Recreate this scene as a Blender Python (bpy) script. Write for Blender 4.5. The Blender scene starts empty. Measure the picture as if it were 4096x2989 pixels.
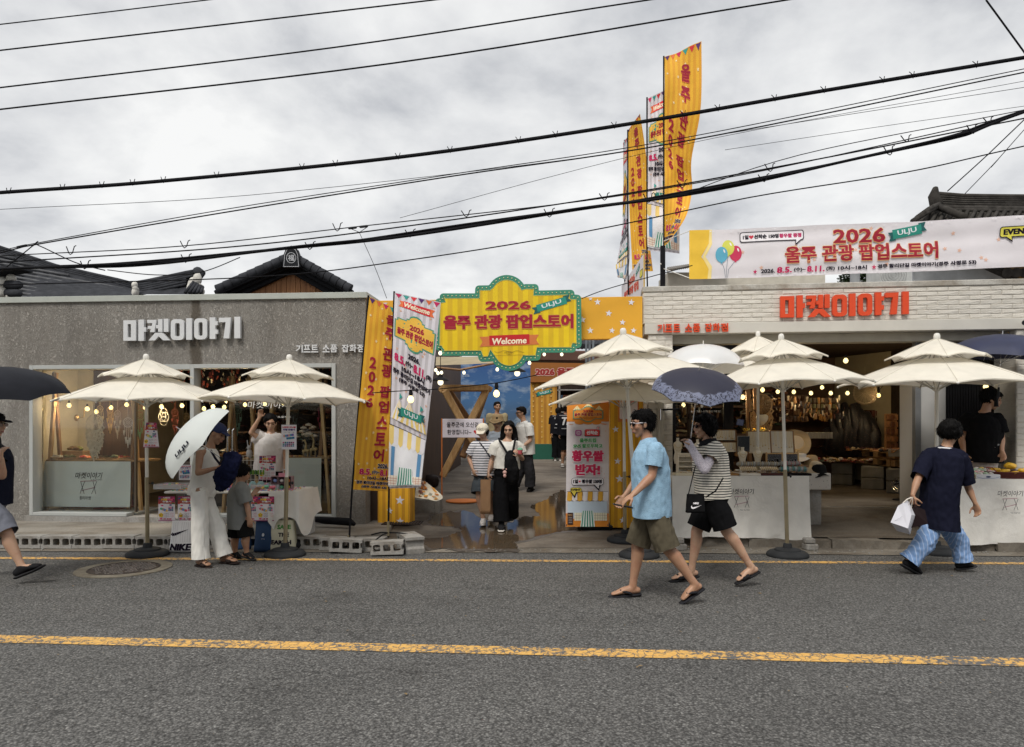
# Korean market street: camera/world/sun first, then setting, shops, wires, parasols, banners, stalls, people.
# Coordinates: W(px,py,Y) turns a photo pixel and a depth in metres into a world point while laying out the place.
import bpy,bmesh,math,random
from mathutils import Vector,Matrix,noise
from mathutils.geometry import tessellate_polygon
R=math.radians
rnd=random.Random(7)
SC=bpy.context.scene
COL=SC.collection
FPX=2800.0
EYE=1.55
HOR=1700.0
cam_d=bpy.data.cameras.new('camera');cam=bpy.data.objects.new('camera',cam_d);COL.objects.link(cam)
cam_d.sensor_fit='HORIZONTAL';cam_d.sensor_width=36.0
cam_d.lens=36.0*FPX/4096.0
cam_d.shift_y=(HOR-1494.5)/4096.0
cam_d.clip_start=0.05;cam_d.clip_end=2000
cam.location=(0,0,EYE);cam.rotation_euler=(R(90),0,0)
SC.camera=cam
SUN_EL,SUN_AZ=R(54),R(203)
world=bpy.data.worlds.new('World');SC.world=world;world.use_nodes=True
def build_world():
 nt=world.node_tree;nt.nodes.clear();N=nt.nodes.new;L=nt.links.new
 out=N('ShaderNodeOutputWorld');mix=N('ShaderNodeMixShader');L(mix.outputs[0],out.inputs[0])
 sky=N('ShaderNodeTexSky');sky.sky_type='NISHITA';sky.sun_disc=False
 sky.sun_elevation=SUN_EL;sky.sun_rotation=SUN_AZ
 b1=N('ShaderNodeBackground');b1.inputs[1].default_value=0.10;L(sky.outputs[0],b1.inputs[0])
 tc=N('ShaderNodeTexCoord');sep=N('ShaderNodeSeparateXYZ');L(tc.outputs['Generated'],sep.inputs[0])
 mz=N('ShaderNodeMath');mz.operation='MAXIMUM';mz.inputs[1].default_value=0.0;L(sep.outputs[2],mz.inputs[0])
 az=N('ShaderNodeMath');az.operation='ADD';az.inputs[1].default_value=0.32;L(mz.outputs[0],az.inputs[0])
 dx=N('ShaderNodeMath');dx.operation='DIVIDE';L(sep.outputs[0],dx.inputs[0]);L(az.outputs[0],dx.inputs[1])
 dy=N('ShaderNodeMath');dy.operation='DIVIDE';L(sep.outputs[1],dy.inputs[0]);L(az.outputs[0],dy.inputs[1])
 cmb=N('ShaderNodeCombineXYZ');L(dx.outputs[0],cmb.inputs[0]);L(dy.outputs[0],cmb.inputs[1])
 n1=N('ShaderNodeTexNoise');n1.inputs['Scale'].default_value=1.9;n1.inputs['Detail'].default_value=9
 n1.inputs['Roughness'].default_value=0.56;n1.inputs['Distortion'].default_value=0.15
 L(cmb.outputs[0],n1.inputs['Vector'])
 r1=N('ShaderNodeValToRGB');e=r1.color_ramp.elements
 e[0].position=0.35;e[0].color=(0.42,0.435,0.465,1)
 e[1].position=0.60;e[1].color=(0.85,0.852,0.845,1)
 m=e.new(0.47);m.color=(0.66,0.668,0.68,1)
 L(n1.outputs['Fac'],r1.inputs[0])
 b2=N('ShaderNodeBackground');b2.inputs[1].default_value=1.0;L(r1.outputs[0],b2.inputs[0])
 mix.inputs[0].default_value=0.96
 L(b1.outputs[0],mix.inputs[1]);L(b2.outputs[0],mix.inputs[2])
build_world()
sd=bpy.data.lights.new('sun','SUN');sd.energy=2.1;sd.angle=R(22);sd.color=(1.0,0.955,0.88)
sun=bpy.data.objects.new('sun',sd);COL.objects.link(sun)
_d=Vector((math.sin(SUN_AZ)*math.cos(SUN_EL),math.cos(SUN_AZ)*math.cos(SUN_EL),math.sin(SUN_EL)))
sun.rotation_euler=_d.to_track_quat('Z','Y').to_euler();sun.location=(0,0,30)
SC.view_settings.view_transform='Standard';SC.view_settings.look='None'
SC.view_settings.exposure=0.19;SC.view_settings.gamma=1.0;SC.view_settings.use_curve_mapping=False
try:
 SC.cycles.max_bounces=6;SC.cycles.diffuse_bounces=3;SC.cycles.glossy_bounces=3
 SC.cycles.transmission_bounces=5;SC.cycles.transparent_max_bounces=8;SC.cycles.sample_clamp_indirect=4.0
 SC.cycles.use_denoising=True
except Exception:pass
def W(px,py,Y):
 return Vector(((px-2048)/FPX*Y,Y,EYE+(HOR-py)/FPX*Y))
def G(px,py,z=0.0):
 return W(px,py,(EYE-z)*FPX/(py-HOR))
def gz(Y):
 return max(0.012,0.07+(Y-10)*0.045)
def hexc(r,g,b):
 f=lambda c:((c/255+0.055)/1.055)**2.4 if c>10 else c/255/12.92
 return(f(r),f(g),f(b))
_mats={}
class NT:
 def __init__(s,name):
  s.m=bpy.data.materials.new(name);s.m.use_nodes=True;s.t=s.m.node_tree
  s.b=s.t.nodes['Principled BSDF'];s.out=s.t.nodes['Material Output']
 def n(s,k,**kw):
  o=s.t.nodes.new(k)
  for a,v in kw.items():setattr(o,a,v)
  return o
 def l(s,a,b):s.t.links.new(a,b)
 def coord(s,scale=(1,1,1),rot=(0,0,0),kind='Object'):
  c=s.n('ShaderNodeTexCoord');m=s.n('ShaderNodeMapping');s.l(c.outputs[kind],m.inputs[0])
  m.inputs['Scale'].default_value=scale;m.inputs['Rotation'].default_value=rot;return m.outputs[0]
 def noise(s,v,scale,detail=4,rough=.55,dist=0):
  o=s.n('ShaderNodeTexNoise');s.l(v,o.inputs['Vector']);o.inputs['Scale'].default_value=scale
  o.inputs['Detail'].default_value=detail;o.inputs['Roughness'].default_value=rough;o.inputs['Distortion'].default_value=dist
  return o.outputs['Fac']
 def vor(s,v,scale,feature='F1',out='Distance'):
  o=s.n('ShaderNodeTexVoronoi');o.feature=feature;s.l(v,o.inputs['Vector']);o.inputs['Scale'].default_value=scale
  return o.outputs[out]
 def ramp(s,fac,stops,interp='LINEAR'):
  o=s.n('ShaderNodeValToRGB');s.l(fac,o.inputs[0]);cr=o.color_ramp;cr.interpolation=interp
  while len(cr.elements)<len(stops):cr.elements.new(0.5)
  for e,(p,c)in zip(cr.elements,stops):
   e.position=p;e.color=(*c,1)if not isinstance(c,(int,float))else(c,c,c,1)
  return o.outputs[0]
 def mix(s,f,a,b,mode='MIX'):
  o=s.n('ShaderNodeMix');o.data_type='RGBA';o.blend_type=mode
  for i,v in((0,f),(6,a),(7,b)):
   if isinstance(v,(int,float)):o.inputs[i].default_value=v if i==0 else(v,v,v,1)
   elif isinstance(v,tuple):o.inputs[i].default_value=(*v,1)
   else:s.l(v,o.inputs[i])
  return o.outputs[2]
 def math(s,op,a,b=None):
  o=s.n('ShaderNodeMath');o.operation=op
  for i,v in enumerate((a,b)):
   if v is None:continue
   if isinstance(v,(int,float)):o.inputs[i].default_value=v
   else:s.l(v,o.inputs[i])
  return o.outputs[0]
 def col(s,c):
  if isinstance(c,tuple):s.b.inputs['Base Color'].default_value=(*c,1)
  else:s.l(c,s.b.inputs['Base Color'])
 def bump(s,h,strength=.5,dist=.01):
  o=s.n('ShaderNodeBump');o.inputs['Strength'].default_value=strength;o.inputs['Distance'].default_value=dist
  s.l(h,o.inputs['Height']);s.l(o.outputs[0],s.b.inputs['Normal'])
def M(name,c=None,rough=.7,var=.12,vs=6,bump=.15,bs=60,metal=0,emis=0,trans=0,spec=.5,coat=0):
 if name in _mats:return _mats[name]
 if max(c)<.06 and not metal:spec=min(spec,.05)
 k=NT(name);v=k.coord()
 if var>0:
  f=k.noise(v,vs,5);d=tuple(max(0,x*(1-var))for x in c);b=tuple(min(1,x*(1+var))for x in c)
  k.col(k.ramp(f,[(.3,d),(.7,b)]))
 else:k.col(c)
 k.b.inputs['Roughness'].default_value=rough;k.b.inputs['Metallic'].default_value=metal
 k.b.inputs['Specular IOR Level'].default_value=spec
 if coat:k.b.inputs['Coat Weight'].default_value=coat
 if bump>0:k.bump(k.noise(v,bs,3),bump,.004)
 if emis:
  k.b.inputs['Emission Color'].default_value=(*c,1);k.b.inputs['Emission Strength'].default_value=emis
 if trans>0:
  tr=k.n('ShaderNodeBsdfTranslucent');tr.inputs[0].default_value=(*c,1)
  mx=k.n('ShaderNodeMixShader');mx.inputs[0].default_value=trans
  k.l(k.b.outputs[0],mx.inputs[1]);k.l(tr.outputs[0],mx.inputs[2]);k.l(mx.outputs[0],k.out.inputs[0])
 _mats[name]=k.m;return k.m
def P(rgb,rough=.75,**kw):
 return M('paint_%d_%d_%d_%d'%(*rgb,int(rough*100)),hexc(*rgb),rough,var=kw.pop('var',.05),bump=kw.pop('bump',.04),**kw)
def reg(name,k):_mats[name]=k.m;return k.m
def m_asphalt():
 k=NT('asphalt');v=k.coord()
 big=k.noise(v,.55,6,.6)
 st=k.n('ShaderNodeTexVoronoi');k.l(v,st.inputs['Vector']);st.inputs['Scale'].default_value=74
 stone=k.ramp(st.outputs['Color'],[(0,.07),(.30,.135),(.70,.22),(.93,.29),(1,.50)])
 gap=k.ramp(st.outputs['Distance'],[(.25,1.0),(.75,.40)])
 fine=k.ramp(k.noise(v,38,5,.75),[(.34,.35),(.5,.95),(.68,1.45)])
 c=k.mix(1.0,stone,gap,'MULTIPLY');c=k.mix(.9,c,fine,'MULTIPLY')
 c=k.mix(1.0,c,k.ramp(big,[(.3,.88),(.7,1.12)]),'MULTIPLY')
 st2=k.noise(k.coord((.25,2.2,1)),1.3,5,.6)
 c=k.mix(1.0,c,k.ramp(st2,[(.3,.90),(.7,1.08)]),'MULTIPLY')
 ck=k.n('ShaderNodeTexVoronoi');ck.feature='DISTANCE_TO_EDGE';ck.inputs['Scale'].default_value=.42;cw=k.n('ShaderNodeTexNoise');cw.inputs['Scale'].default_value=2.2;cw.inputs['Detail'].default_value=6;k.l(v,cw.inputs['Vector']);cm_=k.n('ShaderNodeVectorMath');cm_.operation='ADD';k.l(v,cm_.inputs[0]);k.l(cw.outputs['Color'],cm_.inputs[1]);k.l(cm_.outputs[0],ck.inputs['Vector'])
 crk=k.ramp(ck.outputs['Distance'],[(.002,.55),(.008,1)]);cmk=k.ramp(k.noise(v,.35,2),[(.48,0),(.56,1)]);c=k.mix(cmk,c,k.mix(1.0,c,crk,'MULTIPLY'))
 oil=k.ramp(k.noise(k.coord((.5,1,1)),.9,7,.7,.6),[(.28,.62),(.42,.98),(.60,1),(.74,1.22)]);c=k.mix(1.0,c,oil,'MULTIPLY')
 c=k.mix(1.0,c,(.93,.91,.87),'MULTIPLY')
 k.col(c);k.b.inputs['Roughness'].default_value=.82
 h=k.math('ADD',k.math('MULTIPLY',st.outputs['Distance'],-.9),k.math('MULTIPLY',k.noise(v,60,3),1.0))
 k.bump(h,.8,.012);return reg('asphalt',k)
def m_line():
 k=NT('road_paint');v=k.coord()
 wear=k.noise(v,22,7,.72);broad=k.noise(v,1.6,4)
 v2=k.n('ShaderNodeTexVoronoi');v2.feature='DISTANCE_TO_EDGE';v2.inputs['Scale'].default_value=11
 vd=k.n('ShaderNodeVectorMath');vd.operation='ADD';nz=k.n('ShaderNodeTexNoise');nz.inputs['Scale'].default_value=6
 k.l(v,nz.inputs['Vector']);sc_=k.n('ShaderNodeVectorMath');sc_.operation='SCALE';sc_.inputs['Scale'].default_value=.25
 k.l(nz.outputs['Color'],sc_.inputs[0]);k.l(v,vd.inputs[0]);k.l(sc_.outputs[0],vd.inputs[1]);k.l(vd.outputs[0],v2.inputs['Vector'])
 crack=k.ramp(v2.outputs['Distance'],[(.015,0),(.05,1)])
 w=k.ramp(k.math('ADD',wear,k.math('MULTIPLY',broad,.45)),[(.66,0),(.73,1)])
 f=k.math('MULTIPLY',crack,w)
 yel=k.ramp(k.noise(v,30,4),[(.3,hexc(206,156,80)),(.7,hexc(232,186,104))])
 asp=k.ramp(k.noise(v,90,3),[(.3,.05),(.7,.17)])
 k.col(k.mix(f,asp,yel));k.b.inputs['Roughness'].default_value=.75;k.bump(k.math('ADD',f,k.noise(v,90,3)),.4,.006)
 return reg('road_paint',k)
def m_concrete(name,c,stain=.35,sc=1.0):
 k=NT(name);v=k.coord()
 a=k.noise(v,1.7*sc,8,.65,.4);b=k.noise(v,40,5,.7);s=k.noise(k.coord((1,2.5,1)),.8*sc,6,.6,.8)
 col=k.ramp(a,[(.3,tuple(x*(1-stain)for x in c)),(.6,c),(.8,tuple(min(1,x*1.22)for x in c))])
 col=k.mix(1.0,col,k.ramp(b,[(.3,.78),(.7,1.12)]),'MULTIPLY')
 col=k.mix(1.0,col,k.ramp(s,[(.35,(.62,.57,.52)),(.55,(1,1,1))]),'MULTIPLY')
 k.col(col);k.b.inputs['Roughness'].default_value=.85;k.bump(k.math('ADD',b,a),.5,.01)
 return reg(name,k)
def m_stucco():
 k=NT('stucco');v=k.coord((1,1,.62));vw=k.coord()
 wob=k.noise(v,20,4,.65,1.5);worm=k.noise(v,38,5,.62,2.0);broad=k.noise(k.coord((1,1,.4)),.9,5,.6)
 h=k.ramp(worm,[(.38,0),(.58,1)])
 c=k.ramp(worm,[(.30,(.26,.243,.218)),(.46,(.345,.325,.295)),(.66,(.41,.39,.36))])
 c=k.mix(1.0,c,k.ramp(broad,[(.3,(.80,.77,.74)),(.7,(1.12,1.12,1.12))]),'MULTIPLY')
 c=k.mix(1.0,c,k.ramp(k.noise(k.coord((3.0,3.0,.22)),1.3,6,.7),[(.28,.84),(.58,1.10)]),'MULTIPLY')
 sep=k.n('ShaderNodeSeparateXYZ');k.l(vw,sep.inputs[0])
 x=k.math('ADD',sep.outputs[0],k.math('MULTIPLY',k.noise(vw,3,4),.22))
 d=k.math('ABSOLUTE',k.math('SUBTRACT',x,.42));f=k.ramp(d,[(.05,.8),(.10,0)])
 c=k.mix(f,c,(.10,.078,.052))
 k.col(c);k.b.inputs['Roughness'].default_value=.93
 k.bump(k.math('ADD',k.math('MULTIPLY',h,1.0),k.math('MULTIPLY',wob,.5)),.9,.018);return reg('stucco',k)
def m_paintbrick():
 k=NT('painted_brick');v=k.coord((1,1,1),(0,.5,0));
 w=k.noise(k.coord((3,1,16),(0,.6,0)),4,5,.6);n=k.noise(v,60,4)
 g=k.noise(k.coord(),1.1,6,.65)
 c=k.ramp(g,[(.28,(.44,.40,.33)),(.46,(.66,.62,.55)),(.75,(.78,.75,.69))])
 c=k.mix(1.0,c,k.ramp(w,[(.28,.80),(.45,1.0)]),'MULTIPLY')
 k.col(c);k.b.inputs['Roughness'].default_value=.7;k.bump(k.math('ADD',w,k.math('MULTIPLY',n,.3)),.7,.02);return reg('painted_brick',k)
def m_wood(name,c1,c2,sc=1.0,axis=(1,1,.08)):
 k=NT(name);v=k.coord(tuple(a*sc for a in axis))
 n=k.noise(v,18,6,.6,1.2);p=k.noise(k.coord(),1.5,3)
 c=k.ramp(n,[(.3,c1),(.65,c2)]);c=k.mix(1.0,c,k.ramp(p,[(.3,.8),(.7,1.15)]),'MULTIPLY')
 k.col(c);k.b.inputs['Roughness'].default_value=.6;k.bump(n,.25,.004);return reg(name,k)
def m_stripes(name,c1,c2,period,axis=0,duty=.5,rough=.7,soft=.02,wob=0.0,kind='Object',trans=0,spec=.4):
 k=NT(name);v=k.coord(kind=kind)
 if wob:
  nz=k.n('ShaderNodeTexNoise');nz.inputs['Scale'].default_value=3.5;k.l(v,nz.inputs['Vector'])
  a=k.n('ShaderNodeVectorMath');a.operation='SCALE';a.inputs['Scale'].default_value=wob;k.l(nz.outputs['Color'],a.inputs[0])
  b=k.n('ShaderNodeVectorMath');b.operation='ADD';k.l(v,b.inputs[0]);k.l(a.outputs[0],b.inputs[1]);v=b.outputs[0]
 sep=k.n('ShaderNodeSeparateXYZ');k.l(v,sep.inputs[0])
 fr=k.math('FRACT',k.math('DIVIDE',k.math('ADD',sep.outputs[axis],100.0),period))
 f=k.ramp(fr,[(0,0),(soft,1),(duty,1),(min(.99,duty+soft),0)])
 c=k.mix(f,c1,c2);c=k.mix(1.0,c,k.ramp(k.noise(k.coord(),5,4),[(.3,.93),(.7,1.05)]),'MULTIPLY')
 k.col(c);k.b.inputs['Roughness'].default_value=rough;k.b.inputs['Specular IOR Level'].default_value=spec
 k.bump(k.noise(k.coord(),90,2),.08,.003)
 if trans:
  tr=k.n('ShaderNodeBsdfTranslucent');k.l(c,tr.inputs[0]);mx=k.n('ShaderNodeMixShader');mx.inputs[0].default_value=trans
  k.l(k.b.outputs[0],mx.inputs[1]);k.l(tr.outputs[0],mx.inputs[2]);k.l(mx.outputs[0],k.out.inputs[0])
 return reg(name,k)
def m_cloth(name,c,var=.06,rough=.85,trans=0,weave=220,fold=.12,fs=5):
 k=NT(name);v=k.coord()
 f=k.noise(v,fs,4,.5,.3);w=k.noise(v,weave,2)
 col=k.ramp(f,[(.3,tuple(x*(1-var)for x in c)),(.7,tuple(min(1,x*(1+var))for x in c))])
 k.col(col);k.b.inputs['Roughness'].default_value=rough;k.b.inputs['Specular IOR Level'].default_value=.03
 k.bump(k.math('ADD',k.math('MULTIPLY',f,1.0),k.math('MULTIPLY',w,.15)),fold,.03)
 if trans:
  tr=k.n('ShaderNodeBsdfTranslucent');k.l(col,tr.inputs[0]);mx=k.n('ShaderNodeMixShader');mx.inputs[0].default_value=trans
  k.l(k.b.outputs[0],mx.inputs[1]);k.l(tr.outputs[0],mx.inputs[2]);k.l(mx.outputs[0],k.out.inputs[0])
 return reg(name,k)
def m_skin(name,c):
 k=NT(name);v=k.coord();n=k.noise(v,9,5,.6)
 k.col(k.ramp(n,[(.25,(c[0]*.88,c[1]*.72,c[2]*.70)),(.5,c),(.75,(c[0]*1.10,c[1]*1.12,c[2]*1.12))]))
 k.b.inputs['Roughness'].default_value=.5;k.b.inputs['Subsurface Weight'].default_value=.12;k.b.inputs['Subsurface Radius'].default_value=(.02,.008,.004)
 k.b.inputs['Subsurface Scale'].default_value=.5
 k.bump(k.noise(v,160,2),.08,.002);return reg(name,k)
def m_hair(name,c):
 k=NT(name);v=k.coord((1,1,.12));n=k.noise(v,110,4,.6,.6)
 k.col(k.ramp(n,[(.3,tuple(x*.5 for x in c)),(.7,tuple(x*1.6 for x in c))]));k.b.inputs['Roughness'].default_value=.55;k.b.inputs['Specular IOR Level'].default_value=.08
 k.bump(n,.7,.006);return reg(name,k)
def m_glass(name='window_glass'):
 k=NT(name);t=k.t
 tr=k.n('ShaderNodeBsdfTransparent');gl=k.n('ShaderNodeBsdfGlossy');gl.inputs['Roughness'].default_value=.02
 fr=k.n('ShaderNodeFresnel');fr.inputs[0].default_value=1.5
 mx=k.n('ShaderNodeMixShader');mf=k.math('MULTIPLY',fr.outputs[0],.8)
 tr.inputs[0].default_value=(.93,.95,.94,1)
 k.l(mf,mx.inputs[0]);k.l(tr.outputs[0],mx.inputs[1]);k.l(gl.outputs[0],mx.inputs[2]);k.l(mx.outputs[0],k.out.inputs[0])
 return reg(name,k)
def m_film(name,c,op=.35):
 k=NT(name);tr=k.n('ShaderNodeBsdfTransparent');tr.inputs[0].default_value=(.95,.95,.95,1)
 mx=k.n('ShaderNodeMixShader');mx.inputs[0].default_value=op;k.col(c);k.b.inputs['Roughness'].default_value=.25
 k.l(tr.outputs[0],mx.inputs[1]);k.l(k.b.outputs[0],mx.inputs[2]);k.l(mx.outputs[0],k.out.inputs[0]);return reg(name,k)
asphalt=m_asphalt();road_paint=m_line()
conc=m_concrete('pavement_concrete',(.31,.285,.245),.22)
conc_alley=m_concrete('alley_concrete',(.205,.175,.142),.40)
conc_block=m_concrete('block_concrete',(.36,.35,.33),.14,2)
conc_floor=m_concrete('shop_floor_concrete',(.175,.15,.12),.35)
stucco=m_stucco();pbrick=m_paintbrick()
wood_light=m_wood('pine_wood',(.44,.25,.10),(.66,.44,.21))
wood_mid=m_wood('stained_wood',(.17,.085,.035),(.34,.18,.075))
wood_gable=m_wood('gable_wood',(.26,.105,.035),(.44,.20,.075))
wood_pale=m_wood('pallet_wood',(.22,.13,.06),(.38,.25,.13),1,(.1,1,1))
wood_dark=m_wood('dark_wood',(.035,.018,.010),(.085,.042,.022))
glass=m_glass()
cream_cloth=m_cloth('parasol_cloth',(.88,.835,.73),.05,.85,.22,300,.6,6)
white_cloth=m_cloth('table_cloth',(.86,.84,.79),.05,.85,.10,260,.8,5)
white_metal=M('white_metal',(.80,.78,.72),.45,.03)
frame_white=M('white_frame',(.44,.455,.44),.45,.04)
steel=M('steel',(.42,.36,.24),.35,.15,metal=.8)
chrome=M('chrome',(.75,.75,.75),.15,.02,metal=1)
black_plastic=M('black_plastic',(.035,.037,.04),.55,.2)
black_metal=M('black_metal',(.015,.015,.017),.45,.1)
black_rubber=M('black_rubber',(.012,.012,.013),.6,.2)
wire_black=M('wire_black',(.010,.010,.012),.6,.1)
roof_tile=M('roof_tile',(.042,.044,.050),.75,.3,7,.4,40)
roof_old=M('old_roof_tile',(.050,.046,.042),.85,.4,6,.5,30)
plaster=M('lime_plaster',(.62,.60,.55),.9,.2,8,.5,30)
plaster_dk=M('cream_wall',(.56,.51,.42),.85,.08)
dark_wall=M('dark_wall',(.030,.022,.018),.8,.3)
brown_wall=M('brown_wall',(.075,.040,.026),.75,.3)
grey_trim=M('roof_flashing',(.42,.44,.40),.5,.06)
red_sign=M('red_sign',hexc(222,74,32),.45,.03,bump=.02)
white_sign=M('white_sign',(.66,.67,.68),.5,.03,bump=.02)
bulb_mat=M('bulb_glow',(1.0,.78,.34),.4,0,bump=0,emis=1.9)
bulb_cool=M('bulb_glow_cool',(1.0,.90,.62),.4,0,bump=0,emis=1.5)
def tag(o,label=None,cat=None,group=None,kind=None):
 if label:o['label']=label
 if cat:o['category']=cat
 if group:o['group']=group
 if kind:o['kind']=kind
 return o
def thing(name,label,cat,loc=(0,0,0),group=None,rot=0):
 o=bpy.data.objects.new(name,None);COL.objects.link(o);o.location=loc;o.rotation_euler=(0,0,rot);o.empty_display_size=.1
 return tag(o,label,cat,group)
def frames(pts,side=None):
 out=[];n=len(pts);prev=None
 for i in range(n):
  t=(pts[min(i+1,n-1)]-pts[max(i-1,0)])
  if t.length<1e-9:t=Vector((0,0,1))
  t.normalize()
  if side is not None:a=side-t*side.dot(t)
  elif prev is None:
   a=t.orthogonal()
  else:a=prev-t*prev.dot(t)
  if a.length<1e-6:a=t.orthogonal()
  a.normalize();prev=a;out.append((a,t.cross(a)))
 return out
class MB:
 def __init__(s):s.v=[];s.f=[];s.mi=[];s.m=0
 def add(s,vs,fs,T=None):
  b=len(s.v)
  s.v+=[(T@Vector(v)if T is not None else Vector(v))for v in vs]
  s.f+=[tuple(b+i for i in f)for f in fs];s.mi+=[s.m]*len(fs);return s
 def box(s,c,size,rot=None):
  c=Vector(c);x,y,z=(d/2 for d in size)
  vs=[Vector((i,j,k))for k in(-z,z)for j in(-y,y)for i in(-x,x)]
  if rot is not None:vs=[rot@v for v in vs]
  return s.add([c+v for v in vs],[(0,2,3,1),(4,5,7,6),(0,1,5,4),(2,6,7,3),(0,4,6,2),(1,3,7,5)])
 def bev(s,c,size,b=.005,rot=None):
  c=Vector(c);h=[d/2 for d in size];b=min(b,min(h)*.9);vs=[];idx={}
  for sx in(-1,1):
   for sy in(-1,1):
    for sz in(-1,1):
     for a in range(3):
      p=[sx*(h[0]-b),sy*(h[1]-b),sz*(h[2]-b)];p[a]=(sx,sy,sz)[a]*h[a]
      idx[(sx,sy,sz,a)]=len(vs);v=Vector(p);vs.append(c+(rot@v if rot is not None else v))
  fs=[]
  for a in range(3):
   b1,b2=[i for i in range(3)if i!=a]
   for sg in(-1,1):
    q=[]
    for(u,w)in((-1,-1),(1,-1),(1,1),(-1,1)):
     k=[0,0,0];k[a]=sg;k[b1]=u;k[b2]=w;q.append(idx[(*k,a)])
    fs.append(tuple(q))
   for u in(-1,1):
    for w in(-1,1):
     k0=[0,0,0];k0[b1]=u;k0[b2]=w;k1=list(k0);k0[a]=-1;k1[a]=1
     fs.append((idx[(*k0,b1)],idx[(*k1,b1)],idx[(*k1,b2)],idx[(*k0,b2)]))
  for sx in(-1,1):
   for sy in(-1,1):
    for sz in(-1,1):fs.append(tuple(idx[(sx,sy,sz,a)]for a in range(3)))
  return s.add(vs,fs)
 def beam(s,p,q,w,h,up=Vector((0,0,1))):
  p,q=Vector(p),Vector(q);d=q-p;t=d.normalized();a=t.cross(up)
  if a.length<1e-4:a=Vector((1,0,0))
  a.normalize();b=a.cross(t);rot=Matrix((a,t,b)).transposed()
  return s.bev((p+q)/2,(w,d.length,h),min(w,h)*.12,rot)
 def tube(s,pts,r,n=8,cap=True,side=None,rnd_end=False):
  pts=[Vector(p)for p in pts];rr=list(r)if isinstance(r,(list,tuple))and len(r)==len(pts)else[r]*len(pts)
  rr=[x if isinstance(x,tuple)else(x,x)for x in rr]
  if rnd_end:
   t0=(pts[0]-pts[1]).normalized();t1=(pts[-1]-pts[-2]).normalized();r0,r1=min(rr[0]),min(rr[-1])
   pts=[pts[0]+t0*r0*.9,pts[0]+t0*r0*.6]+pts+[pts[-1]+t1*r1*.6,pts[-1]+t1*r1*.9]
   sc=lambda t,k:(t[0]*k,t[1]*k)
   rr=[sc(rr[0],.35),sc(rr[0],.78)]+rr+[sc(rr[-1],.78),sc(rr[-1],.35)]
  fr=frames(pts,side);vs=[]
  for p,(a,b),(ra,rb)in zip(pts,fr,rr):
   for k in range(n):
    th=2*math.pi*k/n;vs.append(p+a*(math.cos(th)*ra)+b*(math.sin(th)*rb))
  fs=[(i*n+k,i*n+(k+1)%n,(i+1)*n+(k+1)%n,(i+1)*n+k)for i in range(len(pts)-1)for k in range(n)]
  if cap:fs+=[tuple(reversed(range(n))),tuple((len(pts)-1)*n+k for k in range(n))]
  return s.add(vs,fs)
 def ball(s,c,r,nu=12,nv=8,rot=None):
  c=Vector(c);r=r if isinstance(r,(tuple,list))else(r,r,r);vs=[Vector((0,0,-r[2]))]
  for i in range(1,nv):
   ph=-math.pi/2+math.pi*i/nv
   for k in range(nu):
    th=2*math.pi*k/nu;vs.append(Vector((math.cos(th)*math.cos(ph)*r[0],math.sin(th)*math.cos(ph)*r[1],math.sin(ph)*r[2])))
  vs.append(Vector((0,0,r[2])))
  if rot is not None:vs=[rot@v for v in vs]
  L=len(vs)-1;fs=[(0,1+(k+1)%nu,1+k)for k in range(nu)]
  for i in range(nv-2):
   for k in range(nu):
    a=1+i*nu;fs.append((a+k,a+(k+1)%nu,a+nu+(k+1)%nu,a+nu+k))
  a=1+(nv-2)*nu;fs+=[(a+k,a+(k+1)%nu,L)for k in range(nu)]
  return s.add([c+v for v in vs],fs)
 def lathe(s,c,prof,n=24,rot=None):
  c=Vector(c);vs=[]
  for(r,z)in prof:
   for k in range(n):
    th=2*math.pi*k/n;v=Vector((math.cos(th)*r,math.sin(th)*r,z));vs.append(c+(rot@v if rot is not None else v))
  m=len(prof);fs=[(i*n+k,i*n+(k+1)%n,(i+1)*n+(k+1)%n,(i+1)*n+k)for i in range(m-1)for k in range(n)]
  fs+=[tuple(reversed(range(n))),tuple((m-1)*n+k for k in range(n))]
  return s.add(vs,fs)
 def prism(s,outline,T,depth,holes=()):
  loops=[[Vector((x,y,0))for x,y in outline]]+[[Vector((x,y,0))for x,y in h]for h in holes]
  tris=tessellate_polygon(loops);flat=[p for l in loops for p in l];n=len(flat)
  vs=[Vector((p.x,0,p.y))for p in flat]+[Vector((p.x,depth,p.y))for p in flat]
  fs=[tuple(t)for t in tris]+[tuple(n+i for i in reversed(t))for t in tris];b=0
  for l in loops:
   m=len(l);fs+=[(b+i,b+(i+1)%m,n+b+(i+1)%m,n+b+i)for i in range(m)];b+=m
  return s.add(vs,fs,T)
 def build(s,name,mats,parent=None,smooth=False,origin=None,fix=True):
  if parent is not None:org=Vector(parent.location)if origin is None else Vector(origin)
  elif origin is None:
   xs=[v.x for v in s.v];ys=[v.y for v in s.v];org=Vector(((min(xs)+max(xs))/2,(min(ys)+max(ys))/2,min(v.z for v in s.v)))
  else:org=Vector(origin)
  me=bpy.data.meshes.new(name);me.from_pydata([v-org for v in s.v],[],s.f)
  mats=mats if isinstance(mats,(list,tuple))else[mats]
  for m in mats:me.materials.append(m)
  if len(mats)>1:me.polygons.foreach_set('material_index',s.mi)
  if fix:
   bm=bmesh.new();bm.from_mesh(me);bmesh.ops.recalc_face_normals(bm,faces=bm.faces);bm.to_mesh(me);bm.free()
  if smooth:
   me.polygons.foreach_set('use_smooth',[True]*len(me.polygons))
   if smooth!='all':
    try:me.set_sharp_from_angle(angle=R(40))
    except Exception:pass
  me.update();o=bpy.data.objects.new(name,me);COL.objects.link(o)
  if parent is not None:o.parent=parent;o.location=(0,0,0)if origin is None else org-Vector(parent.location)
  else:o.location=org
  return o
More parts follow.
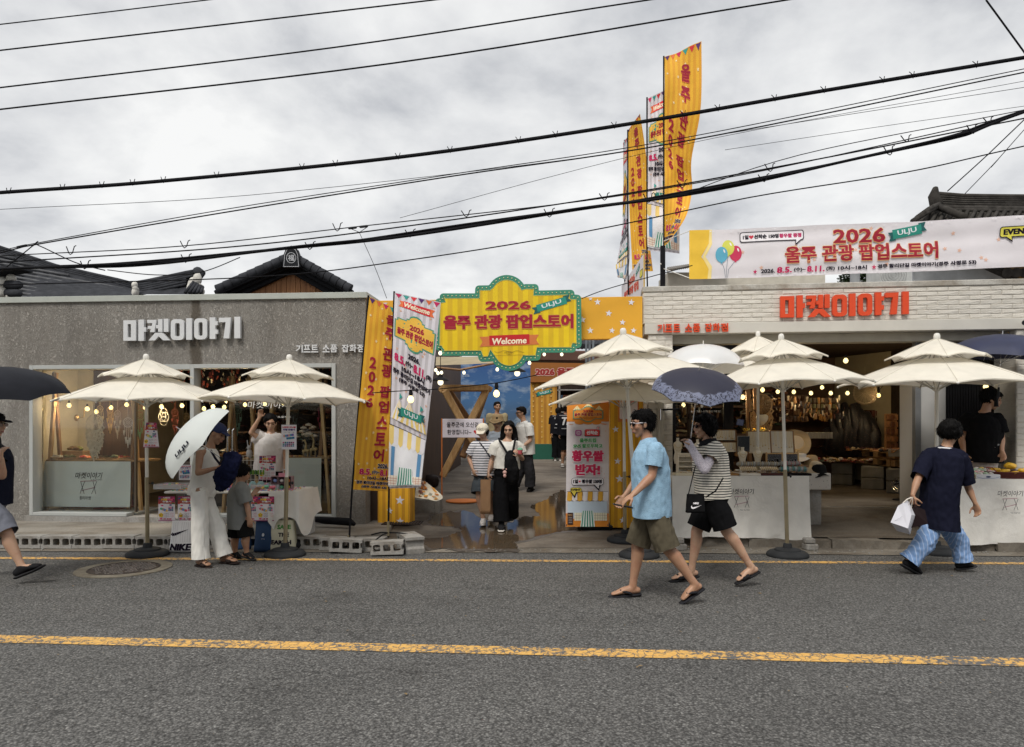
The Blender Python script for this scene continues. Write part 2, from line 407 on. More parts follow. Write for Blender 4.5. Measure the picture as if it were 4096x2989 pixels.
def copy_tree(o,parent=None):
 c=o.copy();COL.objects.link(c)
 if parent is not None:c.parent=parent;c.matrix_parent_inverse=o.matrix_parent_inverse.copy()
 for ch in list(o.children):copy_tree(ch,c)
 return c
class Frame:
 def __init__(s,a,m):
  s.a,s.m=a,m;s.u=Vector((1,m,0)).normalized();s.n=Vector((-s.u.y,s.u.x,0));s.o=Vector((0,a,0))
 def Y(s,px):k=(px-2048)/FPX;return s.a/(1-s.m*k)
 def pt(s,px,py):return W(px,py,s.Y(px))
 def s_(s,px):return(s.pt(px,HOR)-s.o).dot(s.u)
 def z(s,px,py):return s.pt(px,py).z
 def off(s,d):return Frame(s.a+d*math.sqrt(1+s.m*s.m),s.m)
 def P(s,a,d,z):v=s.o+s.u*a+s.n*d;return Vector((v.x,v.y,z))
 def rot(s):return Matrix((s.u,s.n,Vector((0,0,1)))).transposed()
 def T(s,a,d,z):return Matrix.Translation(s.P(a,d,z))@s.rot().to_4x4()
 def box(s,mb,s0,s1,d0,d1,z0,z1,b=0):
  c=s.P((s0+s1)/2,(d0+d1)/2,(z0+z1)/2);sz=(abs(s1-s0),abs(d1-d0),abs(z1-z0))
  return mb.bev(c,sz,b,s.rot())if b else mb.box(c,sz,s.rot())
 def pbox(s,mb,p0,p1,py0,py1,d0,d1,b=0):
  pm=(p0+p1)/2;return s.box(mb,s.s_(p0),s.s_(p1),d0,d1,s.z(pm,py1),s.z(pm,py0),b)
FL=Frame(9.831,-.0785)
FR=Frame(10.10,-.11)
_tc={}
def textmesh(s,off=.0,ext=0):
 key=(s,off,ext)
 if key in _tc:return _tc[key]
 c=bpy.data.curves.new('t','FONT');c.body=s;c.size=1;c.offset=off;c.extrude=ext;c.resolution_u=2;c.fill_mode='FRONT' if not ext else 'BOTH'
 o=bpy.data.objects.new('t',c);me=bpy.data.meshes.new_from_object(o)
 vs=[v.co.copy()for v in me.vertices];fs=[tuple(p.vertices)for p in me.polygons]
 bpy.data.objects.remove(o);bpy.data.curves.remove(c);bpy.data.meshes.remove(me)
 if not vs:vs=[Vector((0,0,0))]
 bb=(min(v.x for v in vs),min(v.y for v in vs),max(v.x for v in vs),max(v.y for v in vs))
 _tc[key]=(vs,fs,bb);return _tc[key]
def star(cx,cy,r,rot=0,k=.42):
 return[(cx+math.sin(rot+i*math.pi/5)*(r if i%2==0 else r*k),cy+math.cos(rot+i*math.pi/5)*(r if i%2==0 else r*k))for i in range(10)]
def ell(cx,cy,rx,ry=None,n=20):ry=ry or rx;return[(cx+math.cos(2*math.pi*i/n)*rx,cy+math.sin(2*math.pi*i/n)*ry)for i in range(n)]
def rrect(x0,y0,x1,y1,r,n=4):
 o=[]
 for(cx,cy,a)in((x1-r,y1-r,0),(x0+r,y1-r,90),(x0+r,y0+r,180),(x1-r,y0+r,270)):
  for i in range(n+1):t=R(a+90*i/n);o.append((cx+math.cos(t)*r,cy+math.sin(t)*r))
 return o
def heart(cx,cy,r):return[(cx+r*.062*16*math.sin(t)**3,cy+r*.062*(13*math.cos(t)-5*math.cos(2*t)-2*math.cos(3*t)-math.cos(4*t)))for t in[2*math.pi*i/20 for i in range(20)]]
def rotp(ps,cx,cy,a):c,s=math.cos(a),math.sin(a);return[(cx+(x-cx)*c-(y-cy)*s,cy+(x-cx)*s+(y-cy)*c)for x,y in ps]
def ribbon(cx,cy,w,h,a=0,notch=.3):
 x0,x1,y0,y1=cx-w/2,cx+w/2,cy-h/2,cy+h/2
 return rotp([(x0,y0),(x1,y0),(x1-h*notch,cy),(x1,y1),(x0,y1),(x0+h*notch,cy)],cx,cy,a)
class Canvas:
 """flat print on a sheet: (u 0..w, v 0..h) mapped to space by fn(u, v) -> (point, normal)"""
 def __init__(s,w,h,fn,maxe=None):s.w,s.h,s.fn,s.maxe=w,h,fn,maxe and maxe*.6;s.items=[];s.lv=0
 def tri(s,a,b,c,lv,mat):
  if s.maxe:
   L=[(Vector(a)-Vector(b)).length,(Vector(b)-Vector(c)).length,(Vector(c)-Vector(a)).length];m=max(L)
   if m>s.maxe:
    i=L.index(m);p=[a,b,c];p=p[i:]+p[:i];q=((p[0][0]+p[1][0])/2,(p[0][1]+p[1][1])/2)
    s.tri(p[0],q,p[2],lv,mat);s.tri(q,p[1],p[2],lv,mat);return
  s.items.append((a,b,c,lv,mat))
 def clipok(s,a):return-.001<=a[0]<=s.w+.001 and-.001<=a[1]<=s.h+.001
 def poly(s,pts,mat,up=.5):
  s.lv+=up;ts=tessellate_polygon([[Vector((x,y,0))for x,y in pts]])
  for t in ts:
   q=[pts[i]for i in t]
   if all(s.clipok(a)for a in q):s.tri(*q,s.lv,mat)
 def outline(s,pts,mat,t):
  s.lv+=.5;n=len(pts)
  for i in range(n):
   a,b=Vector(pts[i]),Vector(pts[(i+1)%n]);d=b-a
   if d.length<1e-6:continue
   d.normalize();p=Vector((-d.y,d.x))*t/2;e=d*t*.5
   q=[tuple(a-e+p),tuple(a-e-p),tuple(b+e-p),tuple(b+e+p)]
   if all(s.clipok(x)for x in q):s.tri(q[0],q[1],q[2],s.lv+.03*i/n,mat);s.tri(q[0],q[2],q[3],s.lv+.03*i/n,mat)
 def line(s,pts,mat,t):
  s.lv+=.25
  for i in range(len(pts)-1):
   a,b=Vector(pts[i]),Vector(pts[i+1]);d=b-a
   if d.length<1e-6:continue
   d.normalize();p=Vector((-d.y,d.x))*t/2
   s.tri(tuple(a+p),tuple(a-p),tuple(b-p),s.lv+.01*i,mat);s.tri(tuple(a+p),tuple(b-p),tuple(b+p),s.lv+.01*i,mat)
 def text(s,t,cx,cy,h,mat,w=None,bold=.0,shear=0,rot=0,off=.012,ol=None,olw=.1,ex=None):
  vs,fs,bb=textmesh(t,off);tw,th=bb[2]-bb[0],bb[3]-bb[1]
  if tw<=0 or th<=0:return
  sy=h/th;sx=(w/tw)if w else sy;c_,s_=math.cos(rot),math.sin(rot);mx,my=(bb[0]+bb[2])/2,(bb[1]+bb[3])/2
  keep=s.lv
  def layer(dx,dy,lv,m):
   pp=[]
   for v in vs:
    x=(v.x-mx)*sx+shear*(v.y-my)*sy+dx;y=(v.y-my)*sy+dy;pp.append((cx+x*c_-y*s_,cy+x*s_+y*c_))
   for f in fs:
    for k in range(1,len(f)-1):
     q=(pp[f[0]],pp[f[k]],pp[f[k+1]])
     if all(s.clipok(a)for a in q):s.tri(*q,lv,m)
  if ex:
   s.lv+=1;d=h*olw*.9
   for i,(dx,dy)in enumerate(((.3,-1.6),(.9,-1.6),(-.3,-1.6))):layer(dx*d,dy*d,s.lv+.12*i,ex)
  if ol:
   s.lv+=1;d=h*olw
   for i,(dx,dy)in enumerate(((1,1),(-1,1),(1,-1),(-1,-1),(1.2,0),(-1.2,0),(0,1.2),(0,-1.2))):layer(dx*d,dy*d,s.lv+.1*i,ol)
  s.lv+=1
  if bold:
   d=h*bold
   for i,(dx,dy)in enumerate(((1,.6),(-1,.6),(1,-.6),(-1,-.6))):layer(dx*d,dy*d,s.lv+.15*i,mat)
  else:layer(0,0,s.lv,mat)
  s.lv=keep+.02
 def vtext(s,t,cx,y0,step,h,mat,**kw):
  for i,ch in enumerate(t):
   if ch!=' ':s.text(ch,cx,y0-i*step,h,mat,**kw)
 def build(s,name,parent,step=.0009,base=.0022):
  mats=[];mb=MB();mb.f=[]
  for(a,b,c,lv,m)in s.items:
   if m not in mats:mats.append(m)
   mb.m=mats.index(m);vs=[]
   for p in(a,b,c):
    q,n=s.fn(p[0],p[1]);vs.append(q+n*(base+lv*step))
   mb.add(vs,[(0,1,2)])
  if not mats:return None
  return mb.build(name,mats,parent,fix=False)
def flatfn(o,u,v):
 n=u.cross(v).normalized()
 return lambda a,b:(o+u*a+v*b,n)
def edgefn(w,h,Lp,Rp,ripple=.0,freq=3,seed=0,sgn=1):
 """Lp, Rp: point lists top -> bottom for the two side edges"""
 def samp(pts,t):
  t=max(0,min(1,t))*(len(pts)-1);i=min(int(t),len(pts)-2);f=t-i
  if len(pts)==2:return pts[0].lerp(pts[1],f)
  p0,p1,p2,p3=pts[max(i-1,0)],pts[i],pts[i+1],pts[min(i+2,len(pts)-1)]
  return.5*((2*p1)+(p2-p0)*f+(2*p0-5*p1+4*p2-p3)*f*f+(3*p1-p0-3*p2+p3)*f*f*f)
 def pos(u,v):
  a=samp(Lp,1-v/h);b=samp(Rp,1-v/h);p=a.lerp(b,u/w)
  r=ripple*math.sin(math.pi*min(1,u/w+.1))*(math.sin(freq*v/h*6.28+u/w*4+seed)+.5*math.sin(freq*2.3*v/h*6.28-u/w*7+seed*2))
  return p+Vector((0,r,0))
 def fn(u,v):
  e=w*.01;p=pos(u,v);du=pos(u+e,v)-pos(u-e,v);dv=pos(u,v+e)-pos(u,v-e);n=du.cross(dv)
  if n.length<1e-12:n=Vector((0,-1,0))
  n.normalize()
  if n.y>0:n=-n
  return p,n
 return fn
def sheet(name,w,h,fn,mat,parent,nu=8,nv=24,thick=0):
 mb=MB();vs=[fn(w*i/nu,h*j/nv)[0]for j in range(nv+1)for i in range(nu+1)]
 mb.add(vs,[(j*(nu+1)+i,j*(nu+1)+i+1,(j+1)*(nu+1)+i+1,(j+1)*(nu+1)+i)for j in range(nv)for i in range(nu)])
 o=mb.build(name,mat,parent,smooth='all',fix=False)
 uv=o.data.uv_layers.new(name='UVMap')
 for l in o.data.loops:
  i=l.vertex_index;uv.data[l.index].uv=((i%(nu+1))/nu*w,(i//(nu+1))/nv*h)
 return o
def lamp(p,e=6,col=(1,.72,.38),r=.04):
 d=bpy.data.lights.new('bulb_light','POINT');d.energy=e;d.color=col;d.shadow_soft_size=r
 o=bpy.data.objects.new('bulb_light',d);COL.objects.link(o);o.location=p;return o
_bulb={}
def bulb(p,label,grp,r=.035,light=0,cool=False,cord=.0,col=(1,.72,.38)):
 p=Vector(p);key=(round(r,3),cool)
 if key not in _bulb:
  t=thing('light_bulb',label,'light bulb',(0,0,0),grp)
  MB().lathe((0,0,0),[(.001,-r*1.15),(r*.55,-r),(r*.93,-r*.45),(r,0),(r*.85,r*.5),(r*.5,r*.95),(r*.42,r*1.15)],14).build('glass_bulb',bulb_cool if cool else bulb_mat,t,smooth='all')
  MB().lathe((0,0,r*1.1),[(r*.45,0),(r*.5,.004),(r*.5,r*.9),(r*.35,r*1.3)],10).build('socket',black_metal if not cool else black_metal,t,smooth=True)
  _bulb[key]=t;o=t
 else:o=copy_tree(_bulb[key]);o['label']=label;o['group']=grp
 o.location=p
 if light:
  l=lamp(p+Vector((0,0,-.0)),light,col,r*1.3);l.name='bulb_light'
 return o
def ground_sheet(name,pts,mat,kind='structure',z=None):
 mb=MB();mb.add([Vector(p)if z is None else Vector((p[0],p[1],z))for p in pts],[tuple(range(len(pts)))])
 return tag(mb.build(name,mat,fix=False),kind=kind)
ground_sheet('ground',[(-500,-300),(500,-300),(500,700),(-500,700)],conc,z=-.06)
ground_sheet('road',[(-90,-40),(90,-40),(90,8.9),(-90,8.9)],asphalt,z=0)
def lineYs(py0,py1):return(EYE*FPX/(py0-HOR),EYE*FPX/(py1-HOR))
def strip(name,pyL,pyR,w,mat,z):
 yl,yr=lineYs(pyL,pyR);xl,xr=-2048/FPX*yl,2048/FPX*yr;m=(yr-yl)/(xr-xl);f=lambda x:yl+(x-xl)*m
 mb=MB();X=30;mb.add([(-X,f(-X)-w/2,z),(X,f(X)-w/2,z),(X,f(X)+w/2,z),(-X,f(-X)+w/2,z)],[(0,1,2,3)])
 return tag(mb.build(name,mat,fix=False),kind='structure')
strip('centre_line_marking',2557,2651,.17,road_paint,.004)
strip('edge_line_marking',2233,2255,.12,road_paint,.004)
gutter=m_concrete('gutter_concrete',(.23,.205,.17),.35,1.5)
ground_sheet('gutter',[(-30,9.2),(-30,8.95),(-5.9,8.55),(2.2,8.42),(6,8.22),(30,7.9),(30,9.2)],gutter,z=.008)
mb=MB();fl=[(-12,9.05),(-2.05,8.98),(-1.65,9.2),(-1.75,10.4),(-12,10.9)]
mb.add([(x,y,.0)for x,y in fl]+[(x,y,.13)for x,y in fl],[(5,6,7,8,9)]+[(i,(i+1)%5,5+(i+1)%5,5+i)for i in range(5)])
tag(mb.build('pavement',conc),kind='structure')
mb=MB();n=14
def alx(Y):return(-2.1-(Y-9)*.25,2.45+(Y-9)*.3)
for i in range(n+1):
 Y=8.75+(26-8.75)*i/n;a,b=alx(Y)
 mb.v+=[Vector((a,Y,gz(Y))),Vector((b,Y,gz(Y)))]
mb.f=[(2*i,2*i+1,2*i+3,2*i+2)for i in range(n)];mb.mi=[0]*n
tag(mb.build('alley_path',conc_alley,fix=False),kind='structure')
def AL(px,py):
 Y=1.93/((py-HOR)/FPX+.045);return W(px,py,Y)
kw_=NT('puddle_water');kw_.col(hexc(84,72,58));kw_.b.inputs['Roughness'].default_value=.07;kw_.b.inputs['Specular IOR Level'].default_value=.75
kw_.bump(kw_.noise(kw_.coord(),5,2),.025,.02);water=reg('puddle_water',kw_)
cr=[(560,300),(590,262),(620,235),(690,222),(760,205),(830,212),(900,205),(950,222),(980,240),(1030,275),(1080,290),(1120,322),(1160,350),(1200,345),(1230,330),(1262,300),(1300,290),(1350,268),(1400,250),(1470,252),(1530,240),(1510,215),(1480,190),(1455,182),(1440,160),(1500,140),(1560,110),(1600,95),(1650,60),(1700,35),(1750,20),(1762,120),(1760,320),(1870,350),(1880,375),(1780,372),(1700,385),(1620,402),(1560,410),(1500,425),(1440,450),(1360,462),(1300,480),(1330,500),(1340,520),(1300,545),(1200,548),(1100,552),(1000,538),(900,543),(800,530),(700,526),(600,532),(530,490),(520,440),(600,438),(690,432),(750,420),(800,400),(850,370),(820,350),(780,335),(700,338),(640,330),(600,322)]
pts=[]
for i in range(len(cr)):
 a,b=Vector(cr[i]),Vector(cr[(i+1)%len(cr)])
 for k in range(3):q=a.lerp(b,k/3);j=Vector((noise.noise(Vector((q.x*.03,q.y*.06,1))),noise.noise(Vector((q.x*.03,q.y*.06,7)))));pts.append(AL(1450+(q.x+j.x*26)*.4638,1950+(q.y+j.y*12)*.4638))
wetk=m_concrete('wet_concrete',(.11,.09,.072),.35);_mats['wet_concrete'].node_tree.nodes['Principled BSDF'].inputs['Roughness'].default_value=.38
c0=sum(pts,Vector())/len(pts);wp_=[c0+(p-c0)*(1.07+.10*noise.noise(p*3))+Vector((0,0,0))for p in pts];wp_=[Vector((p.x,p.y,max(gz(p.y),.012)+.0025))for p in wp_]
mb=MB();tr=tessellate_polygon([[Vector((p.x,p.y,0))for p in wp_]]);mb.add(wp_,[tuple(t)for t in tr]);tag(mb.build('wet_patch',wetk),kind='structure')
mb=MB();tr=tessellate_polygon([[Vector((p.x,p.y,0))for p in pts]])
mb.add([p+Vector((0,0,.004))for p in pts],[tuple(t)for t in tr]);tag(mb.build('puddle',water),kind='structure')
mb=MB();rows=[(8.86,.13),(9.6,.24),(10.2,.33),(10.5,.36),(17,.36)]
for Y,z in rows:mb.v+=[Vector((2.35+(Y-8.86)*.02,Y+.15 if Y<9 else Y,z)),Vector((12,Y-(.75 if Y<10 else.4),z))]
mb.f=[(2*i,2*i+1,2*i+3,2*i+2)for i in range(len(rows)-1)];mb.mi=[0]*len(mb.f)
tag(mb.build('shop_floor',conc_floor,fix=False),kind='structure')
def FLR(px,py):
 Y=(EYE-.13+.15*8.86)/((py-HOR)/FPX+.15)
 return W(px,py,Y)if Y<10.3 else W(px,py,(EYE-.36)*FPX/(py-HOR))
x=2.3
i=0
while x<9:
 L=rnd.uniform(.5,1.1);y=9.0-(x-2.3)*.115;h=.13+rnd.uniform(-.03,.012);mb=MB()
 d=rnd.uniform(-.03,.03);n=7;top=[rnd.uniform(-.012,.006)for _ in range(n+1)]
 for k in range(n+1):
  xx=x+L*k/n-.004;yy=y-(xx-x)*.115
  mb.v+=[Vector((xx,yy-.06+d+rnd.uniform(-.012,.012),.0)),Vector((xx,yy-.055+d+rnd.uniform(-.012,.012),h+top[k])),Vector((xx,yy+.09,h+.006))]
 mb.f=[(3*k,3*k+3,3*k+4,3*k+1)for k in range(n)]+[(3*k+1,3*k+4,3*k+5,3*k+2)for k in range(n)]+[(0,1,2),(3*n,3*n+2,3*n+1)]
 mb.mi=[0]*len(mb.f)
 tag(mb.build('kerb',gutter,fix=True),kind='structure');x+=L+.008;i+=1
mb=MB();
for i in range(420):
 x=rnd.uniform(-6,6.4);y=rnd.gauss(8.62-.03*x,.1);s=rnd.uniform(.004,.014)
 mb.box((x,y,.01+s*.3),(s*1.6,s,s*.7),Matrix.Rotation(rnd.uniform(0,3),3,'Z'))
tag(mb.build('gravel',conc_block,fix=False),kind='stuff')
mb=MB()
for i in range(160):
 x=rnd.uniform(-6,6.4);y=rnd.choice([rnd.gauss(8.75,.1),rnd.uniform(4,8)]);s=rnd.uniform(.008,.02)
 T=Matrix.Translation((x,y,.012))@Matrix.Rotation(rnd.uniform(0,6),4,'Z')@Matrix.Rotation(rnd.uniform(-.4,.4),4,'X')
 mb.add([(-s,0,0),(0,-s*.5,.003),(s,0,0),(0,s*.5,.002)],[(0,1,2,3)],T)
tag(mb.build('litter',M('dry_leaf',(.22,.15,.07),.8),fix=False),kind='stuff')
c=G(497,2276);t=thing('manhole_cover','round dark iron manhole cover with a pale concrete collar in the road','manhole cover',(c.x,c.y,0))
MB().lathe((c.x,c.y,0),[(.47,.001),(.47,.009),(.355,.010),(.355,.003)],40).build('concrete_collar',m_concrete('collar_concrete',(.25,.225,.175),.25,3),t)
iron=M('cast_iron',(.055,.042,.038),.6,.3,20,.4,90,metal=.4)
MB().lathe((c.x,c.y,0),[(.35,.002),(.35,.012),(.335,.014),(.335,.010),(.001,.010)],40).build('iron_disc',iron,t)
mb=MB()
for i in range(-7,8):
 for j in range(-7,8):
  x,y=i*.043,j*.043+(.0215 if i%2 else 0)
  if x*x+y*y<.31**2 and rnd.random()<.9:mb.box((c.x+x,c.y+y,.0125),(.026,.010,.007),Matrix.Rotation(rnd.choice([.6,-.6]),3,'Z'))
mb.build('raised_stud',M('worn_iron',(.34,.31,.29),.5,.3,20,metal=.5),t)['kind']='stuff'
c=AL(1610,2110);t=thing('drain_grating','rusty iron drain grating beside the foot of the yellow column','drain grating',(c.x,c.y,.135))
mb=MB()
for i in range(14):mb.box((c.x-.26+i*.04,c.y,.138),(.012,.34,.016))
for j in range(5):mb.box((c.x,c.y-.16+j*.08,.136),(.56,.012,.012))
mb.build('grate',iron,t)
lb=thing('shop_building','flat roofed shop with rough grey stucco front and wide white framed windows','building',FL.P(FL.s_(700),0,0))
S=FL.s_;zt=3.36;zw=FL.z(700,1459);zs=.21
mb=MB()
FL.box(mb,S(-900),S(123),0,.25,.0,zt);mb.build('pier_wall',stucco,lb)
mb=MB();FL.box(mb,S(123),S(1345),0,.25,zw,zt);mb.build('header_wall',stucco,lb)
mb=MB();FL.box(mb,S(1345),S(1462),0,.25,.0,zt);mb.build('corner_wall',stucco,lb)
mb=MB();FL.box(mb,S(1462)-.25,S(1462),.25,9,.0,zt-.02);mb.build('side_wall',wood_dark,lb)
mb=MB();FL.box(mb,S(-900),S(1462)+.03,-.035,.30,zt,zt+.085,.004);FL.box(mb,S(1462)-.26,S(1462)+.03,.302,9,zt,zt+.085,.004)
mb.build('roof_flashing',grey_trim,lb)
mb=MB();FL.box(mb,S(-900),S(1462)-.27,.31,9,zt-.2,zt-.05);mb.build('roof',dark_wall,lb)
mb=MB();FL.box(mb,S(110),S(1345),-.06,.3,.128,zs-.004);mb.build('plinth',conc_block,lb)
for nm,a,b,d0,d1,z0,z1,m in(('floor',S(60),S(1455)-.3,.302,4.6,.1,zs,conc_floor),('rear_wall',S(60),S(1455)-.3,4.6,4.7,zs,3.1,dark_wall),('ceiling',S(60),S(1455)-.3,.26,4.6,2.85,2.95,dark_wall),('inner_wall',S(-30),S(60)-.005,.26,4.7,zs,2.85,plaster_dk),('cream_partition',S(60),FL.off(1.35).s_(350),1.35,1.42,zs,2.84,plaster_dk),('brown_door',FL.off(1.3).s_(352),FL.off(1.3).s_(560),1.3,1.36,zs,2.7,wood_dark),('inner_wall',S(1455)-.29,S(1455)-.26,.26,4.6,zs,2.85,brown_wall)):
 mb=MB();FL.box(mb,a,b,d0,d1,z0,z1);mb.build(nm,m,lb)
def win_frame(F,mb,p0,p1,z0,z1,t,d0,d1,sides='lrtb'):
 a,b=F.s_(p0),F.s_(p1)
 if 'l' in sides:F.box(mb,a,a+t,d0,d1,z0,z1,.004)
 if 'r' in sides:F.box(mb,b-t,b,d0,d1,z0,z1,.004)
 if 't' in sides:F.box(mb,a+t,b-t,d0,d1,z1-t,z1,.004)
 if 'b' in sides:F.box(mb,a+t,b-t,d0,d1,z0,z0+t*.8,.004)
def window(parent,F,p0,p1,z0,z1,t=.07,d0=-.03,d1=.14,fm=frame_white,sides='lrtb',name='window',gd=.09,gl=True):
 mb=MB();win_frame(F,mb,p0,p1,z0,z1,t,d0,d1,sides);w=mb.build(name,fm,parent)
 if gl:
  mb=MB();a,b=F.s_(p0),F.s_(p1);F.box(mb,a+t,b-t,gd,gd+.008,z0+.05,z1-t)
  g=mb.build('pane',glass,w);g.location=(0,0,0);g.parent=w
  g.matrix_parent_inverse=Matrix.Identity(4)
  me=g.data
  for v in me.vertices:v.co+=Vector(w.location)-Vector(parent.location)
  g.data.update()
 return w
def under(part,mb,name,mat,root,**k):
 g=mb.build(name,mat,root,**k);g.parent=part;return g
zb=zs
mb=MB();win_frame(FL,mb,123,527,zb,zw,.058,-.035,.16,'ltb');w1=mb.build('window',frame_white,lb)
mb=MB();FL.box(mb,S(150),S(524),.10,.108,zb+.05,zw-.07);under(w1,mb,'pane',glass,lb)
mb=MB();FL.box(mb,S(524),S(524)+.02,.08,.13,zb+.05,zw-.075);under(w1,mb,'edge_strip',M('brown_edge',(.08,.06,.04)),lb)
mb=MB();FL.box(mb,S(150),S(520),.165,.9,zs+.001,zs+.03);under(w1,mb,'sill',frame_white,lb)
mb=MB();FL.box(mb,S(527),S(765),-.035,.16,zw-.075,zw,.004);mb.build('door_head',frame_white,lb)
mb=MB();win_frame(FL,mb,765,1345,zb,zw,.058,-.035,.16,'lrtb');w2=mb.build('window',frame_white,lb)
mb=MB();FL.box(mb,S(790),S(1318),.10,.108,zb+.05,zw-.07);under(w2,mb,'pane',glass,lb)
hp=FL.P(S(912),.02,0);mb=MB()
za,zc=FL.z(910,1812),FL.z(910,1716);a_=FL.P(S(905),.06,0);
for dx in(0,.07):mb.tube([a_+Vector((dx,.04,za)),a_+Vector((dx,-.03,za+.03)),a_+Vector((dx,-.03,zc-.03)),a_+Vector((dx,.04,zc))],.011,8)
under(w2,mb,'door_handle',chrome,lb)
gl_o=FL.P(S(965),.085,FL.z(1050,1680));cv=Canvas(1.0,.5,flatfn(gl_o,FL.u,Vector((0,0,1))))
wp=P((225,222,215));cv.text('마켓이야기',.37,.22,.10,wp,w=.62,shear=.15,off=.0);cv.text('by 모니프로젝트',.52,.04,.035,wp,w=.38,off=0)
cv.build('glass_lettering',w2);w2.children[-1].parent=w2
for o in w2.children:
 if o.name.startswith('glass_lettering'):
  for v in o.data.vertices:v.co-=Vector(lb.location)
cv=Canvas(.12,.14,flatfn(FL.P(S(786),.08,FL.z(800,1715)),FL.u,Vector((0,0,1))))
cv.poly(rrect(.0,.0,.115,.135,.008),P((36,92,150)));cv.text('Alipay',.057,.115,.018,wp);cv.text('pay',.057,.07,.022,wp)
so=cv.build('sticker',w2)
for v in so.data.vertices:v.co-=Vector(lb.location)
GLY={'ma':[([(1115,840),(1227,840),(1227,1020),(1115,1020)],[[(1153,873),(1182,873),(1182,990),(1153,990)]]),([(1248,835),(1297,835),(1297,903),(1315,903),(1315,942),(1297,942),(1297,1022),(1248,1022)],[])],'ket':[([(1326,838),(1408,838),(1390,946),(1350,946),(1360,918),(1328,918),(1332,892),(1366,892),(1370,866),(1326,866)],[]),([(1422,832),(1460,832),(1460,945),(1422,945),(1422,914),(1404,914),(1404,884),(1422,884)],[]),([(1472,830),(1512,830),(1512,945),(1472,945)],[]),([(1396,952),(1460,952),(1522,1020),(1466,1020),(1428,984),(1392,1020),(1338,1020)],[])],'i':[('O',1533,835,1650,1018),([(1668,828),(1718,828),(1718,1017),(1668,1017)],[])],'ya':[('O',1738,830,1850,1015),([(1873,823),(1922,823),(1922,856),(1942,856),(1942,892),(1922,892),(1922,930),(1942,930),(1942,968),(1922,968),(1922,1012),(1873,1012)],[])],'gi':[([(1953,828),(2057,826),(2042,1008),(1993,1008),(2012,866),(1953,866)],[]),([(2087,820),(2137,820),(2137,1008),(2087,1008)],[])]}
def big_sign(F,p0,p1,py0,py1,mat,label,side_mat,d=-.03,th=.045):
 t=thing('shop_sign',label,'sign',F.P((F.s_(p0)+F.s_(p1))/2,d,F.z((p0+p1)/2,py1)))
 s0,s1=F.s_(p0),F.s_(p1);z0,z1=F.z((p0+p1)/2,py1),F.z((p0+p1)/2,py0)
 kx=(s1-s0)/(2137-1115);kz=(z1-z0)/(1021-822);Y=lambda y:z0+(1021-y)*kz;X=lambda x:s0+(x-1115)*kx
 for g,parts in GLY.items():
  mb=MB()
  for q in parts:
   if q[0]=='O':
    _,a,b,c,e=q;out=rrect(X(a),Y(e),X(c),Y(b),.062,5);hole=rrect(X(a+38),Y(e-32),X(c-38),Y(b+34),.022,4)
    outl,holes=out,[hole]
   else:outl,holes=[(X(x),Y(y))for x,y in q[0]],[[(X(x),Y(y))for x,y in h]for h in q[1]]
   if q[0]=='O' or True:
    mb.prism(outl,F.T(0,0,0)@Matrix.Translation((0,d-th,0)),th,holes)
  mb.build('letter',mat,t)
 return t
def small_sign(F,p0,p1,py0,py1,text,mat,label,d=-.02,th=.03):
 t=thing('shop_sign',label,'sign',F.P((F.s_(p0)+F.s_(p1))/2,d,F.z((p0+p1)/2,py1)))
 s0,s1=F.s_(p0),F.s_(p1);z0,z1=F.z((p0+p1)/2,py1),F.z((p0+p1)/2,py0);n=len(text);st=(s1-s0)/n
 wd=[.5 if c==' ' else 1 for c in text];tot=sum(wd);x=s0
 for c,k in zip(text,wd):
  w=(s1-s0)*k/tot
  if c!=' ':
   vs,fs,bb=textmesh(c,.022,.12);mb=MB();sx=w*.9/(bb[2]-bb[0]);sz=(z1-z0)/(bb[3]-bb[1])
   mb.add([F.P(x+w*.05+(v.x-bb[0])*sx,d-th/2-v.z*th/.24,z0+(v.y-bb[1])*sz)for v in vs],fs);mb.build('letter',mat,t)
  x+=w
 return t
big_sign(FL,506,970,1274,1364,white_sign,'large raised white shop name letters on the grey stucco wall',white_sign)
small_sign(FL,1187,1462,1380,1411,'기프트 소품 잡화점',white_sign,'small raised white subtitle letters low on the grey stucco wall')
big_sign(FR,3116,3626,1176,1270,red_sign,'large raised orange red shop name letters on the white brick fascia',red_sign)
small_sign(FR,2626,2910,1298,1331,'기프트 소품 잡화점',red_sign,'small orange red subtitle letters on the white lintel beam',d=-.055)
rb=thing('shop_building','low shop with cream painted brick fascia and open dark front','building',FR.P(FR.s_(3300),0,0))
S=FR.s_;s0,s1=S(2572),S(4500)
zA,zB,zC,zD,zE=3.50,3.42,2.975,2.825,2.70
mb=MB();FR.box(mb,s0,s1,-.008,.30,zC+.002,zB);mb.build('fascia_wall',pbrick,rb)
mb=MB();FR.box(mb,s0-.01,s1,-.03,.32,zB+.001,zA,.01);mb.build('coping',m_concrete('white_coping',(.56,.54,.49),.2,2),rb)
wbeam=M('lintel_paint',(.60,.575,.52),.6,.06,3,.1)
mb=MB();FR.box(mb,s0+.02,s1,-.045,.30,zD,zC,.006);mb.build('lintel_beam',wbeam,rb)
mb=MB();FR.box(mb,S(2592),S(4060),.12,.34,zE,zD-.003,.004);mb.build('lintel_board',M('soffit_board',(.36,.335,.28),.7,.1),rb)
mb=MB();FR.box(mb,S(2592),S(4500),.30,.305,zE-.1,zD);
mb=MB();FR.box(mb,s0,s1,.33,7,3.2,3.3);mb.build('roof',conc_block,rb)
mb=MB();FR.box(mb,s0,s0+.22,.33,7,.1,3.19);mb.build('side_wall',plaster_dk,rb)
_bk={}
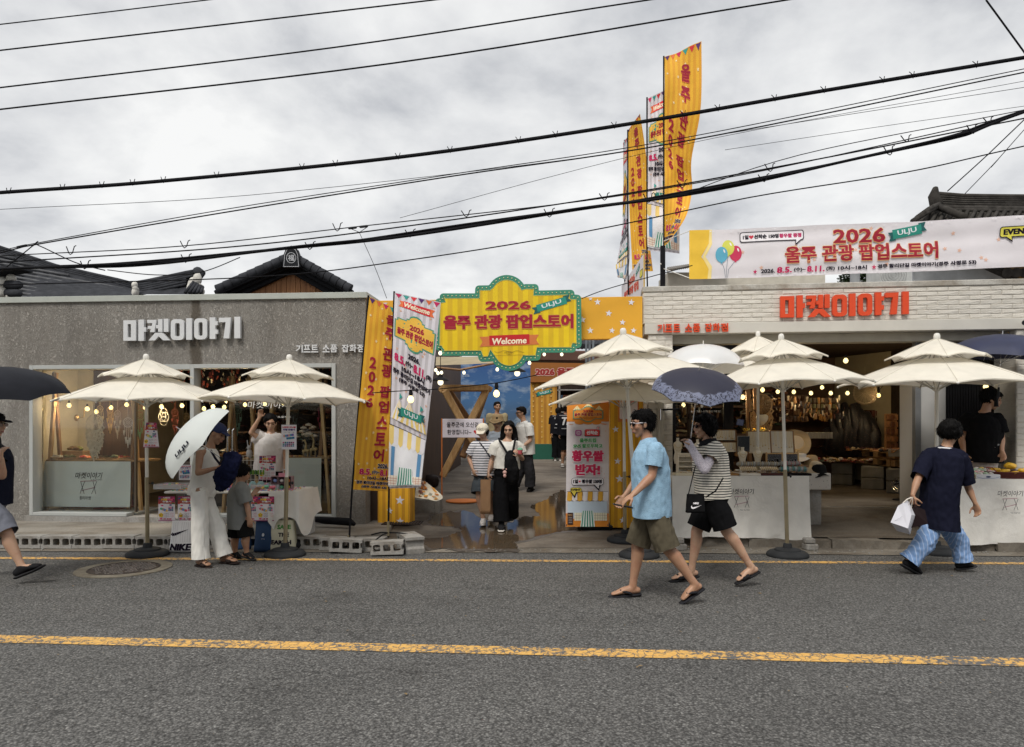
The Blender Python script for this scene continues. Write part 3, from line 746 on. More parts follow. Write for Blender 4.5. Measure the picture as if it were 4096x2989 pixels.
def brick(F,a,b,d,z0,z1,parent,th=.03):
 L,H=round(b-a,3),round(z1-z0,3);key=(L,H,th,rnd.randrange(3))
 c=F.P((a+b)/2,d,(z0+z1)/2)
 if key not in _bk:
  mb=MB();mb.bev((0,0,0),(L,th*2,H),.007,F.rot())
  mb.v=[v+Vector((0,rnd.uniform(-.004,.004),rnd.uniform(-.002,.002)))for v in mb.v]
  o=mb.build('brick',pbrick,None,origin=(0,0,0));_bk[key]=o
 else:o=_bk[key].copy();COL.objects.link(o)
 o.parent=parent;o.location=c-Vector(parent.location);o.rotation_euler=(rnd.gauss(0,.008),rnd.gauss(0,.003),rnd.gauss(0,.005));return o
def brickwork(F,a,b,z0,z1,nr,L,d,parent,g=.004):
 h=(z1-z0)/nr
 for r in range(nr):
  x=a-(L/2 if r%2 else 0)
  while x<b-.01:
   p,q=max(x,a),min(x+L,b)
   if q-p>.05:brick(F,p+g/2,q-g/2,d+rnd.uniform(-.002,.002),z0+r*h+g/2,z0+(r+1)*h-g/2,parent)
   x+=L
brickwork(FR,s0+.005,S(4200),zC+.004,zB-.004,7,.27,.012,rb)
mb=MB();FR.box(mb,S(2592),S(2690),-.008,.5,.1,zD-.004);mb.build('pillar',pbrick,rb)
brickwork(FR,S(2592)+.004,S(2690)-.004,.14,zD-.01,36,.24,.012,rb)
mb=MB();FR.box(mb,S(4062),S(4400),-.008,.5,.1,zD-.004);mb.build('pillar',pbrick,rb)
brickwork(FR,S(4062)+.004,S(4200)-.004,.2,zD-.01,34,.24,.012,rb)
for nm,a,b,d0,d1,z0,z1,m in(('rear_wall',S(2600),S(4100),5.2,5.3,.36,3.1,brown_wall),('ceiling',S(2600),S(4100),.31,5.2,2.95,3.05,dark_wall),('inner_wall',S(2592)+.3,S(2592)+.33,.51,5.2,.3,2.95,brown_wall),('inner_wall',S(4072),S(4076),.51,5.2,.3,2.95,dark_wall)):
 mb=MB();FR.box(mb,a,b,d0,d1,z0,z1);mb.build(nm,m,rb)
mb=MB();FR.box(mb,S(3722),S(3826),.28,.95,.34,2.42,.006);mb.build('white_partition',M('white_panel',(.52,.515,.50),.5,.03),rb)
mb=MB();FR.box(mb,S(3694),S(3718),.24,.34,.34,2.95,.004);mb.build('steel_post',M('grey_post',(.16,.165,.17),.5),rb)
olive=M('olive_wall',(.27,.235,.165),.8,.08)
mb=MB();mb.beam(W(3340,1620,14.6),W(3712,1620,12.6),.06,3.0);mb.build('olive_wall',olive,rb)
sh=MB();a=S(3850);
while a<S(4054):FR.box(sh,a,a+.028,.55,.60,.34,2.7,.003);a+=.036
so=sh.build('folding_shutter',M('shutter_black',(.02,.02,.022),.4),rb);so['kind']='stuff'
mb=MB();FR.box(mb,S(3826),S(4064),.61,.64,.34,2.9);mb.build('shutter_back',dark_wall,rb)
mb=MB();win_frame(FR,mb,2692,2945,.34,2.68,.06,.18,.26);
FR.box(mb,S(2905),S(2945)-.06,.18,.26,.34,2.62,.004)
wr=mb.build('window',black_metal,rb);mb=MB();FR.box(mb,S(2692)+.06,S(2905),.22,.226,.40,2.62);under(wr,mb,'pane',glass,rb)
mb=MB();mb.tube([FR.P(S(3225),.45,2.99),FR.P(S(3225),.45,2.6)],.03,8);
cv=Canvas(1.0,.5,flatfn(FR.P(S(2712),.205,FR.z(2800,1680)),FR.u,Vector((0,0,1))))
cv.text('마켓이야기',.36,.32,.10,wp,w=.6,shear=.15,off=0);cv.text('by 모니프로젝트',.42,.12,.035,wp,w=.42,off=0)
lo=cv.build('glass_lettering',wr)
for v in lo.data.vertices:v.co-=Vector(rb.location)
c=FR.pt(4078,1292);t=thing('security_camera','white bullet security camera under the right end of the brick fascia','camera',c)
MB().tube([c+Vector((-.09,-.22,-.03)),c+Vector((.06,-.12,.02))],[.035,.037],14,rnd_end=False).build('housing',white_metal,t,smooth=True)
MB().tube([c+Vector((-.10,-.225,-.033)),c+Vector((-.085,-.215,-.028))],[.03,.036],14).build('lens_hood',black_plastic,t)
MB().tube([c+Vector((.03,-.13,.02)),c+Vector((.07,-.02,.05))],.012,8).build('bracket',white_metal,t)
c=FR.pt(2640,1640);c.y-=.05;t=thing('stand_pipe','cream painted stand pipe with a black tap on the white brick pillar','water pipe',(c.x,c.y,.1))
MB().tube([(c.x,c.y,.1),(c.x,c.y,2.02)],.045,12).build('pipe',M('pipe_paint',(.50,.48,.42)),t,smooth=True)
MB().tube([(c.x-.02,c.y-.03,1.76),(c.x+.24,c.y-.05,1.77)],.013,8).build('tap',black_metal,t)
MB().tube([(c.x-.02,c.y-.06,1.77),(c.x-.02,c.y-.06,1.62)],.010,8).build('spout',chrome,t)
ay,ay2=hexc(236,178,42),hexc(222,162,44)
am_stripe=m_stripes('amber_stripe',ay,hexc(206,148,40),.095)
amber=M('amber_board',hexc(228,168,44),.6,.03,bump=.02)
star_m=P((228,226,232));
FG=Frame(10.02,-.09)
gt=thing('festival_gate','amber yellow gate of star printed boards across the alley mouth','gate',FG.P(FG.s_(2040),.1,0))
SG=FG.s_
def board(nm,p0,p1,z0,z1,d0,d1,mat,stars,par=gt,step=1):
 mb=MB();FG.box(mb,SG(p0),SG(p1),d0,d1,z0,z1,.004);b=mb.build(nm,mat,par)
 w=SG(p1)-SG(p0);h=z1-z0;cv=Canvas(w,h,flatfn(FG.P(SG(p0),d0-.001,z0),FG.u,Vector((0,0,1))))
 for(px,py,r)in stars:cv.poly(star(SG(px)-SG(p0),FG.z(px,py)-z0,r,rnd.uniform(-.15,.15)),star_m)
 o=cv.build('printed_pattern',par);
 if o:o.parent=b;o['kind']='stuff'
 return b
board('header_board',1480,2570,2.765,3.36,0,.12,amber,[(1537,1217,.055),(2390,1209,.05),(2435,1254,.05),(2361,1323,.05),(2448,1323,.045),(2534,1323,.045),(2330,1280,.05),(2362,1196,.03),(2525,1210,.05),(1500,1260,.05),(2490,1290,.045)])
board('column_board',1512,1642,.125,2.75,-.02,.28,am_stripe,[(1601,2001,.07),(1561,2043,.05),(1602,2085,.06),(1580,1900,.06),(1610,1800,.05)])
board('column_board',2440,2572,.10,2.75,-.02,.28,am_stripe,[(2462,1718,.05),(2470,1845,.05),(2535,1825,.055),(2478,1915,.06),(2530,2000,.05),(2490,2080,.05)])
p_=thing('event_poster','orange prize draw poster on the yellow column behind the man in blue','poster',FG.pt(2515,1690))
cv=Canvas(.31,.42,flatfn(FG.P(SG(2472),-.03,FG.z(2515,1688)),FG.u,Vector((0,0,1))))
cv.poly([(0,0),(.29,0),(.29,.41),(0,.41)],P((214,128,60)));cv.poly(rrect(.02,.04,.27,.36,.02),P((225,215,215)))
cv.text('2026 울주 팝업스토어',.145,.385,.016,P((140,30,40)),w=.12);cv.text('뽑기&캡슐',.145,.33,.03,P((190,40,60)),w=.12,bold=.04)
cv.text('당첨',.2,.285,.035,P((220,90,60)),bold=.05);cv.text('100%',.09,.285,.035,P((230,160,50)),w=.10,bold=.05);cv.text('이벤트',.15,.245,.028,P((190,40,60)),bold=.04)
MB().add([Vector(v)for v in[FG.P(SG(2472),-.0275,FG.z(2515,1688)),FG.P(SG(2472)+.29,-.0275,FG.z(2515,1688)),FG.P(SG(2472)+.29,-.0275,FG.z(2515,1688)+.41),FG.P(SG(2472),-.0275,FG.z(2515,1688)+.41)]],[(0,1,2,3)]).build('sheet',P((225,215,215)),p_)
cv.build('print',p_)
cr=[]
def arc(cx,cy,r,a0,a1,n=6):return[(cx+math.cos(R(a0+(a1-a0)*i/n))*r,cy-math.sin(R(a0+(a1-a0)*i/n))*r)for i in range(n+1)]
k=.3632;OX,OY=1650,1050
out=[]
out+=[(255,452)]+arc(295,440,40,180,95,4)[1:]+[(305,398)]+arc(343,385,40,180,90,4)+[(690,345)]+arc(735,300,42,180,90,4)+[(838,257)]
out+=arc(1040,365,222,148,32,14)+[(1245,243)]+arc(1348,285,42,90,0,4)+[(1390,314)]+arc(1742,348,42,90,0,4)+[(1785,358)]+arc(1815,402,42,90,0,4)
out+=arc(1822,905,40,0,-90,4)+[(1802,946)]+arc(1758,952,42,0,-90,4)+[(1418,996)]+arc(1368,1040,42,0,-90,4)+[(1262,1084)]
out+=arc(1065,985,210,-28,-152,14)+[(878,1090)]+arc(772,1052,44,-90,-180,4)+[(720,1030)]+arc(345,988,42,-90,-180,4)+[(300,985)]+arc(290,930,40,-90,-180,4)
FM=Frame(9.86,-.07)
mid=[(OX+x*k,OY+y*k)for x,y in out]
q2=[(FM.s_(px),FM.P(FM.s_(px),0,0))for px,py in mid];ol=[(FM.s_(px),FM.z(px,py))for px,py in mid]
def inset(pl,d):
 n=len(pl);o=[];A=sum(pl[i][0]*pl[(i+1)%n][1]-pl[(i+1)%n][0]*pl[i][1]for i in range(n));sg=1 if A>0 else-1
 for i in range(n):
  p,c,q=Vector(pl[i-1]),Vector(pl[i]),Vector(pl[(i+1)%n]);a=(c-p);b=(q-c)
  if a.length<1e-7:a=b
  if b.length<1e-7:b=a
  a.normalize();b.normalize();na=Vector((-a.y,a.x))*sg;nb=Vector((-b.y,b.x))*sg;m=na+nb
  if m.length<1e-5:m=na
  m.normalize();o.append(tuple(c+m*d/max(.45,m.dot(na))))
 return o
ms=thing('marquee_sign','big yellow and green bulb bordered popup store sign over the alley','sign',FM.P(FM.s_(2040),0,FM.z(2040,1480)))
TF=FM.T(0,0,0)
MB().prism(ol,TF@Matrix.Translation((0,-.03,0)),.05).build('green_border',M('green_border',hexc(62,138,112),.5,.12,2,bump=.02),ms)
inn=inset(ol,.072)
sy=m_stripes('sign_yellow',hexc(236,202,30),hexc(220,182,34),.142,rough=.45)
MB().prism(inn,TF@Matrix.Translation((0,-.036,0)),.01).build('yellow_panel',sy,ms)
cx0=min(a for a,b in ol);cz0=min(b for a,b in ol)
cv=Canvas(4,4,lambda u,v:(FM.P(u+cx0,-.037,v+cz0),-FM.n))
def pm(px,py):return(FM.s_(px)-cx0,FM.z(px,py)-cz0)
def cm(x,y):return pm(OX+x*k,OY+y*k)
gold=P((206,158,74));crim=P((160,18,46));orng=P((222,108,52));teal=P((38,140,124));teal2=P((22,92,92));redr=P((196,30,36));cream_p=P((248,236,206))
il=[(a-cx0,b-cz0)for a,b in inset(ol,.072)];cv.outline(il,P((196,196,120)),.006)
cv.text('2026',*cm(1055,478),.112*.40/.4*1.0,crim,w=.455*.37*1.02 if False else(cm(1300,0)[0]-cm(812,0)[0]),bold=.05,ol=gold,olw=.07,ex=orng)
cv.text('울주 관광 팝업스토어',*cm(1055,658),cm(0,590)[1]-cm(0,735)[1],crim,w=cm(1762,0)[0]-cm(350,0)[0],bold=.05,ol=gold,olw=.06,ex=orng)
h_=cm(0,810)[1]-cm(0,918)[1]
cv.poly(ribbon(*cm(1068,866),cm(1395,0)[0]-cm(742,0)[0],h_,.03),P((210,120,62)));cv.poly(rotp(rrect(cm(850,0)[0],cm(0,918)[1],cm(1290,0)[0],cm(0,812)[1],.004),*cm(1068,866),.03),redr)
cv.text('Welcome',*cm(1068,868),h_*.62,cream_p,w=cm(1258,0)[0]-cm(878,0)[0],bold=.03,rot=.03,shear=.12)
def ulju(cv,c,w,h,a,txt='ULJU'):
 cv.poly(rotp([(c[0]-w*.5,c[1]-h*.55),(c[0]-w*.32,c[1]-h*.55),(c[0]-w*.32,c[1]+h*.2),(c[0]-w*.5,c[1]+h*.25),(c[0]-w*.44,c[1]-h*.15)],*c,a),teal2)
 cv.poly(rotp([(c[0]+w*.5,c[1]+h*.55),(c[0]+w*.32,c[1]+h*.55),(c[0]+w*.32,c[1]-h*.2),(c[0]+w*.5,c[1]-h*.25),(c[0]+w*.44,c[1]+h*.15)],*c,a),teal2)
 cv.poly(rotp([(c[0]-w*.38,c[1]-h*.42),(c[0]+w*.38,c[1]-h*.42),(c[0]+w*.38,c[1]+h*.42),(c[0]-w*.38,c[1]+h*.42)],*c,a),teal)
 cv.text(txt,c[0],c[1],h*.55,P((226,232,236)),w=w*.50,rot=a,bold=.02)
ulju(cv,cm(1532,468),.56,.12,.27)
vx=[cm(905+i*8,985+10*math.sin(i*.35))for i in range(42)];cv.line(vx,P((120,96,40)),.004)
for s_ in(-1,1):cv.line([cm(1062+s_*(8+r*3.2)*math.cos(a*.55)*1.1,1005-(r*2.2)*math.sin(a*.55))for a,r in((i,12-i)for i in range(12))],P((120,96,40)),.0035)
cv.line([cm(900,1028),cm(1240,1022)],P((120,96,40)),.003)
cv.build('lettering',ms)
mb=MB();ci=inset(ol,.036);acc=0;n=len(ci);per=sum((Vector(ci[i])-Vector(ci[(i+1)%n])).length for i in range(n));nb=int(per/.058);st=per/nb;nxt=0;pos=0
for i in range(n):
 a,b=Vector(ci[i]),Vector(ci[(i+1)%n]);L=(b-a).length
 while nxt<=pos+L and L>1e-6:
  p=a.lerp(b,(nxt-pos)/L);mb.ball(FM.P(p.x,-.032,p.y),.0085,8,6);nxt+=st
 pos+=L
mb.build('border_bulb',M('border_bulb',(.80,.72,.40),.5,0,bump=0),ms,smooth='all')['kind']='stuff'
sea=NT('mural_print');v=sea.coord();sp=sea.n('ShaderNodeSeparateXYZ');sea.l(v,sp.inputs[0])
g_=sea.ramp(sea.math('DIVIDE',sp.outputs[2],3.2),[(0,hexc(46,66,92)),(.30,hexc(74,96,120)),(.55,hexc(66,110,158)),(1,hexc(28,72,134))])
cl=sea.ramp(sea.noise(sea.coord((1,1,1.7)),1.5,7,.6,.3),[(.5,0),(.72,.85)])
sea.col(sea.mix(cl,g_,hexc(176,192,206)));sea.b.inputs['Roughness'].default_value=.6;mural=reg('mural_print',sea)
bw=thing('sea_mural','large blue sky and sea mural closing the end of the alley','mural',(W(1900,1700,22).x,22,gz(22)))
a_,b_=W(1690,1700,22),W(2126,1700,22);zt_=W(0,1438,22).z
MB().box(((a_.x+b_.x)/2,22.05,(gz(22)+zt_)/2),(b_.x-a_.x,.1,zt_-gz(22))).build('panel',mural,bw)
cv=Canvas(3.4,2.4,flatfn(Vector((W(1757,1600,21.99).x,21.99,W(0,1560,22).z)),Vector((1,0,0)),Vector((0,0,1))))
lt=P((196,208,220));
def am(x,y):px,py=1650+x*k,1050+y*k;p=W(px,py,22);return(p.x-W(1757,0,22).x,p.z-W(0,1560,22).z)
cv.text('JINHA BEACH',*am(452,1192),.085,lt,off=0);cv.text('진하해수욕장 · 명선도',*am(480,1245),.095,lt,off=0,w=.85);cv.text('ULJU',*am(385,1300),.085,lt,off=0)
cv.build('lettering',bw)
yw=thing('striped_stall_wall','amber striped stall wall with green base and festival lettering','stall',(W(2175,1700,20.5).x,20.5,gz(20.5)))
a_,b_=W(2122,1700,20.5),W(2228,1700,20.5);z0,z1=gz(20.5),W(0,1530,20.5).z
st2=m_stripes('stall_stripe',hexc(204,150,56),hexc(178,124,44),.16)
MB().box(((a_.x+b_.x)/2,20.55,(z0+.45+z1)/2),(b_.x-a_.x,.1,z1-z0-.45)).build('wall_panel',st2,yw)
MB().box(((a_.x+b_.x)/2,20.54,z0+.22),(b_.x-a_.x+.02,.12,.45)).build('green_base',P((30,92,74)),yw)
z2=W(0,1448,20.5).z;c_=W(2440,0,20.5).x
MB().box(((a_.x+c_)/2,20.5,(z1+z2)/2),(c_-a_.x,.22,z2-z1)).build('header',P((150,92,34)),yw)
cv=Canvas(3,2,flatfn(Vector((a_.x,20.385,z1)),Vector((1,0,0)),Vector((0,0,1))))
cv.text('2026 울주 관광',1.0,(z2-z1)/2,.22,P((150,40,36)),bold=.06,ol=P((210,170,160)),olw=.1,w=1.7);cv.build('header_lettering',yw)
cv=Canvas(1,2,flatfn(Vector((a_.x,20.49,z0+.6)),Vector((1,0,0)),Vector((0,0,1))));ulju(cv,(.40,1.35),.52,.13,.2)
for col_ in(.08,.33,.6):
 for j in range(12):cv.poly(ell(col_,.05+j*.15,.022,n=8),P((222,186,110)))
cv.build('ribbon_print',yw)
t=thing('market_stall','dim open stall with white shelving at the right rear of the alley','stall',(W(2330,1700,21.5).x,21.5,gz(21.5)))
a_,b_=W(2229,0,21.5).x,W(2500,0,21.5).x
MB().box(((a_+b_)/2,22.3,2.1),(b_-a_,.1,3)).build('back_wall',dark_wall,t)
shm=M('shelf_white',(.35,.34,.32),.6)
for zz in(1.6,1.95,2.3,2.65):MB().box(((a_+b_)/2,22.1,zz),(b_-a_-.1,.25,.03)).build('shelf',shm,t)
for xx in(a_+.1,(a_+b_)/2,b_-.1):MB().box((xx,22.0,1.9),(.05,.05,2.0)).build('post',shm,t)
mb=MB();
for i in range(16):mb.m=i%4;mb.box((rnd.uniform(a_+.1,b_-.1),22.05,rnd.choice([1.62,1.97,2.32])+.09),(rnd.uniform(.05,.14),.1,rnd.uniform(.08,.17)))
mb.build('shelf_goods',[P((170,160,140)),P((120,70,50)),P((60,80,100)),P((150,130,70))],t)['kind']='stuff'
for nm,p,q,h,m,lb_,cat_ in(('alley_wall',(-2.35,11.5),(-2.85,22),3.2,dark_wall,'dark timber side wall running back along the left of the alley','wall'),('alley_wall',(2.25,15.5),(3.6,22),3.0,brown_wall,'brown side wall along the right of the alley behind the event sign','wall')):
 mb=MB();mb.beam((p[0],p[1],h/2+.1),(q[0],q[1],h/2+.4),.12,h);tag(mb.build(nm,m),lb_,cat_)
fn=edgefn(2.3,.9,[W(1745,1428,13.5),W(1742,1462,12.5)],[W(2040,1425,13.5),W(1985,1452,12.5)],.04,1)
ct=thing('canvas_canopy','slack beige canvas canopy under the marquee sign','canopy',W(1850,1460,13))
sheet('canvas',2.3,.9,fn,m_cloth('canvas_beige',(.52,.44,.30),.1,.85,.3),ct,14,8)
MB().tube([W(1740,1470,12.4),W(1840,1480,12.4),W(1985,1452,12.4)],.02,8).build('edge_pole',wood_mid,ct)
t=thing('tile_eave','dark red brown eave hung with bulbs behind the marquee right side','roof',W(2260,1430,15))
mb=MB();a_=W(2105,1430,15);b_=W(2450,1430,14);mb.beam(a_+Vector((0,0,.02)),b_,.5,.22);mb.build('fascia_board',M('eave_brown',(.10,.045,.03)),t)
mb=MB()
for i in range(24):p=(a_+Vector((0,-.2,.2))).lerp(b_+Vector((0,-.2,.2)),i/23);mb.tube([p,p+Vector((0,1.6,.5))],.06,8)
mb.build('tile_row',roof_tile,t)['kind']='stuff'
t=thing('steel_column','weathered blue grey steel column behind the event sign','column',(W(2355,0,12.2).x,12.2,gz(12)))
mb=MB();c=Vector((W(2358,0,12.2).x,12.2,0))
for dx in(-.06,0,.06):mb.box((c.x+dx,c.y-(.03 if dx else 0),1.75),(.035,.05,3.2))
mb.build('column_profile',M('weathered_steel',(.16,.19,.22),.6,.4,12),t)
t=thing('timber_truss','tall pine hourglass timber frame standing left in the alley','timber frame',(W(1860,0,13.2).x,13.2,gz(13.2)))
def tb(p,q,w=.13,nm='timber',m=wood_light):mb=MB();mb.beam(p,q,w,.14,Vector((0,1,0)));mb.build(nm,m,t)
tb(W(1768,1552,13),W(1955,1552,13.0),.11);tb(W(1778,1556,13.9),W(1948,1556,13.9),.11)
tb(W(1778,1560,12.95),W(1905,1790,13.25));tb(W(1946,1560,13.05),W(1770,1905,13.3));tb(W(1795,1562,13.9),W(1925,1760,13.6),m=wood_mid);tb(W(1945,1562,13.9),W(1850,1830,13.6),m=wood_mid)
tb(W(1768,1556,12.95),W(1800,1556,13.95),.1);tb(W(1955,1554,13.05),W(1942,1554,13.95),.1)
t=thing('welcome_board','white handwritten welcome board on orange posts in front of the timber frame','sign',(W(1850,0,12.5).x,12.5,gz(12.5)))
bz0,bz1=W(0,1751,12.5).z,W(0,1676,12.5).z;bx0,bx1=W(1770,0,12.5).x,W(1931,0,12.5).x
MB().bev(((bx0+bx1)/2,12.5,(bz0+bz1)/2),(bx1-bx0,.03,bz1-bz0),.005).build('panel',P((232,228,240)),t)
op=P((200,116,56))
for xx in(bx0-.012,bx1+.012):MB().bev((xx,12.5,(bz1+gz(12.5)+.02)/2),(.022,.03,bz1-gz(12.5)),.004).build('post',op,t)
MB().lathe(((bx0+bx1)/2,12.5,gz(12.5)+.001),[(.30,0),(.30,.02),(.001,.021)],32).build('base',op,t)
cv=Canvas(bx1-bx0,bz1-bz0,flatfn(Vector((bx0,12.483,bz0)),Vector((1,0,0)),Vector((0,0,1))))
bk=P((46,44,50));w_,h_=bx1-bx0,bz1-bz0
cv.text('울주군에 오신걸',w_*.5,h_*.69,h_*.27,bk,w=w_*.78,off=.006);cv.text('환영합니다~',w_*.42,h_*.30,h_*.26,bk,w=w_*.6,off=.006);cv.poly(heart(w_*.83,h_*.31,h_*.12),P((206,38,44)))
cv.build('lettering',t)
c=AL(1690,2040);t=thing('concrete_trough','low square concrete trough beside the yellow gate column','trough',(c.x,c.y,gz(c.y)))
for dx,dy,sx,sy in((-.27,0,.07,.62),(.27,0,.07,.62),(0,-.28,.47,.06),(0,.28,.47,.06)):MB().bev((c.x+dx,c.y+dy,gz(c.y)+.09),(sx,sy,.24),.012).build('side',conc_block,t)
c=AL(2190,1838);t=thing('plastic_crate','beige lidded storage crate against the striped stall wall','crate',(c.x,c.y,gz(c.y)))
MB().bev((c.x,c.y+.2,gz(c.y)+.19),(.36,.3,.36),.02).build('body',P((128,104,82)),t);MB().bev((c.x,c.y+.2,gz(c.y)+.395),(.40,.34,.05),.015).build('lid',P((150,128,104)),t)
c=AL(1725,1890);t=thing('folding_stool','wooden folding bar stool left of the welcome board','stool',(c.x,c.y,gz(c.y)))
z=gz(c.y)
for a in(-1,1):
 for dy in(-.15,.15):MB().beam((c.x-a*.2,c.y+dy,z),(c.x+a*.16,c.y+dy,z+.72),.035,.03).build('leg',wood_mid,t)
MB().bev((c.x,c.y,z+.74),(.42,.36,.04),.01).build('seat',wood_mid,t)
for zz,w in((.3,.05),(.9,.06)):MB().bev((c.x-.2,c.y,z+zz+.1),(.03,.34,.05),.008).build('rail',wood_mid,t)
MB().bev((c.x-.22,c.y,z+.92),(.035,.36,.28),.01).build('backrest',wood_mid,t)
c=AL(1700,1995);t=thing('printed_cloth','crumpled printed plastic sheet slumped over the concrete trough','cloth',(c.x,c.y,gz(c.y)))
fn=edgefn(1,1,[W(1665,1925,10.9),W(1660,1990,10.4)],[W(1700,1925,10.9),W(1770,1985,10.3),W(1745,2005,10.1)],.03,2)
sheet('sheet',1,1,fn,P((214,206,186)),t,10,10);cv=Canvas(1,1,fn,.1)
for i in range(40):x,y=rnd.uniform(.1,.9),rnd.uniform(.05,.95);cv.poly(rotp(rrect(x-.06,y-.04,x+.06,y+.04,.01),x,y,rnd.uniform(-.4,.4)),P(rnd.choice([(214,150,60),(190,120,50),(120,70,60),(150,150,130)])))
cv.build('print',t)
c=AL(1720,1950);mb=MB();mb.ball((c.x,c.y,gz(c.y)+.12),(.2,.16,.16),14,9)
mb.v=[v+Vector((1,1,1))*.05*noise.noise(v*9)for v in mb.v];tag(mb.build('plastic_bag',M('bin_bag',(.035,.025,.022),.3,.2),smooth='all'),'dark crumpled bin bag behind the printed sheet','bag')
def tubeW(name,px,r,mat,parent,n=8):return MB().tube([W(*p)for p in px],r,n).build(name,mat,parent,smooth='all')
hr=thing('tiled_roof','long dark grey tiled hanok roof rising at the far left','roof',W(300,1190,13.5))
rid=[(-260,880),(0,992),(110,1028),(225,1066),(380,1102),(470,1122),(540,1140)]
def ridge_y(x):
 for(a,b),(c,d)in zip(rid,rid[1:]):
  if a<=x<=c:return b+(d-b)*(x-a)/(c-a)
 return rid[-1][1]
mb=MB();xs=[-260+i*50 for i in range(17)]
for x in xs:mb.v+=[W(x,ridge_y(x)+8,15.2),W(x,max(1235,ridge_y(x)+20),12.6)]
mb.f=[(2*i,2*i+1,2*i+3,2*i+2)for i in range(len(xs)-1)];mb.mi=[0]*len(mb.f);mb.build('roof_bed',roof_tile,hr,fix=False)
ft_=M('field_tile',(.095,.097,.103),.75,.35,9,.4,40)
for i in range(20):
 y0=1010+i*15;dl=.1735;p=[]
 for j in range(12):
  x=-230+j*72;y=y0+(x+230)*dl-25
  if y<ridge_y(x)+22 or x>560:continue
  Y=15.1-(y-ridge_y(x))*.012
  p.append((x,y,Y))
  if y>1225:break
 if len(p)>2:tubeW('tile_row',[(a,b,c-.05)for a,b,c in p],.033,ft_,hr,6)
for kx in range(5):
 tubeW('ridge_course',[(x,y-2+kx*7.5,14.9-.02*kx)for x,y in rid],.042 if kx in(0,4)else.026,roof_tile,hr,6)
t2=thing('tiled_roof','short upturned tiled roof hip with white plaster seams beside the long roof','roof',W(660,1190,13))
hip=[(535,1136),(600,1124),(680,1107),(745,1093),(795,1084)]
mb=MB()
for x,y in hip:mb.v+=[W(x,y+6,13.4),W(x,1178,13.0)]
mb.f=[(2*i,2*i+1,2*i+3,2*i+2)for i in range(len(hip)-1)];mb.mi=[0]*len(mb.f);mb.build('roof_bed',roof_tile,t2,fix=False)
for kx in range(6):tubeW('ridge_course',[(x,y+kx*(8.5 if kx<5 else 9)*(1-.0*kx),13.3-.03*kx)for x,y in hip[:len(hip)-(1 if kx>2 else 0)]],.030 if kx else.045,roof_tile,t2,6)
MB().tube([W(790,1086,13.2),W(806,1094,13.1),W(800,1112,13.1)],[.09,.075,.04],10,rnd_end=True).build('end_tile',roof_tile,t2,smooth='all')
mb=MB()
for p in((540,1142,.05),(543,1156,.05),(541,1170,.06),(790,1118,.08),(772,1138,.09),(762,1152,.07),(802,1150,.05),(804,1166,.06)):mb.ball(W(p[0],p[1],12.95),(p[2],.08,p[2]*1.5),10,7)
mb.v=[v+Vector((.02,0,.02))*noise.noise(v*12)for v in mb.v];mb.build('plaster_cap',plaster,t2,smooth='all')
for j in range(5):tubeW('tile_row',[(775+j*9,1128+j*5,12.9),(740+j*16,1172,12.7)],.03,roof_tile,t2,6)
t3=thing('roof_end_tiles','stacked round roof end tiles bedded in white plaster at the left edge','roof tiles',W(40,1190,11.5))
for(y,l)in((1138,74),(1172,72)):MB().tube([W(20,y,11.5),W(l,y+2,11.3)],[.07,.068],14,rnd_end=True).build('round_tile',roof_tile,t3,smooth=True)
mb=MB();
for(x,y,r)in((12,1128,.09),(45,1113,.07),(10,1170,.09),(-20,1150,.1),(40,1188,.05)):mb.ball(W(x,y,11.45),(r,.08,r),12,8)
mb.build('plaster_bed',plaster,t3,smooth='all');MB().beam(W(-60,1098,11.4),W(92,1074,11.3),.4,.05).build('top_slab',roof_tile,t3)
gh=thing('gabled_house','black tiled gable house with orange brown vertical boards behind the grey shop','house',W(1150,1190,13.2))
Yg=13.0
ga=(1166,1092)
def gy(x):return 1076+abs(x-ga[0])*.46
x=1000;
while x<1335:
 w=rnd.uniform(17,24);mb=MB();p=[W(x,gy(x)+4,Yg),W(x+w-1.5,gy(x+w)+4,Yg),W(x+w-1.5,1200,Yg),W(x,1200,Yg)]
 if gy(x)<1195 and gy(x+w)<1198:
  mb.add(p+[q+Vector((0,.06,0))for q in p],[(0,1,2,3),(7,6,5,4),(0,4,5,1),(1,5,6,2),(2,6,7,3),(3,7,4,0)])
  o=mb.build('plank',wood_gable,gh);o.location.y+=rnd.uniform(-.012,.012)
 x+=w
MB().add([W(985,1200,Yg+.1),W(1166,1085,Yg+.1),W(1350,1200,Yg+.1)],[(0,1,2)]).build('gable_backing',dark_wall,gh)
bd=M('barge_black',(.022,.023,.026),.5,.15)
for sg,xe,ye in((-1,895,1174),(1,1378,1172)):
 for kk,(o1,o2,w,dd)in enumerate(((0,0,.13,-.05),(-22,-16,.12,-.16),(-38,-28,.11,-.28))):
  MB().beam(W(1166,1078+o1,Yg+dd),W(xe+sg*kk*16,ye+o2+30,Yg+dd),.10,w).build('barge_board',bd,gh)
 n=9
 for i in range(n):
  f=(i+.3)/n;f2=(i+1.25)/n;a=W(1166+(xe+sg*18-1166)*f,1026+(ye-18-1026)*f,Yg-.3);b=W(1166+(xe+sg*18-1166)*f2,1026+(ye-18-1026)*f2,Yg-.3)
  MB().tube([a,b],[.085,.095],10).build('verge_tile',roof_tile,gh,smooth=True)
 mb=MB();mb.add([W(1166,1025,Yg-.28),W(xe+sg*20,ye-14,Yg-.28),W(xe+sg*20,ye-14,Yg+5),W(1166,1025,Yg+5)],[(0,1,2,3)]);mb.build('roof_slope',roof_tile,gh,fix=False)
oc=W(1165,1040,Yg-.42);TO=Matrix.Translation(oc);s=Yg/FPX
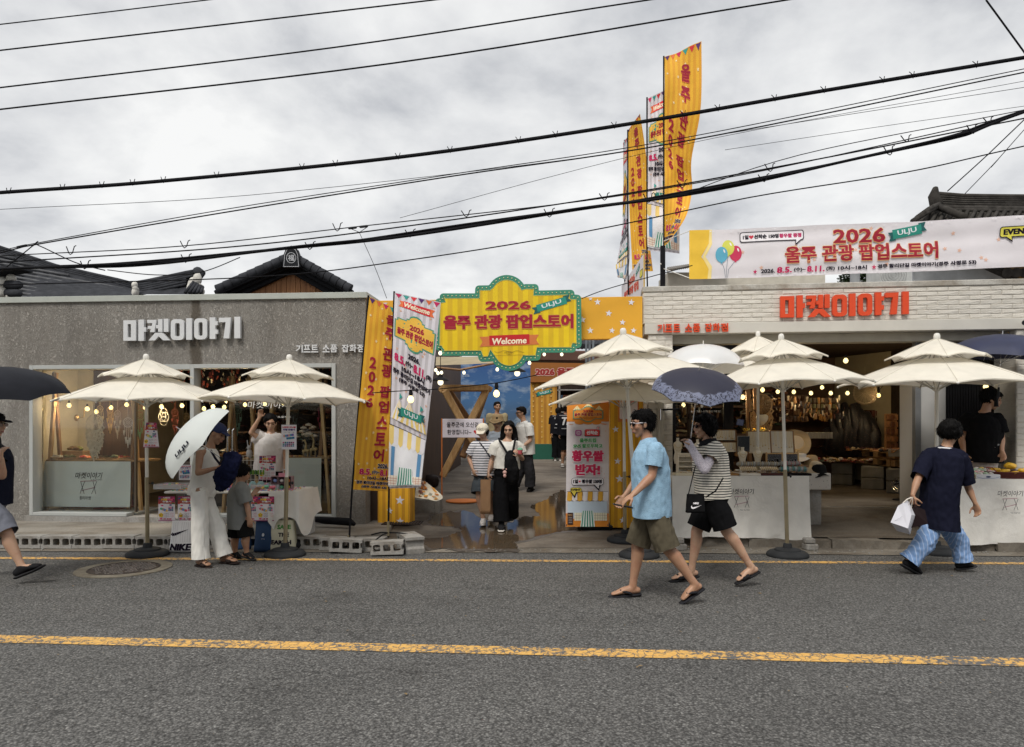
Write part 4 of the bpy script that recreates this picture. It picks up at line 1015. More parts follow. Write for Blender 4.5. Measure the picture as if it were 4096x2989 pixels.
MB().prism([(-34*s,-28*s),(34*s,-28*s),(30*s,20*s),(22*s,42*s),(0,56*s),(-22*s,42*s),(-30*s,20*s)],TO,.12).build('ridge_end_tile',bd,gh)
cv=Canvas(70*s,90*s,flatfn(oc+Vector((-35*s,-.003,-30*s)),Vector((1,0,0)),Vector((0,0,1))))
wl=P((190,192,196));cv.outline([(6*s,4*s),(64*s,4*s),(60*s,50*s),(52*s,68*s),(35*s,80*s),(18*s,68*s),(10*s,50*s)],wl,.008);cv.outline(ell(35*s,38*s,18*s,20*s),wl,.009);cv.text('福',35*s,38*s,24*s,wl)
cv.build('emblem',gh)
rh=thing('tiled_roof','weathered tiled hanok ridge with upturned end tile behind the long banner','roof',W(3900,900,14))
for kx in range(8):
 yy=782+kx*8.2;tubeW('ridge_course',[(3752-kx*3,yy-6+kx,13.9-.02*kx),(3850,yy+2,13.9-.02*kx),(3990,yy+4,13.9-.02*kx),(4300,yy+6,13.9-.02*kx)],.045 if kx in(0,6,7)else.022,roof_old,rh,6)
MB().tube([W(3745,815,13.7),W(3735,785,13.7),W(3742,752,13.7)],[(.12,.12),(.11,.1),(.03,.05)],10,rnd_end=True).build('end_tile',roof_old,rh,smooth='all')
mb=MB();mb.add([W(3740,835,13.8),W(4400,850,13.8),W(4400,1000,12.8),W(3600,930,12.8)],[(0,1,2,3)]);mb.build('roof_bed',roof_old,rh,fix=False)
tubeW('hip_course',[(3755,818,13.6),(3715,838,13.2),(3668,872,12.9)],.05,roof_old,rh);tubeW('hip_course',[(3760,830,13.5),(3800,845,13.2),(3860,870,12.9)],.07,roof_old,rh)
tubeW('hip_course',[(3745,832,13.5),(3705,852,13.1),(3650,885,12.8)],.045,roof_old,rh)
for i in range(22):x=3700+i*30;tubeW('tile_row',[(x+20,846,13.7),(x-15,905,12.9)],.04,roof_old,rh,6)
t=thing('rear_house','cream rear building with corrugated roof edge behind the left banner end','building',W(2780,1150,13))
mb=MB();a,b=W(2670,1090,13.2),W(3320,1090,13.0);mb.box(((a.x+b.x)/2,13.6,(a.z+3.35)/2),(b.x-a.x,.8,a.z-3.35));mb.build('wall',M('rear_cream',(.50,.47,.40),.8),t)
mb=MB()
for i in range(30):x=2670+i*8;mb.tube([W(x,1082-max(0,14-abs(i-14))*1.2,12.9),W(x+2,1072-max(0,14-abs(i-14))*1.2,14.2)],.022,6)
mb.build('corrugated_roof',M('rust_sheet',(.16,.145,.125),.8,.4),t)['kind']='stuff'
t=thing('rear_house','brown half timbered gable house behind the right half of the banner','house',W(3560,1150,14))
mb=MB();a,b=W(3660,1020,14),W(4200,1020,14);mb.box(((a.x+b.x)/2,14.5,(a.z+3.35)/2),(b.x-a.x,.9,a.z-3.35));mb.build('white_wall',M('rear_white',(.52,.54,.56),.8),t)
MB().beam(W(3655,1010,13.9),W(3510,1135,13.9),.2,.12).build('barge_board',wood_dark,t);MB().beam(W(3950,1010,13.8),W(4120,1100,13.6),.3,.35).build('barge_board',M('timber_gold',(.26,.15,.05)),t)
MB().beam(W(3925,1052,13.7),W(4140,1150,13.7),.2,.10).build('eave_tiles',roof_old,t)
for x in(4030,4066,4100):MB().tube([W(x,1092,13.3),W(x,1090,13.6)],.09,14).build('round_tile',roof_old,t,smooth=True)
mb=MB();a,b=W(3525,1060,13),W(3655,1060,13);mb.box(((a.x+b.x)/2,13.3,(a.z+3.35)/2),(b.x-a.x,.5,a.z-3.35));
t=thing('air_conditioner','white outdoor air conditioner unit with wire fan grille on the roof','air conditioner',W(3600,1140,13));mb.build('casing',M('ac_white',(.48,.49,.48),.5),t)
cc=W(3572,1100,12.99);mb=MB()
for r in(.05,.1,.15,.2,.24):mb.tube([cc+Vector((math.cos(a)*r,-.02,math.sin(a)*r))for a in[i*math.pi/8 for i in range(17)]],.006,4,cap=False)
mb.build('fan_grille',M('grille_grey',(.3,.3,.3)),t)['kind']='stuff'
tr=thing('small_tree','dark leafy tree crown peeping above the brick fascia','tree',(W(3425,0,17).x,17,0));c=W(3425,1112,17)
MB().tube([(c.x,17,0),(c.x+.05,17,2.4),(c.x,17,c.z-.3)],[.09,.06,.04],8).build('trunk',wood_dark,tr)
mb=MB()
for i in range(2600):
 d=Vector((rnd.gauss(0,1),rnd.gauss(0,1),rnd.gauss(0,1))).normalized()*rnd.uniform(.2,1)**.4;p=Vector((c.x+d.x*.42,17+d.y*.5,c.z-.12+d.z*.32+.1*noise.noise(d*3)))
 T=Matrix.Translation(p)@Matrix.Rotation(rnd.uniform(0,6.3),4,'Z')@Matrix.Rotation(rnd.uniform(-1.2,1.2),4,'X');s=rnd.uniform(.03,.05)
 mb.add([(-s,0,0),(0,-s*.5,0),(s,0,0),(0,s*.5,.006)],[(0,1,2,3)],T)
mb.build('crown',M('leaf_green',(.035,.055,.025),.6,.5),tr,fix=False)['kind']='stuff'
t=thing('steel_pole','dull grey steel pole rising behind the brick fascia','pole',(W(3420,0,16.6).x,16.6,0));MB().tube([(t.location.x,16.6,0),(t.location.x,16.6,W(0,1062,16.6).z)],.11,14).build('tube',M('pole_grey',(.30,.31,.32),.5),t,smooth=True)
for i,(x0,x1,h,col_)in enumerate(((-16,-5.2,4.6,(.09,.08,.07)),(-5,4.6,5.6,(.12,.11,.10)),(4.9,16,4.2,(.07,.06,.05)))):
 t=thing('street_house',('low brown brick','taller plain grey','dark timber fronted')[i]+' house on the near side of the street behind the viewer','house',((x0+x1)/2,-5,0))
 MB().box(((x0+x1)/2,-7,h/2),(x1-x0,4,h)).build('wall',M('near_wall_%d'%i,col_,.85),t);MB().bev(((x0+x1)/2,-6.6,h+.1),(x1-x0+.4,5,.22),.03).build('roof',roof_tile,t)
 n=int((x1-x0)/2.2)
 for k in range(n):xx=x0+(x1-x0)*(k+.5)/n;MB().bev((xx,-4.985,1.35),(1.5,.05,1.9),.01).build('window',M('near_glass',(.02,.022,.025),.1,0,bump=0),t)
def smooth_pts(pts,n=6):
 out=[]
 for i in range(len(pts)-1):
  p0,p1,p2,p3=pts[max(i-1,0)],pts[i],pts[i+1],pts[min(i+2,len(pts)-1)]
  for k in range(n):
   f=k/n;out.append(.5*((2*p1)+(p2-p0)*f+(2*p0-5*p1+4*p2-p3)*f*f+(3*p1-p0-3*p2+p3)*f*f*f))
 out.append(pts[-1]);return out
def ext(pts):
 p=[tuple(a)for a in pts]
 if p[0][0]<=5:d=(p[1][0]-p[0][0],p[1][1]-p[0][1]);k=1400/max(1,d[0]);p=[(p[0][0]-1400,p[0][1]-d[1]*k)]+p
 if p[-1][0]>=4090:d=(p[-1][0]-p[-2][0],p[-1][1]-p[-2][1]);k=1400/max(1,d[0]);p=p+[(p[-1][0]+1400,p[-1][1]+d[1]*k)]
 elif p[-1][1]<=5:d=(p[-1][0]-p[-2][0],p[-1][1]-p[-2][1]);k=2000/max(1,d[0]);p=p+[(p[-1][0]+2000,p[-1][1]+d[1]*k)]
 return p
def cable(pts,Y,r,label,slope=-.05,name='overhead_cable',grp='overhead cables crossing the street'):
 pts=ext(pts);q=smooth_pts([W(x,y,Y+slope*(x-2048)/FPX*Y)for x,y in pts],7)
 return tag(MB().tube(q,r,6).build(name,wire_black,smooth='all'),label,'cable',grp)
cable([(0,98),(400,52),(832,0)],7.6,.0065,'topmost thin cable cutting the upper left corner of the sky')
cable([(0,202),(900,98),(1737,0)],7.5,.008,'second cable from the top crossing the upper left sky')
cable([(0,351),(1339,190),(2596,0)],7.4,.008,'third cable from the top crossing the upper sky')
cable([(0,438),(1574,253),(3148,0)],7.3,.0085,'fourth cable from the top reaching above the tall flags')
A5=[(0,772),(633,727),(1574,633),(2424,512),(3256,371),(4096,232)]
t=thing('power_cable','thickest black clipped cable crossing in front of the tall flags','cable',W(2048,560,7))
q=smooth_pts([W(x,y,7-.05*(x-2048)/FPX*7)for x,y in ext(A5)],8);MB().tube(q,.0165,8).build('cable',wire_black,t,smooth='all')
MB().tube([p+Vector((0,.01,.022))for p in q],.004,5).build('support_strand',wire_black,t,smooth='all')
for i in range(6,len(q)-4,2):
 p=q[i].lerp(q[i+1],rnd.random());MB().tube([p+Vector((-.02,0,.045)),p+Vector((0,-.02,.01)),p+Vector((.012,-.01,-.022)),p+Vector((.03,0,.05))],.004,5).build('clip',wire_black,t)
cable([(0,838),(1000,781),(2260,640),(3000,520),(4096,350)],9.4,.0035,'hair thin cable just below the thickest clipped cable')
cable([(0,1012),(108,985),(900,850),(1810,705),(2714,570),(4096,290)],8.0,.0075,'tight pair of medium cables, lower wire of the pair')
cable([(0,1004),(108,980),(900,838),(1810,697),(2714,556),(4096,276)],8.02,.005,'tight pair of medium cables, upper wire of the pair')
cable([(1600,872),(2680,590),(4096,325)],9.0,.003,'faint thin wire rising from the little cable joint')
cable([(2700,790),(3200,620),(4096,440)],8.6,.005,'single wire between the flags and the right edge above the bundle')
cable([(2900,600),(3500,510),(4096,425)],9.2,.003,'faint wire crossing the clouds right of the tall flag')
s9=[(0,1024),(724,985),(1447,905),(2250,815),(2714,745),(3166,660),(3890,500),(4096,452)]
A10=[(0,1082),(597,1053),(1140,1000),(1628,941),(2261,850),(2677,787),(3256,678),(3799,552),(4096,452)]
def bundle(pts,Y,strands,label,hook_up=True,step=5):
 t=thing('cable_bundle',label,'cable',W(2048,890,Y))
 base=smooth_pts([W(x,y,Y-.05*(x-2048)/FPX*Y)for x,y in ext(pts)],8)
 for k in range(strands):
  ph=rnd.uniform(0,6);a=rnd.uniform(.006,.02)if strands>1 else 0
  MB().tube([p+Vector((0,math.cos(ph+i*.5)*a,math.sin(ph+i*.37+k)*a+k*.006))for i,p in enumerate(base)],rnd.uniform(.009,.014)if strands>1 else.0055,6).build('strand',wire_black,t,smooth='all')
 for i in range(4,len(base)-4,step+2):
  p=base[i].lerp(base[i+1],rnd.random());h=.058*rnd.uniform(.7,1.15)
  MB().tube([p+Vector((-.055,0,h)),p+Vector((-.02,-.01,-.012)),p+Vector((.0,-.02,-.03)),p+Vector((.02,-.01,-.01)),p+Vector((.035,0,h)),p+Vector((.055,0,h+.01))],.0055,5).build('hook',wire_black,t)
 return t
bundle(A10,7.2,4,'heavy drooping bundle of black cables hung with small hooks')
bundle(s9,7.6,1,'thin support wire with V shaped hooks just above the heavy bundle',step=4)
cable([(0,1050),(905,990),(1628,905),(2533,770),(3256,640),(4096,474)],7.4,.007,'medium cable running close above the heavy bundle')
cable([(0,1140),(1024,1108),(1640,1040),(2350,925),(3000,790),(3620,690),(4096,585)],7.8,.0065,'lowest single cable crossing over the gable and flags')
cable([(430,1080),(620,1100),(800,1090),(960,1030)],7.5,.005,'slack loop of wire sagging over the left hanok roof')
cable([(3944,0),(4010,90),(4096,208)],6.5,.008,'short wire dropping across the upper right corner')
cable([(3790,765),(3950,620),(4096,480)],9.5,.008,'steep wire from the right tiled roof up to the right edge')
cable([(3860,775),(3990,640),(4096,520)],9.6,.005,'thinner steep wire beside the one from the tiled roof')
cable([(1438,932),(1500,1070),(1547,1194)],9.5,.004,'thin drop wire falling to the corner of the grey shop')
cable([(2326,1195),(2450,1150),(2770,1062)],9.8,.006,'short cable from the marquee sign to the long banner')
cable([(0,1090),(130,985),(160,985),(300,1050),(420,1082)],7.7,.006,'bent tie wire peaking above the far left roof')
t=thing('cable_joint','small grey in line cable joint above the gabled house','cable joint',W(1430,915,7.6))
for dx in(0,45):c=W(1410+dx,912-dx*.12,7.6);MB().tube([c+Vector((-.035,0,-.004)),c+Vector((.035,0,.004))],[.014,.014],8,rnd_end=True).build('sleeve',black_plastic,t,smooth=True)
MB().tube([W(1400,914,7.6),W(1438,930,7.6),W(1470,908,7.6)],.004,5).build('jumper',wire_black,t)
def make_parasol(R0=.98,H=2.38,label='',tint=cream_cloth):
 t=thing('market_parasol',label,'parasol',(0,0,0),'cream two tier market parasols')
 def tier(r0,r1,z0,z1,sag,scal,nm):
  mb=MB();nr,na=6,48;vs=[]
  for i in range(nr+1):
   f=i/nr
   for k in range(na):
    th=2*math.pi*k/na;ph=(k%6)/6;m=math.sin(math.pi*ph)
    r=r0+(r1-r0)*f;r*=1-(1-math.cos(math.pi/8)+scal*f*f)*m
    z=z0+(z1-z0)*(f**1.12)-m*sag*f*(1.2-f)*1.5+m*.035*f*f*f+.004*noise.noise(Vector((th*3,f*4,H)))
    vs.append(Vector((math.cos(th)*r,math.sin(th)*r,z)))
  fs=[(i*na+k,i*na+(k+1)%na,(i+1)*na+(k+1)%na,(i+1)*na+k)for i in range(nr)for k in range(na)]
  mb.add(vs,fs)
  b=nr*na;mb.add([v+Vector((0,0,-.012))for v in vs[b:]]+[Vector(v)for v in vs[b:]],[(k,(k+1)%na,na+(k+1)%na,na+k)for k in range(na)])
  return mb.build(nm,tint,t,smooth='all',fix=False)
 tier(R0*.27,R0,H-.275,H-.545,.012,.035,'canopy')
 tier(.02,R0*.52,H-.055,H-.265,.008,.03,'vent_canopy')
 mb=MB()
 for k in range(8):
  a=math.pi/4*k;u=Vector((math.cos(a),math.sin(a),0));z=Vector((0,0,1));mb.tube([u*R0*(.27+.73*f)+z*(H-.273-.27*f**1.12)for f in(0,.3,.6,.8,1)],(.003),5);mb.tube([u*R0*(.03+.49*f)+z*(H-.054-.21*f**1.12)for f in(0,.5,1)],.003,5)
 mb.build('seam_stitching',M('seam_cream',(.62,.58,.49),.9),t)['kind']='stuff'
 MB().lathe((0,0,H-.06),[(.02,-.03),(.032,0),(.034,.035),(.026,.06),(.012,.068)],14).build('finial',white_metal,t,smooth='all')
 MB().tube([(0,0,.92),(0,0,H-.08)],.019,12).build('pole',white_metal,t,smooth=True)
 MB().tube([(0,0,.06),(0,0,.93)],.0235,12).build('lower_pole',steel,t,smooth=True)
 mb=MB();mb.tube([(.0,0,.86),(.055,-.01,.86)],.006,6);mb.ball((.062,-.012,.86),(.014,.012,.02),8,6);mb.build('clamp_knob',black_plastic,t,smooth=True)
 MB().lathe((0,0,0),[(.235,.0),(.24,.012),(.235,.035),(.205,.06),(.15,.068),(.145,.085),(.10,.095),(.055,.10),(.045,.15),(.03,.155)],32).build('base',black_plastic,t,smooth=True)
 mb=MB();mb.lathe((0,0,H-.62),[(.02,0),(.036,.005),(.036,.05),(.02,.055)],12);mb.build('runner',white_metal,t,smooth=True)
 for k in range(8):
  a=math.pi/4*k;u=Vector((math.cos(a),math.sin(a),0));z=Vector((0,0,1))
  MB().tube([u*.03+z*(H-.18),u*R0*.28+z*(H-.292),u*R0*.6+z*(H-.40),u*R0*.985+z*(H-.556)],.0075,6).build('rib',M('rib_metal',(.5,.48,.43),.5),t)
  MB().tube([u*.03+z*(H-.60),u*R0*.45+z*(H-.365)],.006,6).build('strut',_mats['rib_metal'],t)
  MB().tube([u*.02+z*(H-.085),u*R0*.52+z*(H-.275)],.005,5).build('vent_rib',_mats['rib_metal'],t)
  MB().ball(u*R0*1.0+z*(H-.556),.014,8,6).build('rib_tip',white_metal,t,smooth='all')
 return t
para=make_parasol(label='cream market parasol leftmost of all, beside the white window frame')
def place_parasol(i,px,py,Y,lab,tilt=(0,0),rz=0,z=0,H=1.0,R_=1.0):
 o=para if i==0 else copy_tree(para)
 if lab:o['label']=lab
 p=W(px,py,Y);o.location=(p.x,Y,z)
 for ch in o.children:
  nm=ch.name.split('.')[0]
  if nm!='base':ch.rotation_euler=(tilt[0],tilt[1],rz)
  ch.scale=(R_,R_,H)if nm!='base' else(1,1,1)
 return o
place_parasol(0,590,2205,8.3,None,(R(1),R(-.2)),R(17))
place_parasol(1,1140,2205,8.3,'cream market parasol over the key ring stall, right of the leftmost one',(R(0),R(1.2)),R(27),R_=1.04)
place_parasol(2,2556,2210,8.25,'cream market parasol leaning left behind the man in blue',(R(1.5),R(-5.0)),R(14),H=1.125,R_=1.13)
place_parasol(3,2500,2165,9.15,'cream market parasol half hidden behind the leaning one',(R(0),R(-.5)),R(5),.03,H=.98)
place_parasol(4,3150,2210,8.27,'cream market parasol in front of the jewellery table',(R(0),R(-1.8)),R(10),H=1.10)
place_parasol(5,3032,2150,9.35,'cream market parasol behind the jewellery displays',(R(0),R(0)),R(20),.08,H=1.14,R_=.92)
place_parasol(6,3745,2205,8.45,'cream market parasol rightmost, behind the boy in navy',(R(1),R(-1.2)),R(24),H=1.11,R_=1.10)
def hand_umbrella(name,label,apex,axis,R0,depth,mat,handle_len,nrib=8,inner=None,cat='umbrella',scal=.05,knob=True,pole=chrome,lining=None):
 """apex: world point of the canopy top, axis: unit vector pointing from handle to apex"""
 ax=Vector(axis).normalized();q=ax.to_track_quat('Z','Y');rot=q.to_matrix();t=thing(name,label,cat,Vector(apex)-ax*handle_len)
 def T(v):return Vector(apex)+rot@Vector(v)
 mb=MB();nr,na=8,nrib*6;vs=[]
 for i in range(nr+1):
  f=i/nr
  for k in range(na):
   th=2*math.pi*k/na;ph=(k%6)/6;m=math.sin(math.pi*ph);r=R0*math.sin(f*1.25)/math.sin(1.25)*(1-(.06+scal*f*f)*m*f)
   z=-depth*(1-math.cos(f*1.25))/(1-math.cos(1.25))+m*.02*f*f;vs.append(T((math.cos(th)*max(r,.004),math.sin(th)*max(r,.004),z)))
 fs=[(i*na+k,i*na+(k+1)%na,(i+1)*na+(k+1)%na,(i+1)*na+k)for i in range(nr)for k in range(na)]
 mb.add(vs,fs);c=mb.build('canopy',mat,t,smooth='all',fix=False,origin=Vector(apex))if False else mb.build('canopy',mat,t,smooth='all',fix=False)
 uv=c.data.uv_layers.new(name='UVMap')
 for l in c.data.loops:
  i=l.vertex_index;uv.data[l.index].uv=((i%na)/na*nrib,(i//na)/nr)
 if lining:
  m2=MB();m2.add([v-ax*.006 for v in vs],fs);m2.build('lining',lining,t,smooth='all',fix=False)
 for k in range(nrib):
  a=2*math.pi*k/nrib;pts=[]
  for i in range(9):
   f=i/8;r=R0*math.sin(f*1.25)/math.sin(1.25);pts.append(T((math.cos(a)*r,math.sin(a)*r,-depth*(1-math.cos(f*1.25))/(1-math.cos(1.25))-.006)))
  MB().tube(pts,.0028,5).build('rib',pole,t);MB().tube([T((0,0,-depth*1.25)),pts[5]],.0022,5).build('stretcher',pole,t)
 MB().tube([T((0,0,.0)),T((0,0,-handle_len+.1))],.006,8).build('shaft',pole,t);MB().tube([T((0,0,-.01)),T((0,0,.05))],[.008,.004],8).build('ferrule',pole,t)
 MB().tube([T((0,0,-handle_len+.12)),T((0,0,-handle_len))],[.013,.016],10,rnd_end=True).build('grip',inner or black_plastic,t,smooth='all')
 return t,T
def m_lace():
 k=NT('navy_lace_canopy');uv=k.n('ShaderNodeUVMap');uv.uv_map='UVMap';sp=k.n('ShaderNodeSeparateXYZ');k.l(uv.outputs[0],sp.inputs[0]);r=sp.outputs[1]
 v=k.coord();a=k.noise(v,42,5,.6,1.8);b=k.vor(v,34,'SMOOTH_F1')
 wav=k.math('MULTIPLY',k.math('SINE',k.math('MULTIPLY',sp.outputs[0],18.0)),.02)
 band=k.ramp(k.math('ADD',r,wav),[(.70,0),(.735,1),(.985,1),(1,.9)])
 pat=k.ramp(k.math('ADD',a,k.math('MULTIPLY',b,.35)),[(.58,0),(.64,1)])
 dots=k.ramp(k.vor(k.coord(),13),[(.045,1),(.07,0)]);zone=k.ramp(r,[(.50,0),(.56,1),(.68,1),(.7,0)])
 f=k.math('MAXIMUM',k.math('MULTIPLY',band,pat),k.math('MULTIPLY',dots,zone))
 k.col(k.mix(f,hexc(30,30,50),hexc(112,118,142)));k.b.inputs['Roughness'].default_value=.6;k.bump(f,.3,.002);return reg('navy_lace_canopy',k)
m_lace()
hd=W(2757,1800,6.78);ap=W(2797,1487,6.46)
u1,T1=hand_umbrella('lace_parasol','navy lace edged parasol held by the woman in the striped top',ap,(ap-hd),.425,.175,_mats['navy_lace_canopy'],(ap-hd).length,cat='parasol',scal=.0,lining=M('lining_black',(.012,.012,.014),.8))
hd=W(2,1800,6.75);ap=W(-28,1470,6.6)
u2,T2=hand_umbrella('open_umbrella','black umbrella cut by the left edge over the man in the cap',ap,ap-hd,.64,.24,M('umbrella_black',(.018,.019,.024),.55,.15),(ap-hd).length)
c0=W(802,1776,7.45);axis=Vector((-.70,-.34,.60)).normalized();ap=c0+axis*.25
u3,T3=hand_umbrella('open_umbrella','white umbrella lettered ULJU hiding the head of the woman in white',ap,axis,.50,.25,m_cloth('umbrella_white',(.74,.78,.76),.03,.5,.25,300,.1,3),.62,nrib=6)
cv=Canvas(.5,.2,lambda u,v:(u3T(u,v)))
def u3T(u,v):
 rot=axis.to_track_quat('Z','Y').to_matrix();nx=rot.inverted()@Vector((-.12,-.93,.0));base=math.atan2(nx.y,nx.x)
 R0,dp=.50,.25
 f=min(1,.55+(-(v-.1))*1.9+.10);th=base+(u-.25)*2.2/.9;r=R0*math.sin(f*1.25)/math.sin(1.25)*.955;z=-dp*(1-math.cos(f*1.25))/(1-math.cos(1.25))+.006
 p=ap+rot@Vector((math.cos(th)*r,math.sin(th)*r,z));n=(rot@Vector((math.cos(th)*.6,math.sin(th)*.6,.8))).normalized();return p,n
cv=Canvas(.5,.2,u3T,.03);cv.text('ULJU',.25,.05,.055,P((40,42,52)),bold=.05,w=.20);cv.build('lettering',u3,base=.010)
hand_umbrella('clear_umbrella','translucent white umbrella hung open above the jewellery table',W(2813,1378,9.0),(0.02,0,1),.56,.30,m_film('clear_film',(.86,.87,.88),.78),.8,inner=white_metal,pole=white_metal,scal=.03)
hand_umbrella('open_umbrella','dark navy umbrella shading the food table at the right edge',W(4010,1338,8.9),(.03,-.06,1),.68,.30,M('umbrella_navy',hexc(40,46,74),.6,.15),.8,scal=.05)
mb=W(2812,1500,8.45)
fo=m_stripes('flag_orange',hexc(244,186,56),hexc(232,166,52),.085,kind='UV',trans=.15,rough=.7)
fw=m_stripes('flag_white',hexc(232,228,236),hexc(206,202,208),.085,kind='UV',trans=.15,rough=.7)
mg=P((200,26,92));pur=P((84,36,110));orn=P((228,112,60));rd=P((216,44,56));tl=P((52,156,148));blk=P((36,30,44));wht=P((240,236,240));stw=P((246,222,170));sto=P((222,176,150))
def pennants(cv,w,y,s,cols,n):
 for i in range(n):
  x=w*(i+.5)/n;c=cols[i%len(cols)];cv.poly([(x-s*.5,y),(x+s*.5,y),(x+.02*s,y-s*1.15)],c,.02)
def starfield(cv,w,h,n,r,mat,seed=1):
 q=random.Random(seed)
 for i in range(n):cv.poly(star(q.uniform(.06,.94)*w,(i+q.random())/n*h*.94+.02*h,r,q.uniform(-.3,.3)),mat,.02)
def orange_print(cv,w,h):
 starfield(cv,w,h,46,.022,stw,3);pennants(cv,w,h-.015,.085,[pur,orn,mg,tl,rd],6)
 y=h*.895
 for ch in '울주 관광 팝업스토어':
  if ch==' ':y-=h*.024;continue
  cv.text(ch,w*.585,y,.058*h,crim,w=.245*w,bold=.03,ex=orn,olw=.045);y-=h*.0775
 y=h*.665
 for ch in '2026':cv.text(ch,w*.235,y,.047*h,crim,w=.155*w,bold=.03,ex=orn,olw=.045);y-=h*.063
 cv.text('2026.',w*.72,h*.172,.022*h,blk,bold=.05,ol=wht,olw=.08)
 cv.text('8.5.',w*.30,h*.137,.034*h,mg,w=w*.30,bold=.05,ol=wht,olw=.05);cv.text('(수)~',w*.56,h*.136,.024*h,blk,bold=.04,w=w*.18,ol=wht,olw=.06);cv.text('8.11.',w*.82,h*.135,.034*h,mg,w=w*.30,bold=.05,ol=wht,olw=.05)
 cv.text('10시~18시',w*.62,h*.100,.024*h,blk,bold=.05,w=w*.5,ol=wht,olw=.06)
 cv.text('경주 황리단길 마켓이야기',w*.53,h*.067,.024*h,blk,w=w*.86,bold=.05,ol=wht,olw=.06);cv.text('(경주 사정로 53)',w*.55,h*.034,.023*h,blk,w=w*.62,bold=.05,ol=wht,olw=.06)
def frame_shape(cx,cy,w,h):
 o=[(-.5,-.30),(-.5,.26),(-.44,.26),(-.44,.33),(-.22,.33),(-.22,.40),(-.16,.40)]+[(.16*-math.cos(math.pi*i/8),.40+.16*math.sin(math.pi*i/8))for i in range(1,8)]+[(.16,.40),(.22,.40),(.22,.33),(.44,.33),(.44,.26),(.5,.26),(.5,-.30),(.22,-.30),(.22,-.38),(.16,-.38)]+[(.16*math.cos(math.pi*i/8),-.38-.13*math.sin(math.pi*i/8))for i in range(1,8)]+[(-.16,-.38),(-.22,-.38),(-.22,-.30)]
 return[(cx+x*w,cy+y*h)for x,y in o]
grn=P((74,150,124));yel=P((236,186,70));ltan=P((244,214,130))
def white_print(cv,w,h):
 starfield(cv,w,h,30,.022,sto,5);pennants(cv,w,h-.02,.085,[mg,tl,rd,pur,orn],6)
 cv.poly(ribbon(w*.5,h*.905,w*.80,h*.046,-.05),orn);cv.poly([(w*.2,h*.887),(w*.8,h*.876),(w*.8,h*.923),(w*.2,h*.934)],rd)
 cv.text('Welcome',w*.5,h*.906,.032*h,cream_p,w=w*.58,bold=.03,rot=-.05,shear=.1)
 fs=frame_shape(w*.5,h*.755,w*.94,h*.175);cv.poly(fs,grn);cv.poly([((x-w*.5)*.94+w*.5,(y-h*.755)*.90+h*.755)for x,y in fs],yel)
 cv.text('2026',w*.54,h*.783,.027*h,crim,w=w*.32,bold=.05,ex=orn,olw=.06);cv.text('울주 관광 팝업스토어',w*.51,h*.743,.034*h,crim,w=w*.82,bold=.04,ex=orn,olw=.05)
 cv.text('2026.',w*.53,h*.640,.023*h,blk,bold=.05);cv.text('8.5.',w*.19,h*.603,.037*h,mg,w=w*.26,bold=.05);cv.text('(수)~',w*.43,h*.602,.026*h,blk,w=w*.18,bold=.04);cv.text('8.11.',w*.68,h*.599,.037*h,mg,w=w*.28,bold=.05);cv.text('(화)',w*.91,h*.593,.026*h,blk,w=w*.13,bold=.04)
 cv.text('10시~18시',w*.53,h*.565,.027*h,blk,bold=.05,w=w*.56);cv.text('경주 황리단길 마켓이야기',w*.5,h*.534,.026*h,blk,w=w*.94,bold=.04);cv.text('(경주 사정로 53)',w*.52,h*.502,.026*h,blk,w=w*.66,bold=.04)
 for cx,k_ in((.22,.7),(.78,.7),(.5,1.0)):
  for i in range(8):
   a0,a1=-.5+i/8,-.5+(i+1)/8;top=(w*cx,h*(.37+.06*k_));W_=w*.62*k_
   cv.poly([top,(w*cx+a0*W_,h*.325),(w*cx+a1*W_,h*.325)],ltan if i%2 else wht)
  cv.poly([(w*cx,h*(.37+.06*k_)),(w*cx,h*(.40+.06*k_)),(w*cx+w*.08,h*(.388+.06*k_))],tl)
 ulju(cv,(w*.56,h*.375),w*.74,.10*w/.6,.10)
 cv.poly([(0,h*.02),(w,h*.02),(w,h*.30),(0,h*.30)],P((236,236,240)))
 for i in range(8):cv.poly([(w*(i+.0)/8,h*.30),(w*(i+1)/8,h*.30),(w*(i+1)/8,h*.235),(w*(i+.5)/8,h*.222),(w*i/8,h*.235)],ltan if i%2==0 else wht)
 cv.line([(0,h*.30),(w,h*.30)],blk,.006)
 for xx in(.12,.88):cv.poly([(w*(xx-.05),h*.09),(w*(xx+.05),h*.09),(w*(xx+.05),h*.22),(w*(xx-.05),h*.22)],P((96,150,196)))
 cv.poly([(0,h*.03),(w,h*.03),(w,h*.09),(0,h*.09)],P((244,236,220)))
 for i in range(1,12):cv.line([(w*i/12,h*.03),(w*i/12,h*.09)],P((206,120,96)),.005)
 for i in range(1,4):cv.line([(0,h*(.03+.015*i)),(w,h*(.03+.015*i))],P((206,120,96)),.005)
 cv.poly([(w*.24,h*.03),(w*.76,h*.03),(w*.68,h*.135),(w*.32,h*.135)],P((232,240,236)))
 for i in range(6):a=.28+.08*i;cv.poly([(w*a,h*.03),(w*(a+.04),h*.03),(w*(.5+(a+.03-.5)*.75),h*.135),(w*(.5+(a-.5)*.75),h*.135)],P((54,146,122)))
